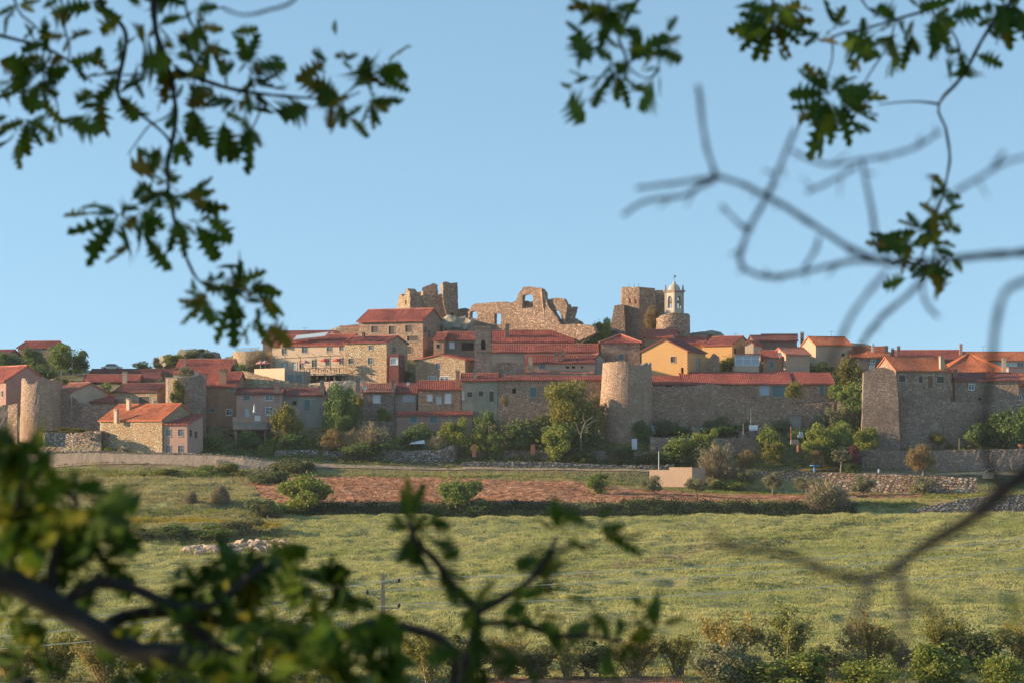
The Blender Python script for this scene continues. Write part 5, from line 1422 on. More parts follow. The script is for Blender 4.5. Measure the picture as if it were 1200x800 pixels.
# right of the main tower
P_('olive', 779, 488, 515, 30, 'pale olive tree right of the main round tower', 391)
P_('bush_dark', 790, 498, 514, 60, 'dark hedge behind the pale olive tree', 393)
P_('olive', 841, 488, 513, 38, 'second pale olive tree along the dark town wall', 391.5)
P_('bush_dark', 846, 497, 514, 56, 'dark shrubs under the second pale olive tree', 393)
P_('bush_olive', 872, 492, 512, 24, 'pale bushy growth right of the second olive tree', 392)
P_('green', 798, 506, 543, 44, 'grey green tree in the lower garden right of the tower', 388)
P_('fresh', 824, 503, 541, 30, 'yellowish green tree beside the grey green garden tree', 388.5)
P_('bush_dark', 786, 527, 546, 50, 'shadowed shrubs under the lower garden trees', 387.8)
P_('bush_dark', 815, 526, 547, 40, 'dark bush left of the big bare round bush', 387.6)
P_('bare', 842, 514, 562, 52, 'big bare round bush right of the cream enclosure', 379)
P_('rust', 875, 525, 556, 26, 'rusty brown bush right of the big bare round bush', 382)
P_('olive', 874, 546, 574, 26, 'crooked olive tree with pale trunk by the cream enclosure', 377.2)
P_('bush_fresh', 857, 560, 573, 50, 'fresh green weeds at the foot of the big bare bush', 375.5)
P_('fresh', 900, 497, 535, 34, 'bright green tree left of the garden clutter', 390)
P_('bush_olive', 916, 489, 506, 24, 'pale bush below the boarded shed wall', 393)
P_('yellow', 906, 515, 552, 30, 'yellow green round tree above the ochre wall', 383)
P_('bush_dark', 935, 500, 520, 30, 'dark bush behind the garden clutter', 392)
P_('olive', 975, 478, 516, 28, 'upright grey olive tree before the town wall end', 391)
P_('olive', 989, 472, 515, 26, 'taller upright grey olive tree beside its twin', 391.5)
P_('bush_olive', 958, 484, 514, 20, 'small grey olive bush left of two upright olives', 392)
P_('fresh', 960, 497, 540, 44, 'fresh green tree in the garden left of the leaning bastion', 386)
P_('green', 985, 494, 540, 44, 'second fresh green tree left of the leaning bastion', 386.8)
P_('fresh', 1012, 498, 536, 38, 'third green tree overlapping the leaning bastion base', 383.5)
P_('bush_dark', 985, 520, 548, 80, 'deep shade shrubs under the garden trees left of the bastion', 386)
P_('yellow', 995, 416, 470, 40, 'tall tree crown rising before the right skyline roofs', 398)
P_('green', 1002, 440, 500, 50, 'broad tree hanging over the wall left of the leaning bastion', 392)
P_('dark', 1005, 460, 512, 40, 'dark ivy covered tree at the left edge of the leaning bastion', 390)
P_('bush_yellow', 930, 443, 470, 26, 'bush hanging from the long shed roof edge', 395)
P_('bush_yellow', 853, 414, 440, 26, 'yellow green shrub before the ochre house with dark window', 413.5)
P_('bush_fresh', 886, 424, 442, 30, 'green bush below the glazed sun room', 413.5)
P_('bush_green', 940, 421, 440, 34, 'green bushes left of the tan house', 413.5)
P_('bush_green', 963, 425, 440, 28, 'green bushes below the tan house', 413.5)
P_('dark', 718, 373, 402, 26, 'dark green leafy tree at the left foot of the castle tower', 438)
P_('fresh', 703, 374, 402, 26, 'lighter tree left of the castle tower', 440)
P_('bush_dark', 692, 395, 410, 50, 'dark hedge under the palace ruin', 436)
P_('bush_dark', 650, 399, 406, 30, 'small dark hedge below the church roof', 428)
P_('rust', 762, 357, 392, 20, 'dry brown creeper on the castle tower foot', 444)
P_('cypress', 590, 414, 426, 6, 'tiny dark cypress beside the bell tower', 420)
P_('bare', 495, 405, 420, 26, 'prickly grey shrub before the three windowed house', 417)
P_('bush_rust' if False else 'rust', 470, 432, 448, 26, 'reddish brown shrub below the glazed corner porch', 412)
P_('bush_dark', 412, 424, 444, 16, 'dark bush at the right end of the restaurant terrace', 415)
P_('bush_green', 447, 438, 450, 24, 'pale green shrub hump below the golden stone house', 411)
P_('bush_fresh', 434, 443, 451, 18, 'small green hedge beside the pale shrub hump', 410.5)
# far right
P_('bush_dark', 1075, 489, 512, 44, 'dark bush at the foot of the right rampart', 390.5)
P_('bush_dark', 1103, 495, 514, 44, 'second dark bush at the foot of the right rampart', 390.5)
P_('yellow', 1099, 504, 527, 24, 'small yellow fruit tree on the terrace below the rampart', 388.5)
P_('yellow', 1143, 502, 527, 14, 'slender yellow sapling on the right terrace', 388.5)
P_('bush_yellow', 1113, 518, 527, 10, 'little yellow bush on the right terrace edge', 388.3)
P_('dark', 1188, 476, 526, 60, 'large dark bush mass at the right picture edge', 390)
P_('bush_dark', 1150, 497, 524, 50, 'dark undergrowth left of the large dark bush mass', 391)
P_('rust', 1196, 504, 521, 18, 'bushy plant in a terracotta pot at right', 387.6)
P_('rust', 1081, 518, 559, 42, 'round orange yellow tree before the tall grey garden wall', 379)
P_('bush_olive', 1080, 553, 586, 40, 'straggly grey bush before the ochre rubble wall', 373)
P_('purple', 1002, 522, 553, 20, 'small purple leaved tree', 381)
P_('pollard', 985, 522, 553, 30, 'small pruned tree with forked pale trunk', 381)
P_('rust', 958, 526, 553, 26, 'brown green rounded shrub beside the blue basin', 382.5)
P_('bush_dark', 995, 540, 554, 40, 'dark low hedge under the purple leaved tree', 382)
# red field and bank
P_('green', 702, 555, 588, 34, 'olive tree in the red field left of centre', 357, var=0)
P_('olive', 763, 557, 584, 32, 'middle olive tree in the red field', 360)
P_('olive', 815, 557, 586, 30, 'third olive tree in the red field from the left', 358)
P_('olive', 905, 553, 580, 30, 'grey olive tree before the ochre wall left end', 370)
P_('olive', 945, 556, 584, 34, 'grey olive tree before the middle of the ochre wall', 366)
P_('bare', 968, 558, 602, 62, 'big straggly bare bush at the edge of the green field', 343)
P_('olive', 1012, 556, 586, 34, 'right hand olive tree before the ochre wall', 366)
P_('fresh', 357, 553, 612, 76, 'big bright green bush at the left end of the red field', 343)
P_('bush_scrub', 318, 545, 585, 50, 'grey scrubby bush behind the big bright green bush', 366)
P_('bush_scrub', 306, 580, 618, 50, 'brown scrub left of the big bright green bush', 334)
P_('green', 533, 553, 606, 56, 'round olive green bush on the red field edge right of centre', 343)
P_('bush_dark', 560, 585, 609, 44, 'dark low bush right of the round olive green bush', 342)
P_('bush_scrub', 345, 536, 560, 70, 'pale brush along the lane left of the red field', 377)
P_('bare', 258, 562, 594, 26, 'small bare fruit tree on the left grassy terrace', 345)
P_('bare', 224, 570, 597, 20, 'slender bare fruit tree left on the grassy terrace', 343)
P_('bare', 78, 582, 608, 22, 'small bare tree near the yellow flower strip', 333)
P_('bush_yellow', 268, 538, 566, 44, 'yellow green bushes on the lane bank left of the big bright bush', 374)
P_('bush_green', 240, 546, 566, 46, 'low green bush on the lane bank under the retaining wall', 373)
P_('bush_weed' if False else 'bush_fresh', 190, 548, 565, 60, 'fresh low bush in the weeds below the small pink house', 373)
P_('bare', 300, 548, 574, 40, 'pale dry brush beside the red field left end', 372)
P_('bush_green', 318, 585, 616, 44, 'green bush left of the foot of the big bright bush', 338)
P_('bush_scrub', 280, 604, 630, 50, 'brown green scrub above the sheep', 312)
P_('bush_dark', 205, 612, 634, 60, 'dark brambles left above the sheep', 309)
P_('bush_scrub', 175, 618, 636, 50, 'purplish scrub at the left end of the brambles', 308)
P_('bush_green', 248, 615, 633, 50, 'mid green scrub above the left sheep', 308)
# shrub row along the foot of the green field
row_ = [('sapling', 18, 752, 806, 60, 'twiggy golden shrub at the bottom left corner'), ('sapling', 70, 742, 806, 70, 'golden shrub behind the black branch at bottom left'), ('sapling', 125, 750, 808, 70, 'olive shrub below the thick black branch'),
        ('bush_scrub', 195, 762, 812, 70, 'low scrub at the bottom below the left branches'), ('sapling', 205, 750, 806, 60, 'pale leafed shrub in the gap under the left branches'), ('bush_olive', 330, 735, 806, 80, 'yellowish bush left of the power pole'), ('sapling', 385, 745, 806, 60, 'leafy shrub just left of the power pole'),
        ('sapling', 503, 735, 803, 70, 'round leafy shrub just right of the power pole'), ('bush_scrub', 545, 752, 806, 60, 'dull scrub at the bottom centre left'), ('sapling', 590, 745, 800, 60, 'yellow shrub at the left end of the red soil strip'),
        ('sapling', 663, 742, 797, 44, 'slender yellow green sapling above the red soil strip'), ('bush_scrub', 625, 760, 797, 60, 'brown thicket behind the slender sapling'), ('bush_scrub', 690, 757, 796, 60, 'brownish thicket right of the slender sapling'), ('sapling', 745, 742, 796, 60, 'olive brown shrub above the right end of the red soil'),
        ('sapling', 795, 745, 796, 50, 'thin leafed shrub left of the dense round bush'), ('bush_olive', 848, 752, 812, 76, 'dense dull round bush in the lower right shrub row'), ('sapling', 850, 722, 790, 80, 'tall feathery shrub behind the dense round bush'),
        ('sapling', 925, 718, 792, 84, 'tall brown twigged shrub with thin trunk at lower right'), ('bush_fresh', 882, 774, 812, 66, 'bright green bush in the bottom row left of two others'), ('sapling', 1018, 724, 790, 62, 'upright golden shrub with white stems'),
        ('bush_fresh', 935, 770, 812, 80, 'bright green bush below the tall brown twigged shrub'), ('bush_fresh', 1020, 776, 815, 70, 'bright green bush below the upright golden shrub'), ('bush_dark', 1052, 758, 790, 30, 'dark ivy stump between two golden shrubs'),
        ('sapling', 1105, 722, 786, 54, 'spiky golden shrub with raised twigs'), ('bush_scrub', 1145, 740, 790, 70, 'dark brambles right of the spiky golden shrub'), ('bush_fresh', 1100, 762, 812, 76, 'pale green bush below the spiky golden shrub'),
        ('bush_fresh', 1170, 770, 815, 60, 'pale green bush at the bottom right corner'), ('sapling', 1192, 728, 790, 44, 'pale stemmed tree shrub at the right edge'), ('bush_scrub', 975, 760, 795, 60, 'reddish brown thicket between the tall shrubs'),
        ('bush_scrub', 640, 676, 692, 26, 'dark bush alone in the green field')]
for kd, x, a, b, w, lab in row_:
    if kd == 'sapling': a, w = b - (b - a) * 1.22, w * 1.35
    elif 'alone' not in lab: a, w = b - (b - a) * 1.2, w * 1.2
    P_(kd, x, a, b, w, lab, gD(x, b) if b < 806 else 168 - (b - 806) * .8, 'shrubs at the foot of the green field' if lab != 'dark bush alone in the green field' else None)

# ------------------------------------------------------------------ grass, weeds and scrub nobody could count
def blades(name, X, D, h, w, mat, seed, per=5, spread=.16, lean=.35):
    rs = np.random.default_rng(seed)
    n = len(X)
    X = np.repeat(X, per) + rs.normal(0, spread, n * per); D = np.repeat(D, per) + rs.normal(0, spread, n * per)
    h = np.repeat(h, per) * rs.uniform(.55, 1.25, n * per)
    z = tz(X, D) - .03
    a = rs.uniform(0, 6.28, n * per); wv = w * rs.uniform(.6, 1.4, n * per)
    dx, dy = np.cos(a) * wv, np.sin(a) * wv
    lx, ly = rs.normal(0, lean, n * per) * h, rs.normal(0, lean, n * per) * h
    P0 = np.stack([X - dx, D - dy, z], -1); P1 = np.stack([X + dx, D + dy, z], -1); P2 = np.stack([X + lx, D + ly, z + h], -1)
    V = np.stack([P0, P1, P2], 1).reshape(-1, 3)
    o = link(name, np_mesh(name, V, np.arange(len(V)).reshape(-1, 3), mat))
    o['kind'] = 'stuff'
    return o
def area(n, d0, d1, seed, p0=-60, p1=1260):
    rs = np.random.default_rng(seed)
    D = np.sqrt(rs.uniform(d0 * d0, d1 * d1, n)); px = rs.uniform(p0, p1, n)
    return (px - 600) * D / F, D, px
X, D, px = area(150000, 172, 342, 1)
ds = fnoise(X, D * .6, 16, 3); fine = fnoise(X + 50, D * .5, 3.5, 2)
keep_ = (ds + .7 * fine > -.75)
edge_l = ~((px < 330) & (D > 306))
ok = keep_ & edge_l
hgt = .22 + .16 * np.clip(ds + fine * .8, -.6, 1.2)
blades('meadow_grass', X[ok], D[ok], hgt[ok], .05, M['grassblade'], 2, 6, .2)
X, D, px = area(26000, 306, 377, 3, -60, 345)
ds = fnoise(X, D * .5, 9, 3)
ok = (ds > -.5) & ~((px > 290) & (D > 345))
blades('terrace_grass', X[ok], D[ok], (.22 + .3 * np.clip(ds[ok], 0, 1)), .055, M['drygrass'], 4, 7, .25)
X, D, px = area(26000, 342, 379, 33, 345, 1260)
soil = ((px < 962) & (D > 345) & (D < 372.8 - np.maximum(0, (px - 560) * .022))) | ((px > 870) & (px < 1130) & (D > 361.5) & (D < 375.5))
ds = fnoise(X, D * .5, 9, 3)
ok = ~soil & (ds > -.7)
blades('bank_grass', X[ok], D[ok], (.22 + .25 * np.clip(ds[ok], 0, 1)), .055, M['drygrass'], 34, 7, .25)
X, D, px = area(9000, 345, 372, 35, -60, 300)
ds = fnoise(X, D * 2.2, 14, 2)
ok = ds > .25
blades('pale_grass', X[ok], D[ok], .4 + .3 * ds[ok], .06, M['palegrass'], 36, 8, .3)
def clumps(name, X, D, r, mat, seed, per=26, leaf=.12, flat=.8):
    """low leafy clumps of radius r standing on the ground"""
    rs = np.random.default_rng(seed); n = len(X)
    d = rs.normal(size=(n * per, 3)); d /= np.linalg.norm(d, axis=1)[:, None]; d[:, 2] = np.abs(d[:, 2])
    rr = np.repeat(r, per) * rs.uniform(.4, 1.05, n * per)
    Xc, Dc = np.repeat(X, per), np.repeat(D, per)
    C = np.stack([Xc + d[:, 0] * rr, Dc + d[:, 1] * rr, np.repeat(tz(X, D), per) + d[:, 2] * rr * flat], -1)
    V, Fc = leaf_quads(C, leaf, rs, 1.6)
    o = link(name, np_mesh(name, V, Fc, mat)); o['kind'] = 'stuff'
    return o
rs = np.random.default_rng(77)
def along(pa, pb, n, yf, jy):
    px = rs.uniform(pa, pb, n); D = np.array([yf(p) for p in px]) + rs.normal(0, jy, n)
    return (px - 600) * D / F, D
# hedge bank between red field and meadow, its shade put into the leaf colour
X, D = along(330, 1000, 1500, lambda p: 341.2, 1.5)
clumps('hedge_bank', X, D, rs.uniform(.7, 1.5, len(X)), M['lf_hedge_shade'], 5, 44, .15)
X, D = along(960, 1080, 120, lambda p: 345, 1.0)
clumps('hedge_bank', X, D, rs.uniform(.4, .7, len(X)), M['lf_green'], 6, 34, .14)
X, D = along(140, 330, 260, lambda p: 309 + max(0, p - 240) * .06, 1.6)
clumps('bramble_scrub', X, D, rs.uniform(.4, .9, len(X)), M['lf_scrub'], 7, 40, .13)
X, D = along(-40, 330, 1000, lambda p: 323 + wob(p, 30, .6), 1.5)
clumps('yellow_flowers', X, D, rs.uniform(.35, .7, len(X)), M['lf_flower'], 8, 34, .09)
X, D = along(-40, 310, 520, lambda p: 374.5 + wob(p, 40, .8), 2.0)
clumps('weeds', X, D, rs.uniform(.5, 1.15, len(X)), M['lf_weed'], 9, 40, .13)
X, D = along(-40, 200, 160, lambda p: 373 + wob(p, 30, .8), .8)
clumps('yellow_flowers', X, D, rs.uniform(.3, .6, len(X)), M['lf_flower'], 10, 30, .10)
X, D = along(-40, 300, 420, lambda p: 333 + wob(p, 30, 1.0), 2.2)
clumps('weeds', X, D, rs.uniform(.4, .9, len(X)), M['lf_weed'], 11, 34, .12)
X, D = along(300, 900, 620, lambda p: 374.5 - max(0, p - 640) * .006 + wob(p, 23, .3), .7)
clumps('weeds', X, D, rs.uniform(.25, .55, len(X)), M['lf_weed'], 12, 34, .11)
X, D = along(280, 960, 330, lambda p: 382.6, .9)
clumps('weeds', X, D, rs.uniform(.2, .45, len(X)), M['lf_scrub'], 13, 30, .1)
X, D = along(810, 900, 200, lambda p: 373.5, 2.0)
clumps('weeds', X, D, rs.uniform(.3, .7, len(X)), M['lf_fresh'], 31, 34, .12)
X, D = along(840, 1080, 300, lambda p: 347.5, 2.5)
clumps('weeds', X, D, rs.uniform(.2, .5, len(X)), M['lf_weed'], 32, 34, .12)
X, D = along(880, 1180, 420, lambda p: 371.5 + wob(p, 20, .5), 1.4)
clumps('weeds', X, D, rs.uniform(.2, .5, len(X)), M['lf_weed'], 14, 30, .11)
X, D = along(1080, 1230, 260, lambda p: 360 + (p - 1080) * .06, 4)
clumps('weeds', X, D, rs.uniform(.3, .6, len(X)), M['lf_fresh'], 15, 34, .12)
X, D = along(20, 320, 150, lambda p: 383.5, .7)
clumps('weeds', X, D, rs.uniform(.2, .4, len(X)), M['lf_scrub'], 16, 26, .1)
# undergrowth on the village slope
px = rs.uniform(-40, 1240, 1700); D = rs.uniform(388, 402, 1700)
clumps('undergrowth', (px - 600) * D / F, D, rs.uniform(.3, .9, 1700), M['lf_scrub'], 17, 34, .13)
px = rs.uniform(-40, 1240, 900); D = rs.uniform(387, 400, 900)
clumps('undergrowth', (px - 600) * D / F, D, rs.uniform(.3, .7, 900), M['lf_dark'], 18, 34, .13)
px = rs.uniform(-40, 1240, 1300); D = rs.uniform(384, 402, 1300)
clumps('undergrowth', (px - 600) * D / F, D, rs.uniform(.3, .8, 1300), M['lf_weed'], 24, 34, .12)
px = rs.uniform(280, 1020, 260); D = rs.uniform(387, 400, 260)
clumps('undergrowth', (px - 600) * D / F, D, rs.uniform(.6, 1.5, 260), M['lf_weed'], 48, 90, .15)
px = rs.uniform(-40, 1240, 420); D = rs.uniform(388, 401, 420)
clumps('undergrowth', (px - 600) * D / F, D, rs.uniform(.6, 1.3, 420), M['lf_green'], 25, 90, .16)
px = rs.uniform(-40, 1240, 260); D = rs.uniform(386, 401, 260)
clumps('undergrowth', (px - 600) * D / F, D, rs.uniform(.5, 1.2, 260), M['lf_fresh'], 26, 80, .15)
px = rs.uniform(-40, 1240, 700); D = rs.uniform(402, 470, 700)
clumps('undergrowth', (px - 600) * D / F, D, rs.uniform(.3, .7, 700), M['lf_scrub'], 19, 26, .14)
# rough growth along the foot of the meadow
px = rs.uniform(-40, 1240, 1500); D = 165 + 30 * rs.uniform(0, 1, 1500) ** 1.3
okm = ~((px > 570) & (px < 790) & (D < 173))
clumps('rough_growth', ((px - 600) * D / F)[okm], D[okm], rs.uniform(.25, .8, 1500)[okm], M['lf_scrub'], 20, 46, .075)
px = rs.uniform(-40, 1240, 800); D = rs.uniform(166, 192, 800)
clumps('rough_growth', (px - 600) * D / F, D, rs.uniform(.2, .6, 800), M['lf_gold'], 21, 46, .07)
# scattered dry tussocks in the meadow, and clods in the red soil
px = rs.uniform(-40, 1240, 520); D = rs.uniform(185, 335, 520); XX = (px - 600) * D / F
okm = fnoise(XX, D, 22, 2) > .05
clumps('meadow_tussocks', XX[okm], D[okm], rs.uniform(.12, .4, 520)[okm], M['lf_green'], 22, 30, .09)
def streak(pa, ya, pb, yb, n, w, mat, seed, r0, r1):
    """rough uncut growth along an old track across the meadow"""
    da, db = gD(pa, ya), gD(pb, yb); t = rs.uniform(0, 1, n); xa, xb = (pa - 600) * da / F, (pb - 600) * db / F
    X = xa + (xb - xa) * t + rs.normal(0, w, n); D = da + (db - da) * t + 2.0 * np.sin(t * 9) + rs.normal(0, w, n)
    clumps('meadow_tussocks', X, D, rs.uniform(r0, r1, n), mat, seed, 30, .08)
streak(670, 676, 850, 640, 520, 1.6, M['lf_bare'], 23, .15, .42)
streak(850, 640, 940, 622, 160, 1.2, M['lf_green'], 41, .15, .4)
streak(880, 645, 1015, 606, 260, .8, M['lf_scrub'], 42, .12, .32)
streak(330, 700, 760, 640, 300, 1.0, M['lf_green'], 43, .1, .28)
streak(600, 720, 1200, 640, 300, .9, M['lf_green'], 44, .1, .26)
streak(500, 640, 1000, 612, 260, .8, M['lf_green'], 45, .1, .26)
px = rs.uniform(752, 835, 120); D = rs.uniform(369, 373.2, 120)
clumps('weeds', (px - 600) * D / F, D, rs.uniform(.25, .6, 120), M['lf_weed'], 46, 32, .11)
px = rs.uniform(20, 330, 160); D = np.interp(px, [20, 190, 330], [385.3, 381, 378.6]) + rs.normal(0, .2, 160)
clumps('weeds', (px - 600) * D / F, D, rs.uniform(.2, .5, 160), M['lf_scrub'], 47, 28, .1)

# ------------------------------------------------------------------ small things in and round the village
def sheep_mesh(seed, graze=True):
    bm = bmesh.new(); me = bpy.data.meshes.new('sheep'); 
    pts = [(0, 0, .55, .19), (.28, 0, .57, .21), (.56, 0, .55, .2), (-.24, 0, .56, .19), (-.4, 0, .52, .1)]
    vs = [bm.verts.new(p[:3]) for p in pts]
    rad = [p[3] for p in pts]
    def ch(a, *ps):
        prev = a
        for p in ps:
            v = bm.verts.new(p[:3]); rad.append(p[3]); bm.edges.new((prev, v)); prev = v
    bm.edges.new((vs[0], vs[1])); bm.edges.new((vs[1], vs[2])); bm.edges.new((vs[0], vs[3])); bm.edges.new((vs[3], vs[4]))
    if graze: ch(vs[2], (.72, 0, .44, .1), (.84, .02, .25, .085), (.93, .03, .13, .05))
    else: ch(vs[2], (.70, 0, .72, .1), (.80, .02, .84, .09), (.95, .03, .80, .05))
    for sx in (1, -1):
        ch(vs[2], (.5, sx * .12, .36, .06), (.5, sx * .12, .2, .035), (.52, sx * .12, .01, .03))
        ch(vs[3], (-.24, sx * .12, .38, .075), (-.28, sx * .12, .22, .04), (-.25, sx * .12, .01, .03))
    bm.verts.ensure_lookup_table()
    bm.to_mesh(me); bm.free()
    o = bpy.data.objects.new('sheep', me); COL.objects.link(o)
    sk = o.modifiers.new('skin', 'SKIN')
    for i, r in enumerate(rad):
        me.skin_vertices[0].data[i].radius = (r, r)
    me.skin_vertices[0].data[0].use_root = True
    sb = o.modifiers.new('sub', 'SUBSURF'); sb.levels = 1; sb.render_levels = 1
    dg = bpy.context.evaluated_depsgraph_get()
    m2 = bpy.data.meshes.new_from_object(o.evaluated_get(dg))
    bpy.data.objects.remove(o); m2.name = 'sheep'
    m2.materials.clear(); m2.materials.append(M['wool'])
    return m2
SH = [sheep_mesh(1), sheep_mesh(2, False), sheep_mesh(3)]
rsx = random.Random(4)
spots = [(218 + rsx.uniform(0, 62), rsx.uniform(644, 653)) for _ in range(26)] + [(278 + rsx.uniform(0, 52), rsx.uniform(638, 648)) for _ in range(20)]
for i, (x, y) in enumerate(spots):
    D = gD(x, y)
    o = link('sheep', SH[i % 3], None, px2w(x, y, D))
    o.location.z = tzp(x, D)
    o.rotation_euler.z = rsx.choice([0, 3.14, .5, -.6, 2.6]) + rsx.uniform(-.3, .3); s = rsx.uniform(1.0, 1.25); o.scale = (s, s, s)
    if x < 280: tag(o, 'pale sheep in the left bunch of the flock below the brambles', 'sheep', 'flock of sheep')
    else: tag(o, 'pale sheep in the right bunch of the flock near the dark branch', 'sheep', 'flock of sheep')

def prop(name, label, cat, c, mat, fn):
    mb = MB(); fn(mb, c); return tag(mb.build(name, M[mat], None, loc=c), label, cat)
def bx(w, d, h): return lambda mb, c: (mb.cbox(c, w, d, h), mb.cbox(c + Vector((0, 0, h + .002)), w * 1.08, d * 1.08, .07))
prop('gate_pillar', 'orange brown pillar at the right end of the curved wall', 'pillar', px2w(555.5, 535, 386), 'terra', bx(.65, .6, 2.1))
prop('brick_pillar', 'short terracotta pillar before the shaded garden wall', 'pillar', px2w(624.5, 532, 387), 'terra', bx(.75, .6, 1.65))
prop('brick_pillar', 'tiny terracotta pillar in the lower garden', 'pillar', px2w(824, 529, 388), 'terra', bx(.45, .4, .95))
prop('barrel', 'reddish barrel in the cluttered garden at right', 'barrel', px2w(936, 529, 386), 'rust', lambda mb, c: mb.lathe(c, [(.3, 0), (.36, .4), (.36, .8), (.3, 1.2)], 12))
prop('garden_gate', 'pale blue garden door in the terrace wall right of the tower', 'gate', px2w(743.5, 526, 386.5), 'palebl', lambda mb, c: (mb.cbox(c, .9, .08, 1.8), mb.cbox(c + Vector((0, -.06, .9)), .7, .04, .06)))
prop('water_tank', 'pale blue tank against the foot of the main tower', 'tank', px2w(765.5, 508, 400), 'palebl', lambda mb, c: (mb.cbox(c, .75, .6, 1.5), mb.cbox(c + Vector((0, 0, 1.5)), .85, .7, .06)))
prop('panel', 'white leaning panel in the garden right of the olives', 'panel', px2w(883, 504, 391), 'palebl', lambda mb, c: (mb.box(c - Vector((.75, 0, 0)), (1.5, 0, 0), (0, .06, 0), (0, .35, .95)), mb.box(c - Vector((.7, -.3, 0)), (.08, 0, 0), (0, .08, 0), (0, 0, .9))))
prop('crate_pile', 'white and blue clutter pile in the right garden', 'crate', px2w(938, 512, 387), 'palebl', lambda mb, c: (mb.cbox(c, .9, .6, .5), mb.cbox(c + Vector((.1, 0, .52)), .6, .5, .4)))
prop('stone_trough', 'grey low block in the right garden clutter', 'trough', px2w(931, 520, 387), 'greyr', lambda mb, c: (mb.cbox(c, 1.3, .8, .7), mb.cbox(c + Vector((0, 0, .702)), 1.1, .6, .1)))
prop('garden_gate', 'grey wooden door under the long shed wall', 'gate', px2w(932, 502, 402.5), 'greyr', lambda mb, c: (mb.cbox(c, 2.2, .2, 2.5), mb.cbox(c + Vector((0, -.15, 2.5)), 2.5, .5, .15)))
prop('blue_basin', 'bright blue basin on a foot beside the ochre wall', 'basin', px2w(954.5, 552.5, 378.5), 'blue', lambda mb, c: (mb.lathe(c, [(.32, 0), (.2, .12), (.16, .7), (.3, .85), (.8, 1.0), (.82, 1.18), (.7, 1.18)], 14)))
prop('lantern', 'small white blue lantern on the lane wall at right', 'lantern', px2w(1030, 553, 379.5), 'palebl', lambda mb, c: mb.lathe(c, [(.2, 0), (.2, .35), (.28, .4), (.1, .55)], 8))
prop('flower_pot', 'terracotta pot under the bushy plant at right', 'pot', px2w(1196, 527, 387.4), 'terra', lambda mb, c: mb.lathe(c, [(.3, 0), (.5, .8), (.58, .82), (.58, 1.0)], 12))
prop('stone_trough', 'pale rounded stone basin on the right lane wall', 'trough', px2w(1158, 556, 378.5), 'cream', lambda mb, c: (mb.lathe(c, [(.9, -.6), (1.0, .2), (1.1, .35), (.8, .4)], 12), mb.tube([c + Vector((-.7, .2, .35)), c + Vector((.1, .2, .95)), c + Vector((.9, .2, 1.15))], [.14, .12, .1], 6)))
prop('white_sheet', 'white tarpaulin lying in the garden behind the curved wall', 'tarpaulin', px2w(489, 520, 389.6), 'wcloth', lambda mb, c: mb.add([c + Vector(v) for v in ((-1.4, 0, 0), (1.3, 0, .1), (1.2, 1.2, .75), (-.8, 1.2, .45), (0, .5, .45))], [(0, 1, 4), (1, 2, 4), (2, 3, 4), (3, 0, 4)]))
prop('shed', 'pale culvert box on the left retaining wall lane', 'box', px2w(257, 541.5, 378.6), 'cream', lambda mb, c: (mb.cbox(c, .9, .7, .5), mb.cbox(c + Vector((.8, .1, -.2)), 1.6, .5, .3)))
def post(px, yt, yb, D, mat, r, label, nm='post'):
    a = px2w(px, yb, D); b = px2w(px, yt, D); a.z -= .3
    mb = MB(); mb.tube([a, (a + b) / 2 + Vector((.02, 0, 0)), b], [r, r * .9, r * .8], 6)
    mb.cbox(b - Vector((0, 0, .02)), r * 2.2, r * 2.2, .05)
    return tag(mb.build(nm, M[mat], None, loc=a), label, nm.replace('_', ' '))
post(772, 528, 549, 381.5, 'white', .09, 'white garden post right of the tower')
post(812.5, 497, 509, 391, 'terra', .1, 'reddish garden post between the two olives')
post(871, 496, 513, 391, 'pbark', .08, 'grey post beside the white leaning panel')
post(880, 478, 500, 393, 'metal', .05, 'thin pole against the dark town wall')
post(927, 499, 512, 387, 'terra', .08, 'rusty post in the right garden clutter')
post(1124, 513, 527, 388, 'pbark', .08, 'wooden post on the right terrace')
post(573, 497, 512, 394, 'pbark', .08, 'leaning grey post below the mossy house')
post(565, 495, 512, 394, 'terra', .06, 'brown stake left of the leaning grey post')
post(84.5, 410, 432, 438, 'metal', .07, 'slim antenna mast beside the dark pointed tree', 'mast')
post(72, 432, 450, 424, 'metal', .07, 'short lamp post below the feathery tree', 'lamp_post')
post(51.5, 514, 525, 384.5, 'white', .05, 'left white post on the parapet', 'post')
post(85, 510, 524, 384.5, 'white', .05, 'right white post on the parapet', 'post')
post(386, 440, 462, 403.5, 'darkmetal', .06, 'dark lamp post before the restaurant slope', 'lamp_post')
def arch_tree():
    D = 388.5; b = px2w(681, 527, D)
    mb = MB(); q = lambda x, y, dd=0: px2w(x, y, D + dd)
    mb.tube([q(680.5, 530), q(681, 508), q(684, 498), q(688, 492), q(696, 487)], [.13, .12, .09, .08, .03], 6)
    mb.tube([q(682, 503), q(688, 497.5), q(696, 493), q(702, 492)], [.1, .09, .07, .04], 6); mb.tube([q(684, 499), q(690, 500), q(695, 496)], [.08, .06, .03], 6); mb.tube([q(681, 510), q(677, 503), q(675, 494)], [.08, .05, .02], 6); mb.tube([q(686, 495), q(683, 489), q(684, 483)], [.07, .05, .02], 6); mb.tube([q(692, 490), q(698, 491), q(704, 487)], [.06, .04, .02], 5)
    tag(mb.build('dead_tree', M['pbark'], None, loc=b), 'bent pale dead trunk at the foot of the main tower', 'dead tree')
arch_tree()
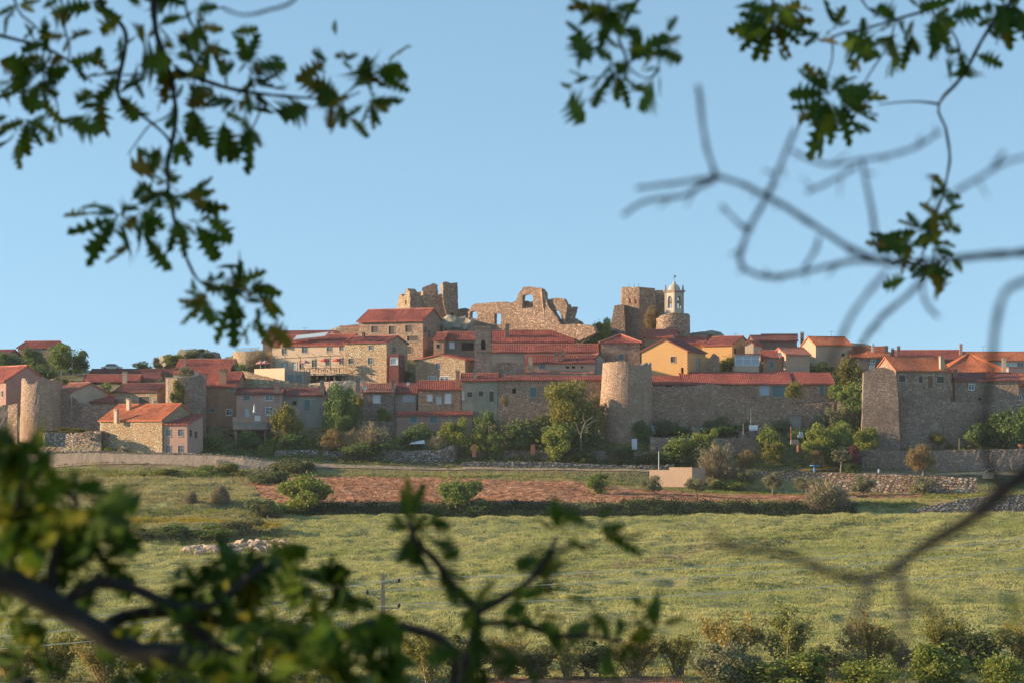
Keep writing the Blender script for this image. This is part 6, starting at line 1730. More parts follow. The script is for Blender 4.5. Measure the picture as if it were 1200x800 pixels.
def antenna(px, yt, yb, D, label):
    b = px2w(px, yb, D); t = px2w(px, yt, D)
    mb = MB(); mb.tube([b, t], [.04, .03], 5)
    for k in range(4): mb.box(t + Vector((-.55 + k * .3, -.2, -.1)), (.03, 0, 0), (0, .5, 0), (0, 0, .03))
    mb.box(t + Vector((-.6, 0, -.1)), (1.2, 0, 0), (0, .04, 0), (0, 0, .04))
    tag(mb.build('antenna', M['darkmetal'], None, loc=b), label, 'antenna')
antenna(844.5, 390.5, 398, 432, 'thin television antenna on the ochre house ridge')
antenna(862, 390.5, 398, 432, 'antenna at the right end of the ochre house ridge')
antenna(217, 414, 424, 425, 'antenna on the chimney of the wide skyline roof')
antenna(1091, 415, 424, 418, 'antenna before the big hipped roof')
antenna(357, 384, 392, 432, 'antenna on the restaurant roof ridge')
antenna(520, 382, 391, 433, 'antenna above the dark loggia house')
antenna(676, 397, 406, 426, 'antenna at the right end of the church roof')
antenna(800, 388, 397, 437, 'antenna below the church bastion')
antenna(974, 388, 396, 428, 'antenna on the tan skyline house')
antenna(1010, 399, 408, 427, 'antenna on the orange roof right of the tan house')
antenna(160, 427, 435, 441, 'antenna on the farthest left dark roof')
antenna(598, 431, 440, 407, 'antenna on the long row house roof')
antenna(1152, 405, 414, 433, 'antenna on the far right skyline roof')
def dish(px, py, D, r, label):
    c = px2w(px, py, D); mb = MB()
    n = 12
    vs = [c + Vector((0, .12, 0))] + [c + Vector((r * math.cos(2 * math.pi * k / n), -.05, r * math.sin(2 * math.pi * k / n))) for k in range(n)]
    vs += [v + Vector((0, .05, 0)) for v in vs]
    mb.add(vs, [(0, 1 + k, 1 + (k + 1) % n) for k in range(n)] + [(n + 1, n + 2 + (k + 1) % n, n + 2 + k) for k in range(n)] + [(1 + k, n + 2 + k, n + 2 + (k + 1) % n, 1 + (k + 1) % n) for k in range(n)])
    mb.tube([c + Vector((0, .1, 0)), c + Vector((0, .2, -r * 2))], [.05, .05], 5); mb.tube([c + Vector((0, 0, -r)), c + Vector((0, -.5, 0))], [.02, .02], 4)
    tag(mb.build('satellite_dish', M['white'], None, loc=c), label, 'satellite dish')
dish(427.5, 454, 403.5, .42, 'white satellite dish at the left end of the white blind house roof')
dish(230, 437.5, 401, .45, 'white satellite dish on top of the ivy tower')
dish(478, 449, 405, .3, 'small white satellite dish on the recessed garage house')
dish(182.5, 471, 396, .35, 'white satellite dish behind the golden barn roof')
dish(914, 415, 411, .35, 'white satellite dish left of the sunlit gable')
prop('tarpaulin', 'white sheeting draped behind the golden barn ridge', 'tarpaulin', px2w(198, 475, 395.5), 'wcloth', lambda mb, c: mb.add([c + Vector(v) for v in ((-1.3, -.6, .35), (1.2, -.6, -.05), (1.5, .8, .2), (-1.1, .8, .45), (-1.3, -.6, .2), (1.2, -.6, -.2), (1.5, .8, .05), (-1.1, .8, .3))], [(0, 1, 2, 3), (4, 7, 6, 5), (0, 4, 5, 1), (1, 5, 6, 2), (2, 6, 7, 3), (3, 7, 4, 0)]))
prop('skylight', 'pale metal sheet behind the small pink house roof', 'skylight', px2w(216, 488.5, 390.5), 'palebl', lambda mb, c: mb.box(c - Vector((1.2, 0, .0)), (2.4, 0, 0), (0, 1.0, .12), (0, 0, .12)))
def car(px, py, D, label, mat):
    c = px2w(px, py, D); root = empty('parked_car', c, label, 'car')
    prof = [(-2.0, .3), (-2.0, .8), (-1.3, .9), (-.8, 1.4), (.7, 1.42), (1.4, .92), (2.0, .82), (2.05, .3)]
    mb = MB(); vs = [c + Vector((x, -.8, z)) for x, z in prof] + [c + Vector((x, .8, z)) for x, z in prof]; n = len(prof)
    mb.add(vs, [tuple(range(n)), tuple(range(2 * n - 1, n - 1, -1))] + [(i, n + i, n + (i + 1) % n, (i + 1) % n) for i in range(n)]); mb.build('body', M[mat], root)
    mb = MB(); mb.add([c + Vector(v) for v in ((-1.1, -.815, .95), (1.2, -.815, .95), (.65, -.815, 1.34), (-.75, -.815, 1.34))], [(0, 1, 2, 3)]); mb.build('side_window', M['glass'], root)
    for x in (-1.25, 1.3):
        mb = MB(); mb.tube([c + Vector((x, -.85, .33)), c + Vector((x, -.6, .33))], [.33, .33], 12); mb.build('wheel', M['dark'], root)
car(131, 434.5, 449, 'white car parked on the left skyline', 'white'); car(197, 431, 449, 'silver car parked left of the boulder mound', 'metal')

# ------------------------------------------------------------------ power line
def power_line():
    D = 190.0
    b = px2w(449, 800, D); b.z = tzp(449, D) - .4; t = px2w(449, 671.5, D)
    root = empty('power_pole', b, 'slim concrete power pole with three staggered insulator arms in the green field', 'power pole')
    mb = MB(); mb.box(b - Vector((.17, .15, 0)), (.34, 0, 0), (0, .3, 0), (0, 0, .01))
    h = t.z - b.z
    vs = []
    for z, w in ((0, .22), (h, .13)):
        for x, y in ((-1, -1), (1, -1), (1, 1), (-1, 1)): vs.append(b + Vector((x * w, y * w * .8, z)))
    mb.add(vs, [(0, 1, 5, 4), (1, 2, 6, 5), (2, 3, 7, 6), (3, 0, 4, 7), (4, 5, 6, 7)]); mb.build('pole', M['concrete'], root)
    ends = []
    for y, s in ((682.5, 1), (696.5, -1), (712, 1)):
        z = px2w(0, y, D).z; x0 = b.x
        mb = MB(); mb.box((x0 + (.1 if s > 0 else -1.35), D - .06, z - .03), (1.25, 0, 0), (0, .12, 0), (0, 0, .09)); mb.tube([(x0 + s * .1, D, z - .45), (x0 + s * .8, D, z - .03)], [.035, .035], 5); arm = mb.build('crossarm', M['metal'], root)
        e = Vector((x0 + s * 1.32, D, z + .06))
        mb = MB(); mb.lathe(e, [(.06, 0), (.15, .05), (.08, .1), (.15, .16), (.07, .22), (.12, .27), (.05, .34)], 10); mb.build('insulator', M['darkmetal'], root)
        ends.append(e + Vector((0, 0, .3)))
    labs = ['topmost pale overhead wire crossing the green field', 'middle pale overhead wire crossing the green field', 'lowest pale overhead wire crossing the green field']
    rt = [(1320, 614, 262), (1320, 626, 262), (1320, 650, 262)]
    lf = [(-160, 742, 152), (-160, 757, 152), (-160, 770, 152)]
    for e, r_, l_, lab in zip(ends, rt, lf, labs):
        pr = px2w(*r_); pl = px2w(*l_); mb = MB(); pts = []
        for a, c_, sag, n in ((pl, e, .5, 24), (e, pr, 1.1, 40)):
            for i in range(n):
                u = i / n; p = a.lerp(c_, u); p.z -= sag * 4 * u * (1 - u); pts.append(p)
        pts.append(pr)
        mb.tube(pts, [.038] * len(pts), 5)
        tag(mb.build('overhead_wire', M['wire'], None, loc=e), lab, 'power line', 'overhead wires')
power_line()
# ------------------------------------------------------------------ oak branches close to the camera
def leaf_mesh(seed, mat):
    rs_ = random.Random(seed)
    st = [(0, .012), (.12, .014), (.20, .05), (.27, .15), (.31, .05), (.42, .22), (.47, .06), (.59, .25), (.64, .065), (.76, .21), (.80, .065), (.90, .12), (1.0, .004)]
    vs = []; fs = []
    cv = rs_.uniform(-.25, .25); tw = rs_.uniform(-.3, .3)
    for i, (y, w) in enumerate(st):
        a = w * rs_.uniform(.8, 1.2); b = w * rs_.uniform(.8, 1.2)
        z = cv * y * y; fold = rs_.uniform(.2, .4)
        vs += [(-a, y - (.03 if w > .2 else 0), z + fold * a - tw * a * y), (0, y, z), (b, y - (.03 if w > .2 else 0), z + fold * b + tw * b * y)]
    for i in range(len(st) - 1):
        k = 3 * i
        fs += [(k, k + 1, k + 4, k + 3), (k + 1, k + 2, k + 5, k + 4)]
    me = bpy.data.meshes.new('leaf'); me.from_pydata(vs, [], fs); me.materials.append(mat); me.update()
    return me
LEAF = [leaf_mesh(i, M['oak%d' % (i % 4)]) for i in range(12)]
RL = random.Random(21)
def add_leaf(root, base, tip, dark=False):
    d = tip - base; L = d.length
    if L < 1e-4: return
    d.normalize()
    v = Vector((RL.gauss(0, .6), -1, RL.gauss(0, .6)))
    n = (v - d * v.dot(d)).normalized(); x = d.cross(n)
    m = Matrix((x, d, n)).transposed().to_4x4()
    k = RL.choice([0, 1, 2, 0, 2, 3]) if not dark else RL.choice([0, 2, 2, 2, 1])
    o = link('leaf', LEAF[k + 4 * RL.randrange(3)], root)
    s = L * RL.uniform(.95, 1.1)
    m = m @ Matrix.Diagonal((s * RL.uniform(.7, .95), s, s, 1))
    m.translation = base - wloc(root)
    o.matrix_local = m

def branch(label, depth, twigs, nodes, bark='oakbark', extra=0, jd=.25, maxlen=62, dark=False, name='oak_branch', cat='branch', leafpx=46, top=lambda x: -999):
    """twigs: [(points in the photo, radius px start, end, depth offset)]; nodes: [(x, y, [leaf tips], depth offset)]"""
    a0 = twigs[0][0][0]
    root = empty(name, px2w(a0[0], a0[1], depth), label, cat)
    for k, tw in enumerate(twigs):
        pts, r0, r1 = tw[:3]; off = tw[3] if len(tw) > 3 else 0.0; off2 = tw[4] if len(tw) > 4 else off
        n = len(pts); P = []; Rr = []
        sub = 3
        for i in range(n - 1):                                    # smooth the polyline
            p0 = pts[max(i - 1, 0)]; p1 = pts[i]; p2 = pts[i + 1]; p3 = pts[min(i + 2, n - 1)]
            for j in range(sub):
                t = j / sub
                q = [.5 * ((2 * p1[c]) + (-p0[c] + p2[c]) * t + (2 * p0[c] - 5 * p1[c] + 4 * p2[c] - p3[c]) * t * t + (-p0[c] + 3 * p1[c] - 3 * p2[c] + p3[c]) * t ** 3) for c in (0, 1)]
                f = (i + t) / (n - 1); dd = depth + off + (off2 - off) * f
                P.append(px2w(q[0] + RL.uniform(-.4, .4), q[1] + RL.uniform(-.4, .4), dd)); Rr.append((r0 + (r1 - r0) * f) * (.8 if bark == 'twigbark' else 1) * dd / F * RL.uniform(.82, 1.2))
        dd = depth + off2; P.append(px2w(*pts[-1], dd)); Rr.append(r1 * dd / F)
        mb = MB(); mb.tube(P, Rr, 8); mb.build('limb' if r0 > 6 else 'twig', M[bark], root, smooth=True)
        if bark == 'twigbark':                                      # buds and short side shoots
            for j in range(2, len(P) - 1):
                if RL.random() < .34:
                    d = Vector((RL.gauss(0, 1), RL.gauss(0, .4), RL.gauss(0, 1))).normalized(); L = RL.uniform(5, 26) * depth / F
                    sp = MB(); sp.tube([P[j], P[j] + d * L * .5 + Vector((0, 0, L * .06)), P[j] + d * L], [Rr[j] * .75, Rr[j] * .5, Rr[j] * .3], 6); sp.build('twig', M[bark], root, smooth=True)
    cnt = 0
    for nd in nodes:
        x, y, tips = nd[:3]; off = nd[3] if len(nd) > 3 else RL.uniform(-jd, jd)
        for tx, ty in tips:
            dx, dy = tx - x, ty - y; L = math.hypot(dx, dy)
            f = max(0.0, 1 - maxlen / max(L, 1e-3))
            dd = depth + off + RL.uniform(-.12, .12) * depth / 5
            base = px2w(x + dx * f, y + dy * f, depth + off); tip = px2w(tx, ty, dd)
            add_leaf(root, base, tip, dark); cnt += 1
        for k in range(int(extra * len(tips))):
            a = RL.uniform(0, 6.28); cnt += 1
            q = RL.uniform(.2, 1.6) * leafpx * .5; L = leafpx * RL.uniform(.5, .95); b2 = a + RL.uniform(-.5, .5)
            bx_, by_ = x + q * math.cos(a), y + q * math.sin(a)
            if min(by_, by_ + L * math.sin(b2) * .9 + 4) < top(bx_): continue
            add_leaf(root, px2w(bx_, by_, depth + off + RL.uniform(-.1, .1)), px2w(bx_ + L * math.cos(b2), by_ + L * math.sin(b2) * .9 + 4, depth + off + RL.uniform(-.15, .15)), dark); cnt += 1
    return root, cnt

TL = [([(60, -160), (115, -40), (117, 3), (135, 20), (148, 42), (143, 75), (138, 110), (150, 125), (172, 140), (195, 160), (200, 172)], 3.2, 1.6),
      ([(175, -160), (178, -40), (182, 30), (190, 60), (200, 90), (206, 130), (203, 160), (197, 190), (198, 225), (208, 270), (222, 310), (240, 335), (285, 342)], 4.5, 1.2),
      ([(-120, 20), (-40, 30), (0, 42), (50, 55), (85, 75), (108, 97)], 3.0, 1.0), ([(144, 88), (170, 87), (205, 84)], 1.3, 1.0), ([(205, 82), (240, 95), (275, 105), (320, 112), (365, 115), (395, 118), (422, 108)], 3.0, 1.0),
      ([(303, 112), (325, 130), (343, 142)], 1.2, .7), ([(300, 110), (305, 130), (290, 160)], 1.4, .8), ([(214, -60), (218, 10), (232, 40), (262, 80)], 2.0, 1.0), ([(262, 10), (285, 18), (315, 12), (345, 0), (365, -40)], 1.6, 2.0, -1.6), ([(64, -60), (75, 30), (82, 55), (78, 80)], 1.8, .9),
      ([(205, 130), (190, 140), (172, 150), (150, 182)], 1.2, .8), ([(206, 150), (215, 165), (225, 185)], 1.0, .6), ([(198, 225), (175, 232), (140, 252)], 1.4, .9), ([(215, 45), (228, 80), (225, 120), (232, 145)], 1.5, .9), ([(60, 62), (50, 90), (66, 118), (70, 145)], 1.4, .8), ([(10, -40), (20, 10), (40, 30), (55, 45)], 1.6, 1)]
TLn = [(32, 78, [(14, 70), (20, 92), (45, 66), (56, 78), (28, 100)]), (45, 100, [(38, 128), (60, 128), (68, 112), (30, 118), (62, 98)]), (0, 104, [(18, 108), (-14, 112)]),
       (32, 140, [(2, 152), (14, 148), (52, 146), (24, 178), (34, 182), (42, 150)]), (68, 140, [(58, 158), (108, 148), (96, 140), (72, 160)]), (118, 108, [(122, 160), (118, 156)]), (138, 112, [(168, 145), (160, 142), (150, 130)]), (140, 80, [(118, 98), (125, 90), (135, 102)]),
       (53, 18, [(54, 58), (60, 62), (46, 40)]), (82, 45, [(104, 40), (96, 52), (74, 62)]), (20, 5, [(0, 16), (8, 20), (40, 14), (50, 4)]), (108, 2, [(98, 16), (118, 16), (128, 4)]), (165, 0, [(142, 6), (155, 10), (190, 8), (200, 3)]), (228, 12, [(258, 8), (262, 14), (212, 22), (240, 26)]),
       (186, 28, [(176, 44), (178, 20), (204, 20), (200, 50)]), (190, 58, [(178, 72), (176, 62), (208, 44), (205, 70)]), (198, 84, [(182, 98), (190, 118), (184, 108), (214, 92)]), (206, 118, [(188, 108), (200, 142), (214, 100)]), (228, 30, [(232, 58), (222, 62), (240, 48)]), (246, 52, [(236, 78), (268, 62), (262, 82), (246, 86)]), (268, 78, [(250, 92), (262, 104), (255, 66)]),
       (290, 75, [(282, 52), (298, 52), (304, 62), (276, 62), (278, 86), (300, 88)]), (300, 100, [(326, 92), (312, 84), (284, 90), (276, 110), (320, 100), (294, 112)]), (278, 118, [(256, 128), (262, 140), (245, 118), (290, 128)]),
       (240, 100, [(222, 112), (220, 128), (246, 130), (258, 122), (250, 112)]), (228, 128, [(226, 164), (236, 160), (218, 150), (214, 140)]), (262, 142, [(254, 178), (270, 184), (262, 192), (274, 186)]), (296, 148, [(284, 172), (298, 200), (290, 196), (280, 182), (306, 176)]), (208, 160, [(222, 190), (216, 182)]), (188, 170, [(176, 200), (178, 206), (184, 196)]),
       (402, 70, [(392, 62), (408, 60), (425, 68), (410, 90)]), (425, 88, [(430, 64), (434, 82), (446, 96), (420, 70), (438, 104)]), (432, 118, [(462, 124), (456, 132), (440, 152), (446, 146), (424, 150), (460, 112)]), (402, 118, [(396, 160), (402, 156), (388, 150), (376, 128), (374, 98), (366, 106)]), (388, 116, [(354, 92), (372, 128), (362, 124)]), (440, 84, [(476, 88), (462, 94), (470, 82)]),
       (196, 212, [(184, 216), (210, 212), (206, 228), (178, 204), (214, 206)]), (188, 228, [(166, 240), (158, 232), (180, 250), (172, 226)]), (140, 252, [(104, 242), (86, 284), (100, 312), (106, 306), (112, 240), (128, 276), (160, 242)]), (168, 246, [(148, 240), (190, 262), (182, 270), (176, 276)]), (172, 280, [(192, 314), (196, 318), (188, 302), (166, 276)]), (208, 232, [(224, 232), (212, 250), (200, 250)]), (222, 238, [(254, 220), (266, 246), (250, 248), (262, 252), (240, 222)]), (210, 258, [(206, 290), (222, 282), (198, 282), (230, 274), (214, 296)]), (230, 262, [(250, 306), (254, 300), (244, 290), (236, 284)]),
       (252, 330, [(246, 318), (262, 322), (240, 340), (244, 326)]), (278, 335, [(280, 304), (274, 308), (300, 318), (292, 306)]), (290, 340, [(324, 346), (318, 338), (300, 352), (310, 330)]), (305, 345, [(326, 368), (318, 372), (312, 360), (322, 356)]), (270, 350, [(256, 352), (264, 398), (278, 400), (272, 394), (284, 382), (286, 372)]), (240, 352, [(208, 380), (212, 358), (216, 384), (206, 356), (246, 382), (244, 376)]), (300, 370, [(310, 402), (318, 408), (306, 396), (296, 388)])]
_a = [n for n in TLn if n[0] < 170 and n[1] < 190]; _b = [n for n in TLn if not (n[0] < 170 and n[1] < 190)]
_ia = [0, 2, 9, 14, 15]
branch('leafy oak twigs spread across the far top left corner', 5.2, [TL[k] for k in _ia], _a, extra=1.9, leafpx=38)
branch('long leafy oak branch drooping from the top left over the hill', 5.0, [TL[k] for k in range(len(TL)) if k not in _ia], _b, extra=.8, leafpx=37)

TM = [([(790, -120), (765, -30), (742, 8), (726, 42), (730, 58), (735, 75), (728, 100), (705, 112)], 3.0, .8), ([(715, -60), (712, -10), (716, 20), (714, 40)], 1.8, .8), ([(735, 75), (755, 66), (785, 62), (800, 66)], 1.2, .6), ([(738, 80), (755, 92), (772, 82), (768, 60)], 1.2, .6), ([(728, 92), (700, 90), (672, 96)], 1.0, .6)]
TMn = [(715, 10, [(680, 30), (664, 6), (690, 8), (702, 46), (712, 48), (726, 34), (742, 10), (732, 24), (684, 22), (700, 26), (720, 42)]), (697, 56, [(706, 76), (694, 52), (712, 66)]), (738, 72, [(752, 42), (748, 40), (764, 44), (742, 58), (728, 82)]), (672, 98, [(654, 104), (684, 90), (690, 92)]), (706, 98, [(696, 124), (704, 118), (718, 108)]), (726, 88, [(736, 122), (724, 112), (718, 84), (742, 108), (722, 100)]), (768, 56, [(796, 42), (780, 46), (776, 66), (792, 66), (760, 74)]), (770, 78, [(776, 90), (762, 92), (758, 84)])]
branch('small leafy oak sprig hanging from the top edge in the middle', 4.5, TM, TMn, extra=.7, leafpx=36)

TR = [([(1290, -110), (1210, -20), (1175, 12), (1150, 48), (1128, 90), (1100, 122), (1108, 150), (1113, 180), (1110, 205), (1104, 232), (1090, 268), (1080, 300)], 2.6, 1.1), ([(1100, 122), (1065, 119), (1030, 123)], 1.5, .8), ([(905, -80), (906, -10), (905, 30), (912, 45)], 2.4, 1.0), ([(1150, -60), (1110, 0), (1060, 20), (1020, 32), (985, 40), (970, 48)], 2.6, .9), ([(975, 42), (975, 70), (968, 95), (972, 112)], 1.2, .8), ([(1050, 25), (1040, 55), (1020, 85), (1012, 100)], 1.2, .7), ([(1125, 70), (1122, 50), (1115, 35)], 1.4, 1.0), ([(1000, -50), (1010, 0), (1030, 20)], 1.6, .9)]
TRn = [(905, 25, [(852, 38), (860, 14), (864, 58), (882, 72), (898, 70), (924, 66), (946, 40), (952, 24), (932, 4), (880, 2), (870, 44), (890, 60), (920, 48), (938, 52)]), (912, 8, [(950, 12), (880, 12), (930, 26), (896, 30)]), (972, 110, [(916, 112), (926, 92), (944, 78), (958, 78), (950, 92), (990, 90)]), (968, 122, [(932, 130), (944, 152), (958, 184), (964, 188), (948, 136), (980, 160)]), (985, 118, [(1000, 158), (1028, 144), (1036, 108), (1022, 98), (1010, 132), (1018, 148), (990, 166), (1004, 104)]), (978, 130, [(972, 172), (986, 156), (962, 160)]), (1002, 68, [(998, 88), (1008, 84), (990, 78)]), (1000, 55, [(994, 52), (1008, 58)]), (978, 30, [(968, 10), (984, 16), (972, 42), (1000, 34), (960, 6)]), (1050, 22, [(1028, 40), (1036, 12), (1022, 8), (1058, 42)]), (1068, 40, [(1062, 72), (1056, 78), (1072, 70), (1078, 66), (1082, 58)]), (1048, 52, [(1040, 90), (1046, 86), (1052, 80)]), (1092, 22, [(1110, 50), (1104, 56), (1098, 50), (1120, 24), (1112, 10), (1088, 46)]), (1075, 8, [(1060, 4), (1100, 6), (1086, 18), (1120, 4)]), (1165, 5, [(1146, 16), (1150, 10), (1182, 58), (1174, 50), (1190, 40), (1200, 30), (1210, 44), (1192, 14)]), (1180, 12, [(1186, 54), (1178, 60), (1168, 40)]), (1128, 60, [(1116, 66), (1126, 84), (1132, 76)]), (1110, 45, [(1108, 62), (1116, 60)])]
TRn += [(1104, 228, [(1092, 222), (1120, 236), (1112, 222), (1098, 246), (1122, 240), (1108, 214)]), (1098, 250, [(1080, 240), (1076, 256), (1116, 262), (1112, 272), (1090, 272)]), (1080, 270, [(1050, 258), (1034, 272), (1042, 286), (1062, 252), (1096, 284), (1074, 294)]), (1070, 285, [(1028, 268), (1036, 294), (1046, 304), (1058, 312)]), (1092, 290, [(1116, 298), (1110, 280), (1104, 310), (1120, 312), (1096, 318)]), (1085, 310, [(1068, 330), (1094, 330), (1106, 336), (1112, 334), (1100, 324), (1078, 322), (1116, 326)]), (1062, 300, [(1030, 280), (1056, 322), (1044, 312), (1052, 274)])]
branch('leafy oak twigs crossing the top right corner', 5.2, TR, TRn, extra=.7, leafpx=34)

BR = [([(1420, 284), (1240, 292), (1200, 296), (1160, 299), (1120, 303), (1075, 309), (1040, 308), (1000, 293), (960, 268), (920, 242), (895, 228), (865, 214), (840, 207)], 6.5, 3.4), ([(840, 208), (830, 180), (824, 150), (818, 100)], 3.6, 3.0), ([(840, 207), (815, 212), (790, 215), (746, 221)], 3.4, 2.6), ([(838, 211), (815, 222), (800, 230), (756, 236), (730, 253)], 3.4, 2.4), ([(932, 152), (915, 192), (898, 232), (880, 264), (872, 285), (868, 310), (900, 325), (950, 317), (1000, 306), (1040, 308)], 3.2, 3.6),
      ([(876, 272), (862, 258), (845, 240)], 2.8, 2.2), ([(960, 277), (955, 295), (942, 314)], 3.0, 2.6), ([(1086, 322), (1062, 348), (1035, 370), (1012, 400), (990, 440)], 4.2, 3.6), ([(1040, 318), (1010, 352), (990, 385), (972, 430)], 3.6, 3.0, -.25), ([(1080, 330), (1085, 356), (1100, 372)], 2.8, 2.4), ([(1028, 296), (1022, 250), (1015, 215), (1010, 186)], 3.2, 3.0), ([(1012, 186), (985, 193), (955, 190), (928, 176)], 2.8, 2.2), ([(1010, 188), (1045, 182), (1075, 172), (1102, 154)], 2.8, 2.4), ([(1004, 196), (975, 212), (945, 226)], 2.6, 2.2), ([(1118, 226), (1145, 210), (1163, 198), (1176, 178)], 3.0, 2.6, -.2), ([(1162, 200), (1185, 188), (1230, 180)], 2.8, 2.8, -.2)]
branch('bare blurred twig with forked ends before the right sky', 2.2, BR, [], bark='twigbark', name='bare_branch')
BV = [([(1290, 262), (1215, 322), (1180, 340), (1168, 375), (1163, 420), (1156, 470), (1154, 520), (1164, 556), (1180, 575)], 3.4, 4.6), ([(1300, 520), (1230, 540), (1190, 562), (1160, 588), (1130, 612), (1095, 632), (1060, 656), (1032, 676)], 13, 4.5), ([(1032, 674), (1005, 678), (965, 668), (930, 652), (895, 644), (860, 642), (832, 624)], 5.5, 4.5, 0, -.25), ([(1054, 662), (1058, 700), (1060, 740), (1062, 780)], 5, 4, -.1, -.3), ([(1058, 702), (1080, 708), (1105, 722)], 5, 3.5, -.25), ([(1020, 682), (1008, 715), (990, 750)], 4.5, 3.5, -.25, -.4)]
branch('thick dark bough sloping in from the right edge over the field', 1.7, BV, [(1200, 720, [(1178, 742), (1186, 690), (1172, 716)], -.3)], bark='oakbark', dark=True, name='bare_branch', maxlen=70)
BL = [([(-180, 600), (-40, 655), (20, 684), (70, 712), (120, 742), (165, 764), (230, 772), (300, 795), (340, 830)], 17, 12, -.05), ([(-160, 830), (-30, 822), (40, 800)], 14, 9), ([(70, 712), (100, 690), (120, 682), (160, 690), (205, 710), (250, 708), (285, 680), (310, 660)], 9, 4), ([(120, 742), (145, 722), (205, 716), (255, 726), (310, 742), (345, 760), (400, 744), (430, 732), (475, 735), (515, 748), (533, 768), (530, 815)], 9, 4.5, .1, .5), ([(60, 700), (62, 660), (75, 625), (90, 590), (70, 570)], 7, 3), ([(20, 684), (10, 640), (20, 600), (28, 540)], 7, 3.5, 0, -.35), ([(205, 712), (235, 745), (280, 770), (330, 765), (395, 790), (450, 820)], 8, 5, .1), ([(535, 900), (545, 800), (555, 750), (558, 715), (535, 690), (510, 655), (488, 635), (480, 610)], 8, 3, .3, .5), ([(556, 720), (590, 700), (620, 680), (640, 655), (652, 630)], 5, 2.6, .3, .45), ([(560, 730), (610, 730), (655, 745), (690, 745), (730, 752)], 5, 2.5, .3, .45), ([(640, 655), (665, 640), (700, 640)], 3, 2, .45)]
BLn = [(22, 520, [(-8, 512), (12, 500), (44, 520), (34, 556), (14, 560), (48, 540), (-2, 540)], -.4), (70, 570, [(130, 566), (118, 580), (98, 560), (84, 552), (138, 598)], .15), (20, 585, [(-20, 590), (10, 560), (52, 590), (46, 606), (-10, 610), (30, 610)], -.2), (30, 610, [(60, 590), (70, 620), (4, 640), (40, 650), (-10, 630), (64, 640)]), (90, 600, [(132, 606), (140, 618), (110, 640), (70, 630), (120, 594)]), (110, 625, [(170, 610), (164, 632), (150, 648), (120, 660), (172, 622), (90, 650)]), (55, 655, [(20, 660), (80, 672), (96, 660), (34, 690), (76, 690)]), (110, 665, [(150, 662), (160, 680), (130, 696), (90, 696), (146, 640)]), (10, 720, [(-14, 735), (20, 750), (36, 738), (-6, 700), (40, 720)]), (30, 770, [(-6, 790), (20, 805), (60, 780), (10, 760)]),
       (240, 690, [(215, 668), (236, 660), (262, 672), (280, 700), (206, 694), (225, 712)]), (285, 668, [(258, 660), (300, 640), (318, 650), (330, 668), (270, 690), (318, 684), (250, 672)]), (310, 655, [(336, 644), (346, 662), (328, 680), (300, 700), (350, 650)]), (265, 725, [(236, 740), (256, 752), (290, 744), (300, 726), (240, 720)]), (320, 740, [(302, 760), (340, 766), (352, 742), (360, 756), (320, 712)]), (385, 690, [(398, 655), (380, 650), (410, 668), (406, 700), (418, 720), (392, 664)], .5), (300, 790, [(270, 800), (320, 810), (350, 788), (280, 772), (340, 800)]), (380, 780, [(350, 772), (400, 770), (430, 772), (396, 800), (360, 800), (422, 796)]), (425, 775, [(470, 790), (450, 800), (440, 760), (468, 772)]), (190, 735, [(172, 760), (214, 748), (206, 726)]), (150, 785, [(130, 800), (180, 800), (160, 770)]), (210, 790, [(190, 806), (240, 800), (226, 775)]), (375, 750, [(350, 730), (392, 726), (410, 752)]), (440, 775, [(420, 740), (470, 765), (486, 770)]),
       (480, 622, [(478, 562), (468, 574), (490, 570), (462, 606), (452, 614), (500, 604), (514, 612), (478, 580), (488, 590)], .5), (500, 612, [(540, 610), (520, 596), (526, 620)], .5), (512, 660, [(530, 690), (528, 700), (520, 672), (536, 684)], .5), (488, 640, [(468, 652), (456, 660), (472, 664)], .5), (556, 710, [(540, 690), (572, 684), (580, 700), (548, 738), (566, 746), (540, 726)], .4), (560, 745, [(544, 780), (560, 790), (574, 776), (580, 752), (552, 766)], .35), (560, 775, [(548, 806), (572, 810), (582, 790), (540, 796)], .35), (588, 716, [(604, 706), (620, 724), (614, 740), (592, 750)], .4), (630, 728, [(652, 736), (646, 752), (610, 748), (632, 712)], .4), (650, 620, [(644, 584), (660, 590), (672, 604), (640, 600), (634, 612), (652, 580)], .5), (640, 640, [(620, 652), (652, 658), (634, 664), (628, 636)], .5), (700, 620, [(688, 614), (722, 618), (738, 640), (746, 648), (730, 628)], .6), (645, 688, [(620, 694), (664, 686), (640, 700)], .5), (700, 716, [(680, 704), (700, 745), (712, 740), (690, 726)], .5), (735, 752, [(728, 770), (722, 782), (748, 766), (760, 736), (764, 748), (752, 742)], .5), (745, 712, [(748, 696), (738, 722), (760, 708)], .5), (775, 730, [(760, 724), (802, 724), (790, 732)], .5), (610, 770, [(600, 790), (624, 782), (588, 784)], .4)]
BL[7:] = [t[:3] for t in BL[7:]]
_c = [(n[0], n[1], n[2], n[3] - .45) for n in BLn if n[0] >= 470]
_l = [n for n in BLn if n[0] < 225]; _m = [n for n in BLn if 225 <= n[0] < 470]
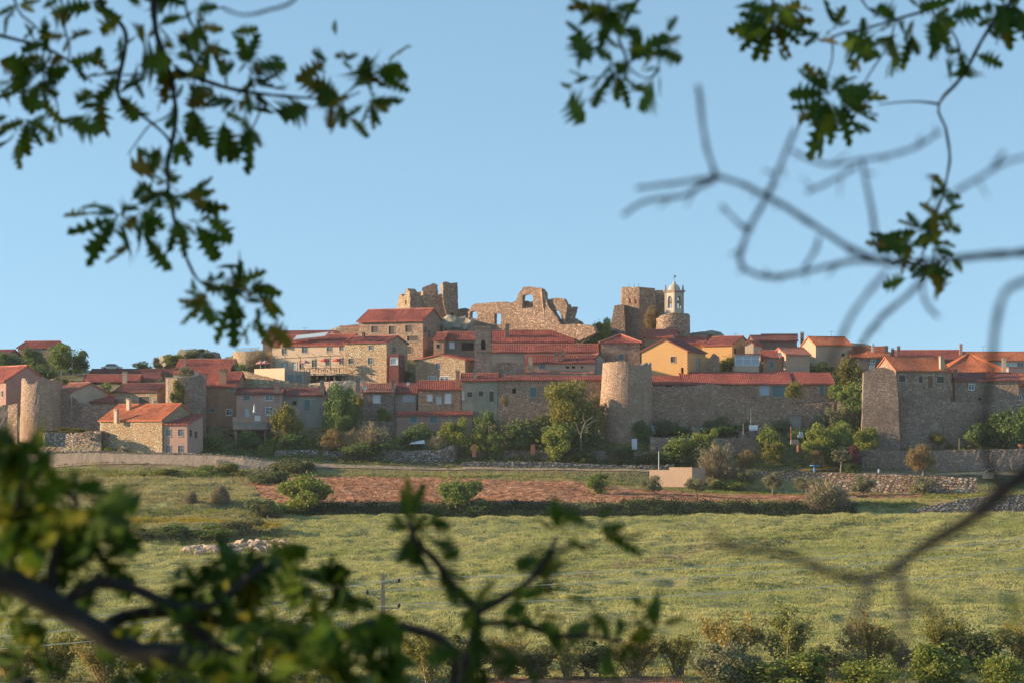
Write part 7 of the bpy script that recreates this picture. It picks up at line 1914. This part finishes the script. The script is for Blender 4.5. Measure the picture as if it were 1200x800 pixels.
branch('heavy dark oak bough with blurred leaves filling the lower left corner', 3.2, [BL[0], BL[1], BL[4], BL[5]], _l, top=lambda x: 505 if x < 40 else 555, extra=3.2, jd=.4, maxlen=42, dark=True, leafpx=37)
branch('leafy oak branch curving right from the dark bough at lower left', 3.2, [BL[2], BL[3], BL[6]], _m, top=lambda x: 640, extra=3.2, jd=.4, maxlen=42, dark=True, leafpx=37)
branch('blurred leafy oak shoots rising at the bottom centre', 3.3, BL[7:], _c, top=lambda x: 580, extra=.7, jd=.25, maxlen=40, dark=True, leafpx=32)

# unseen oak added left of the camera so its crown shades these branches
def added_oak():
    root = empty('oak_tree', (-8.2, 3.6, -2.6), 'added unseen oak shading the near branches from beyond the left edge', 'tree')
    mb = MB(); mb.tube([(-8.2, 3.6, -3.2), (-8.1, 3.6, -1.4), (-7.9, 3.5, .2), (-7.7, 3.6, 1.4)], [.34, .28, .24, .18], 10)
    for k in range(9):
        a = k * .7; e = Vector((-7.7 + 2.0 * math.cos(a), 3.6 + 3.2 * math.sin(a), 2.2 + .9 * math.sin(k * 2.1)))
        mb.tube([(-7.8, 3.55, .3 + .1 * k), (-7.7 + .9 * math.cos(a), 3.6 + 1.5 * math.sin(a), 1.4), e], [.12, .08, .02], 6)
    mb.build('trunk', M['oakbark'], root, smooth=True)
    V, Fc = crown_arr(91, 2600, .025, -.5, .5, nb=40, rb=.17, core=.15)
    V = V * np.array([5.6, 9.0, 6.2]) + np.array([.5, 0, 4.7])
    link('crown', np_mesh('crown', V, Fc, M['oak0']), root)
added_oak()

# ------------------------------------------------------------------ thin evening air
def haze():
    mb = MB(); mb.box((-1500, -120, -60), (3000, 0, 0), (0, 1100, 0), (0, 0, 100))
    m = bpy.data.materials.new('haze'); m.use_nodes = True; nt = m.node_tree
    nt.nodes.remove(nt.nodes['Principled BSDF'])
    v = nt.nodes.new('ShaderNodeVolumePrincipled'); v.inputs['Density'].default_value = 0.00008
    v.inputs['Color'].default_value = (.86, .93, .95, 1)
    nt.links.new(v.outputs[0], nt.nodes['Material Output'].inputs['Volume'])
    o = mb.build('haze', m); o['kind'] = 'stuff'
haze()
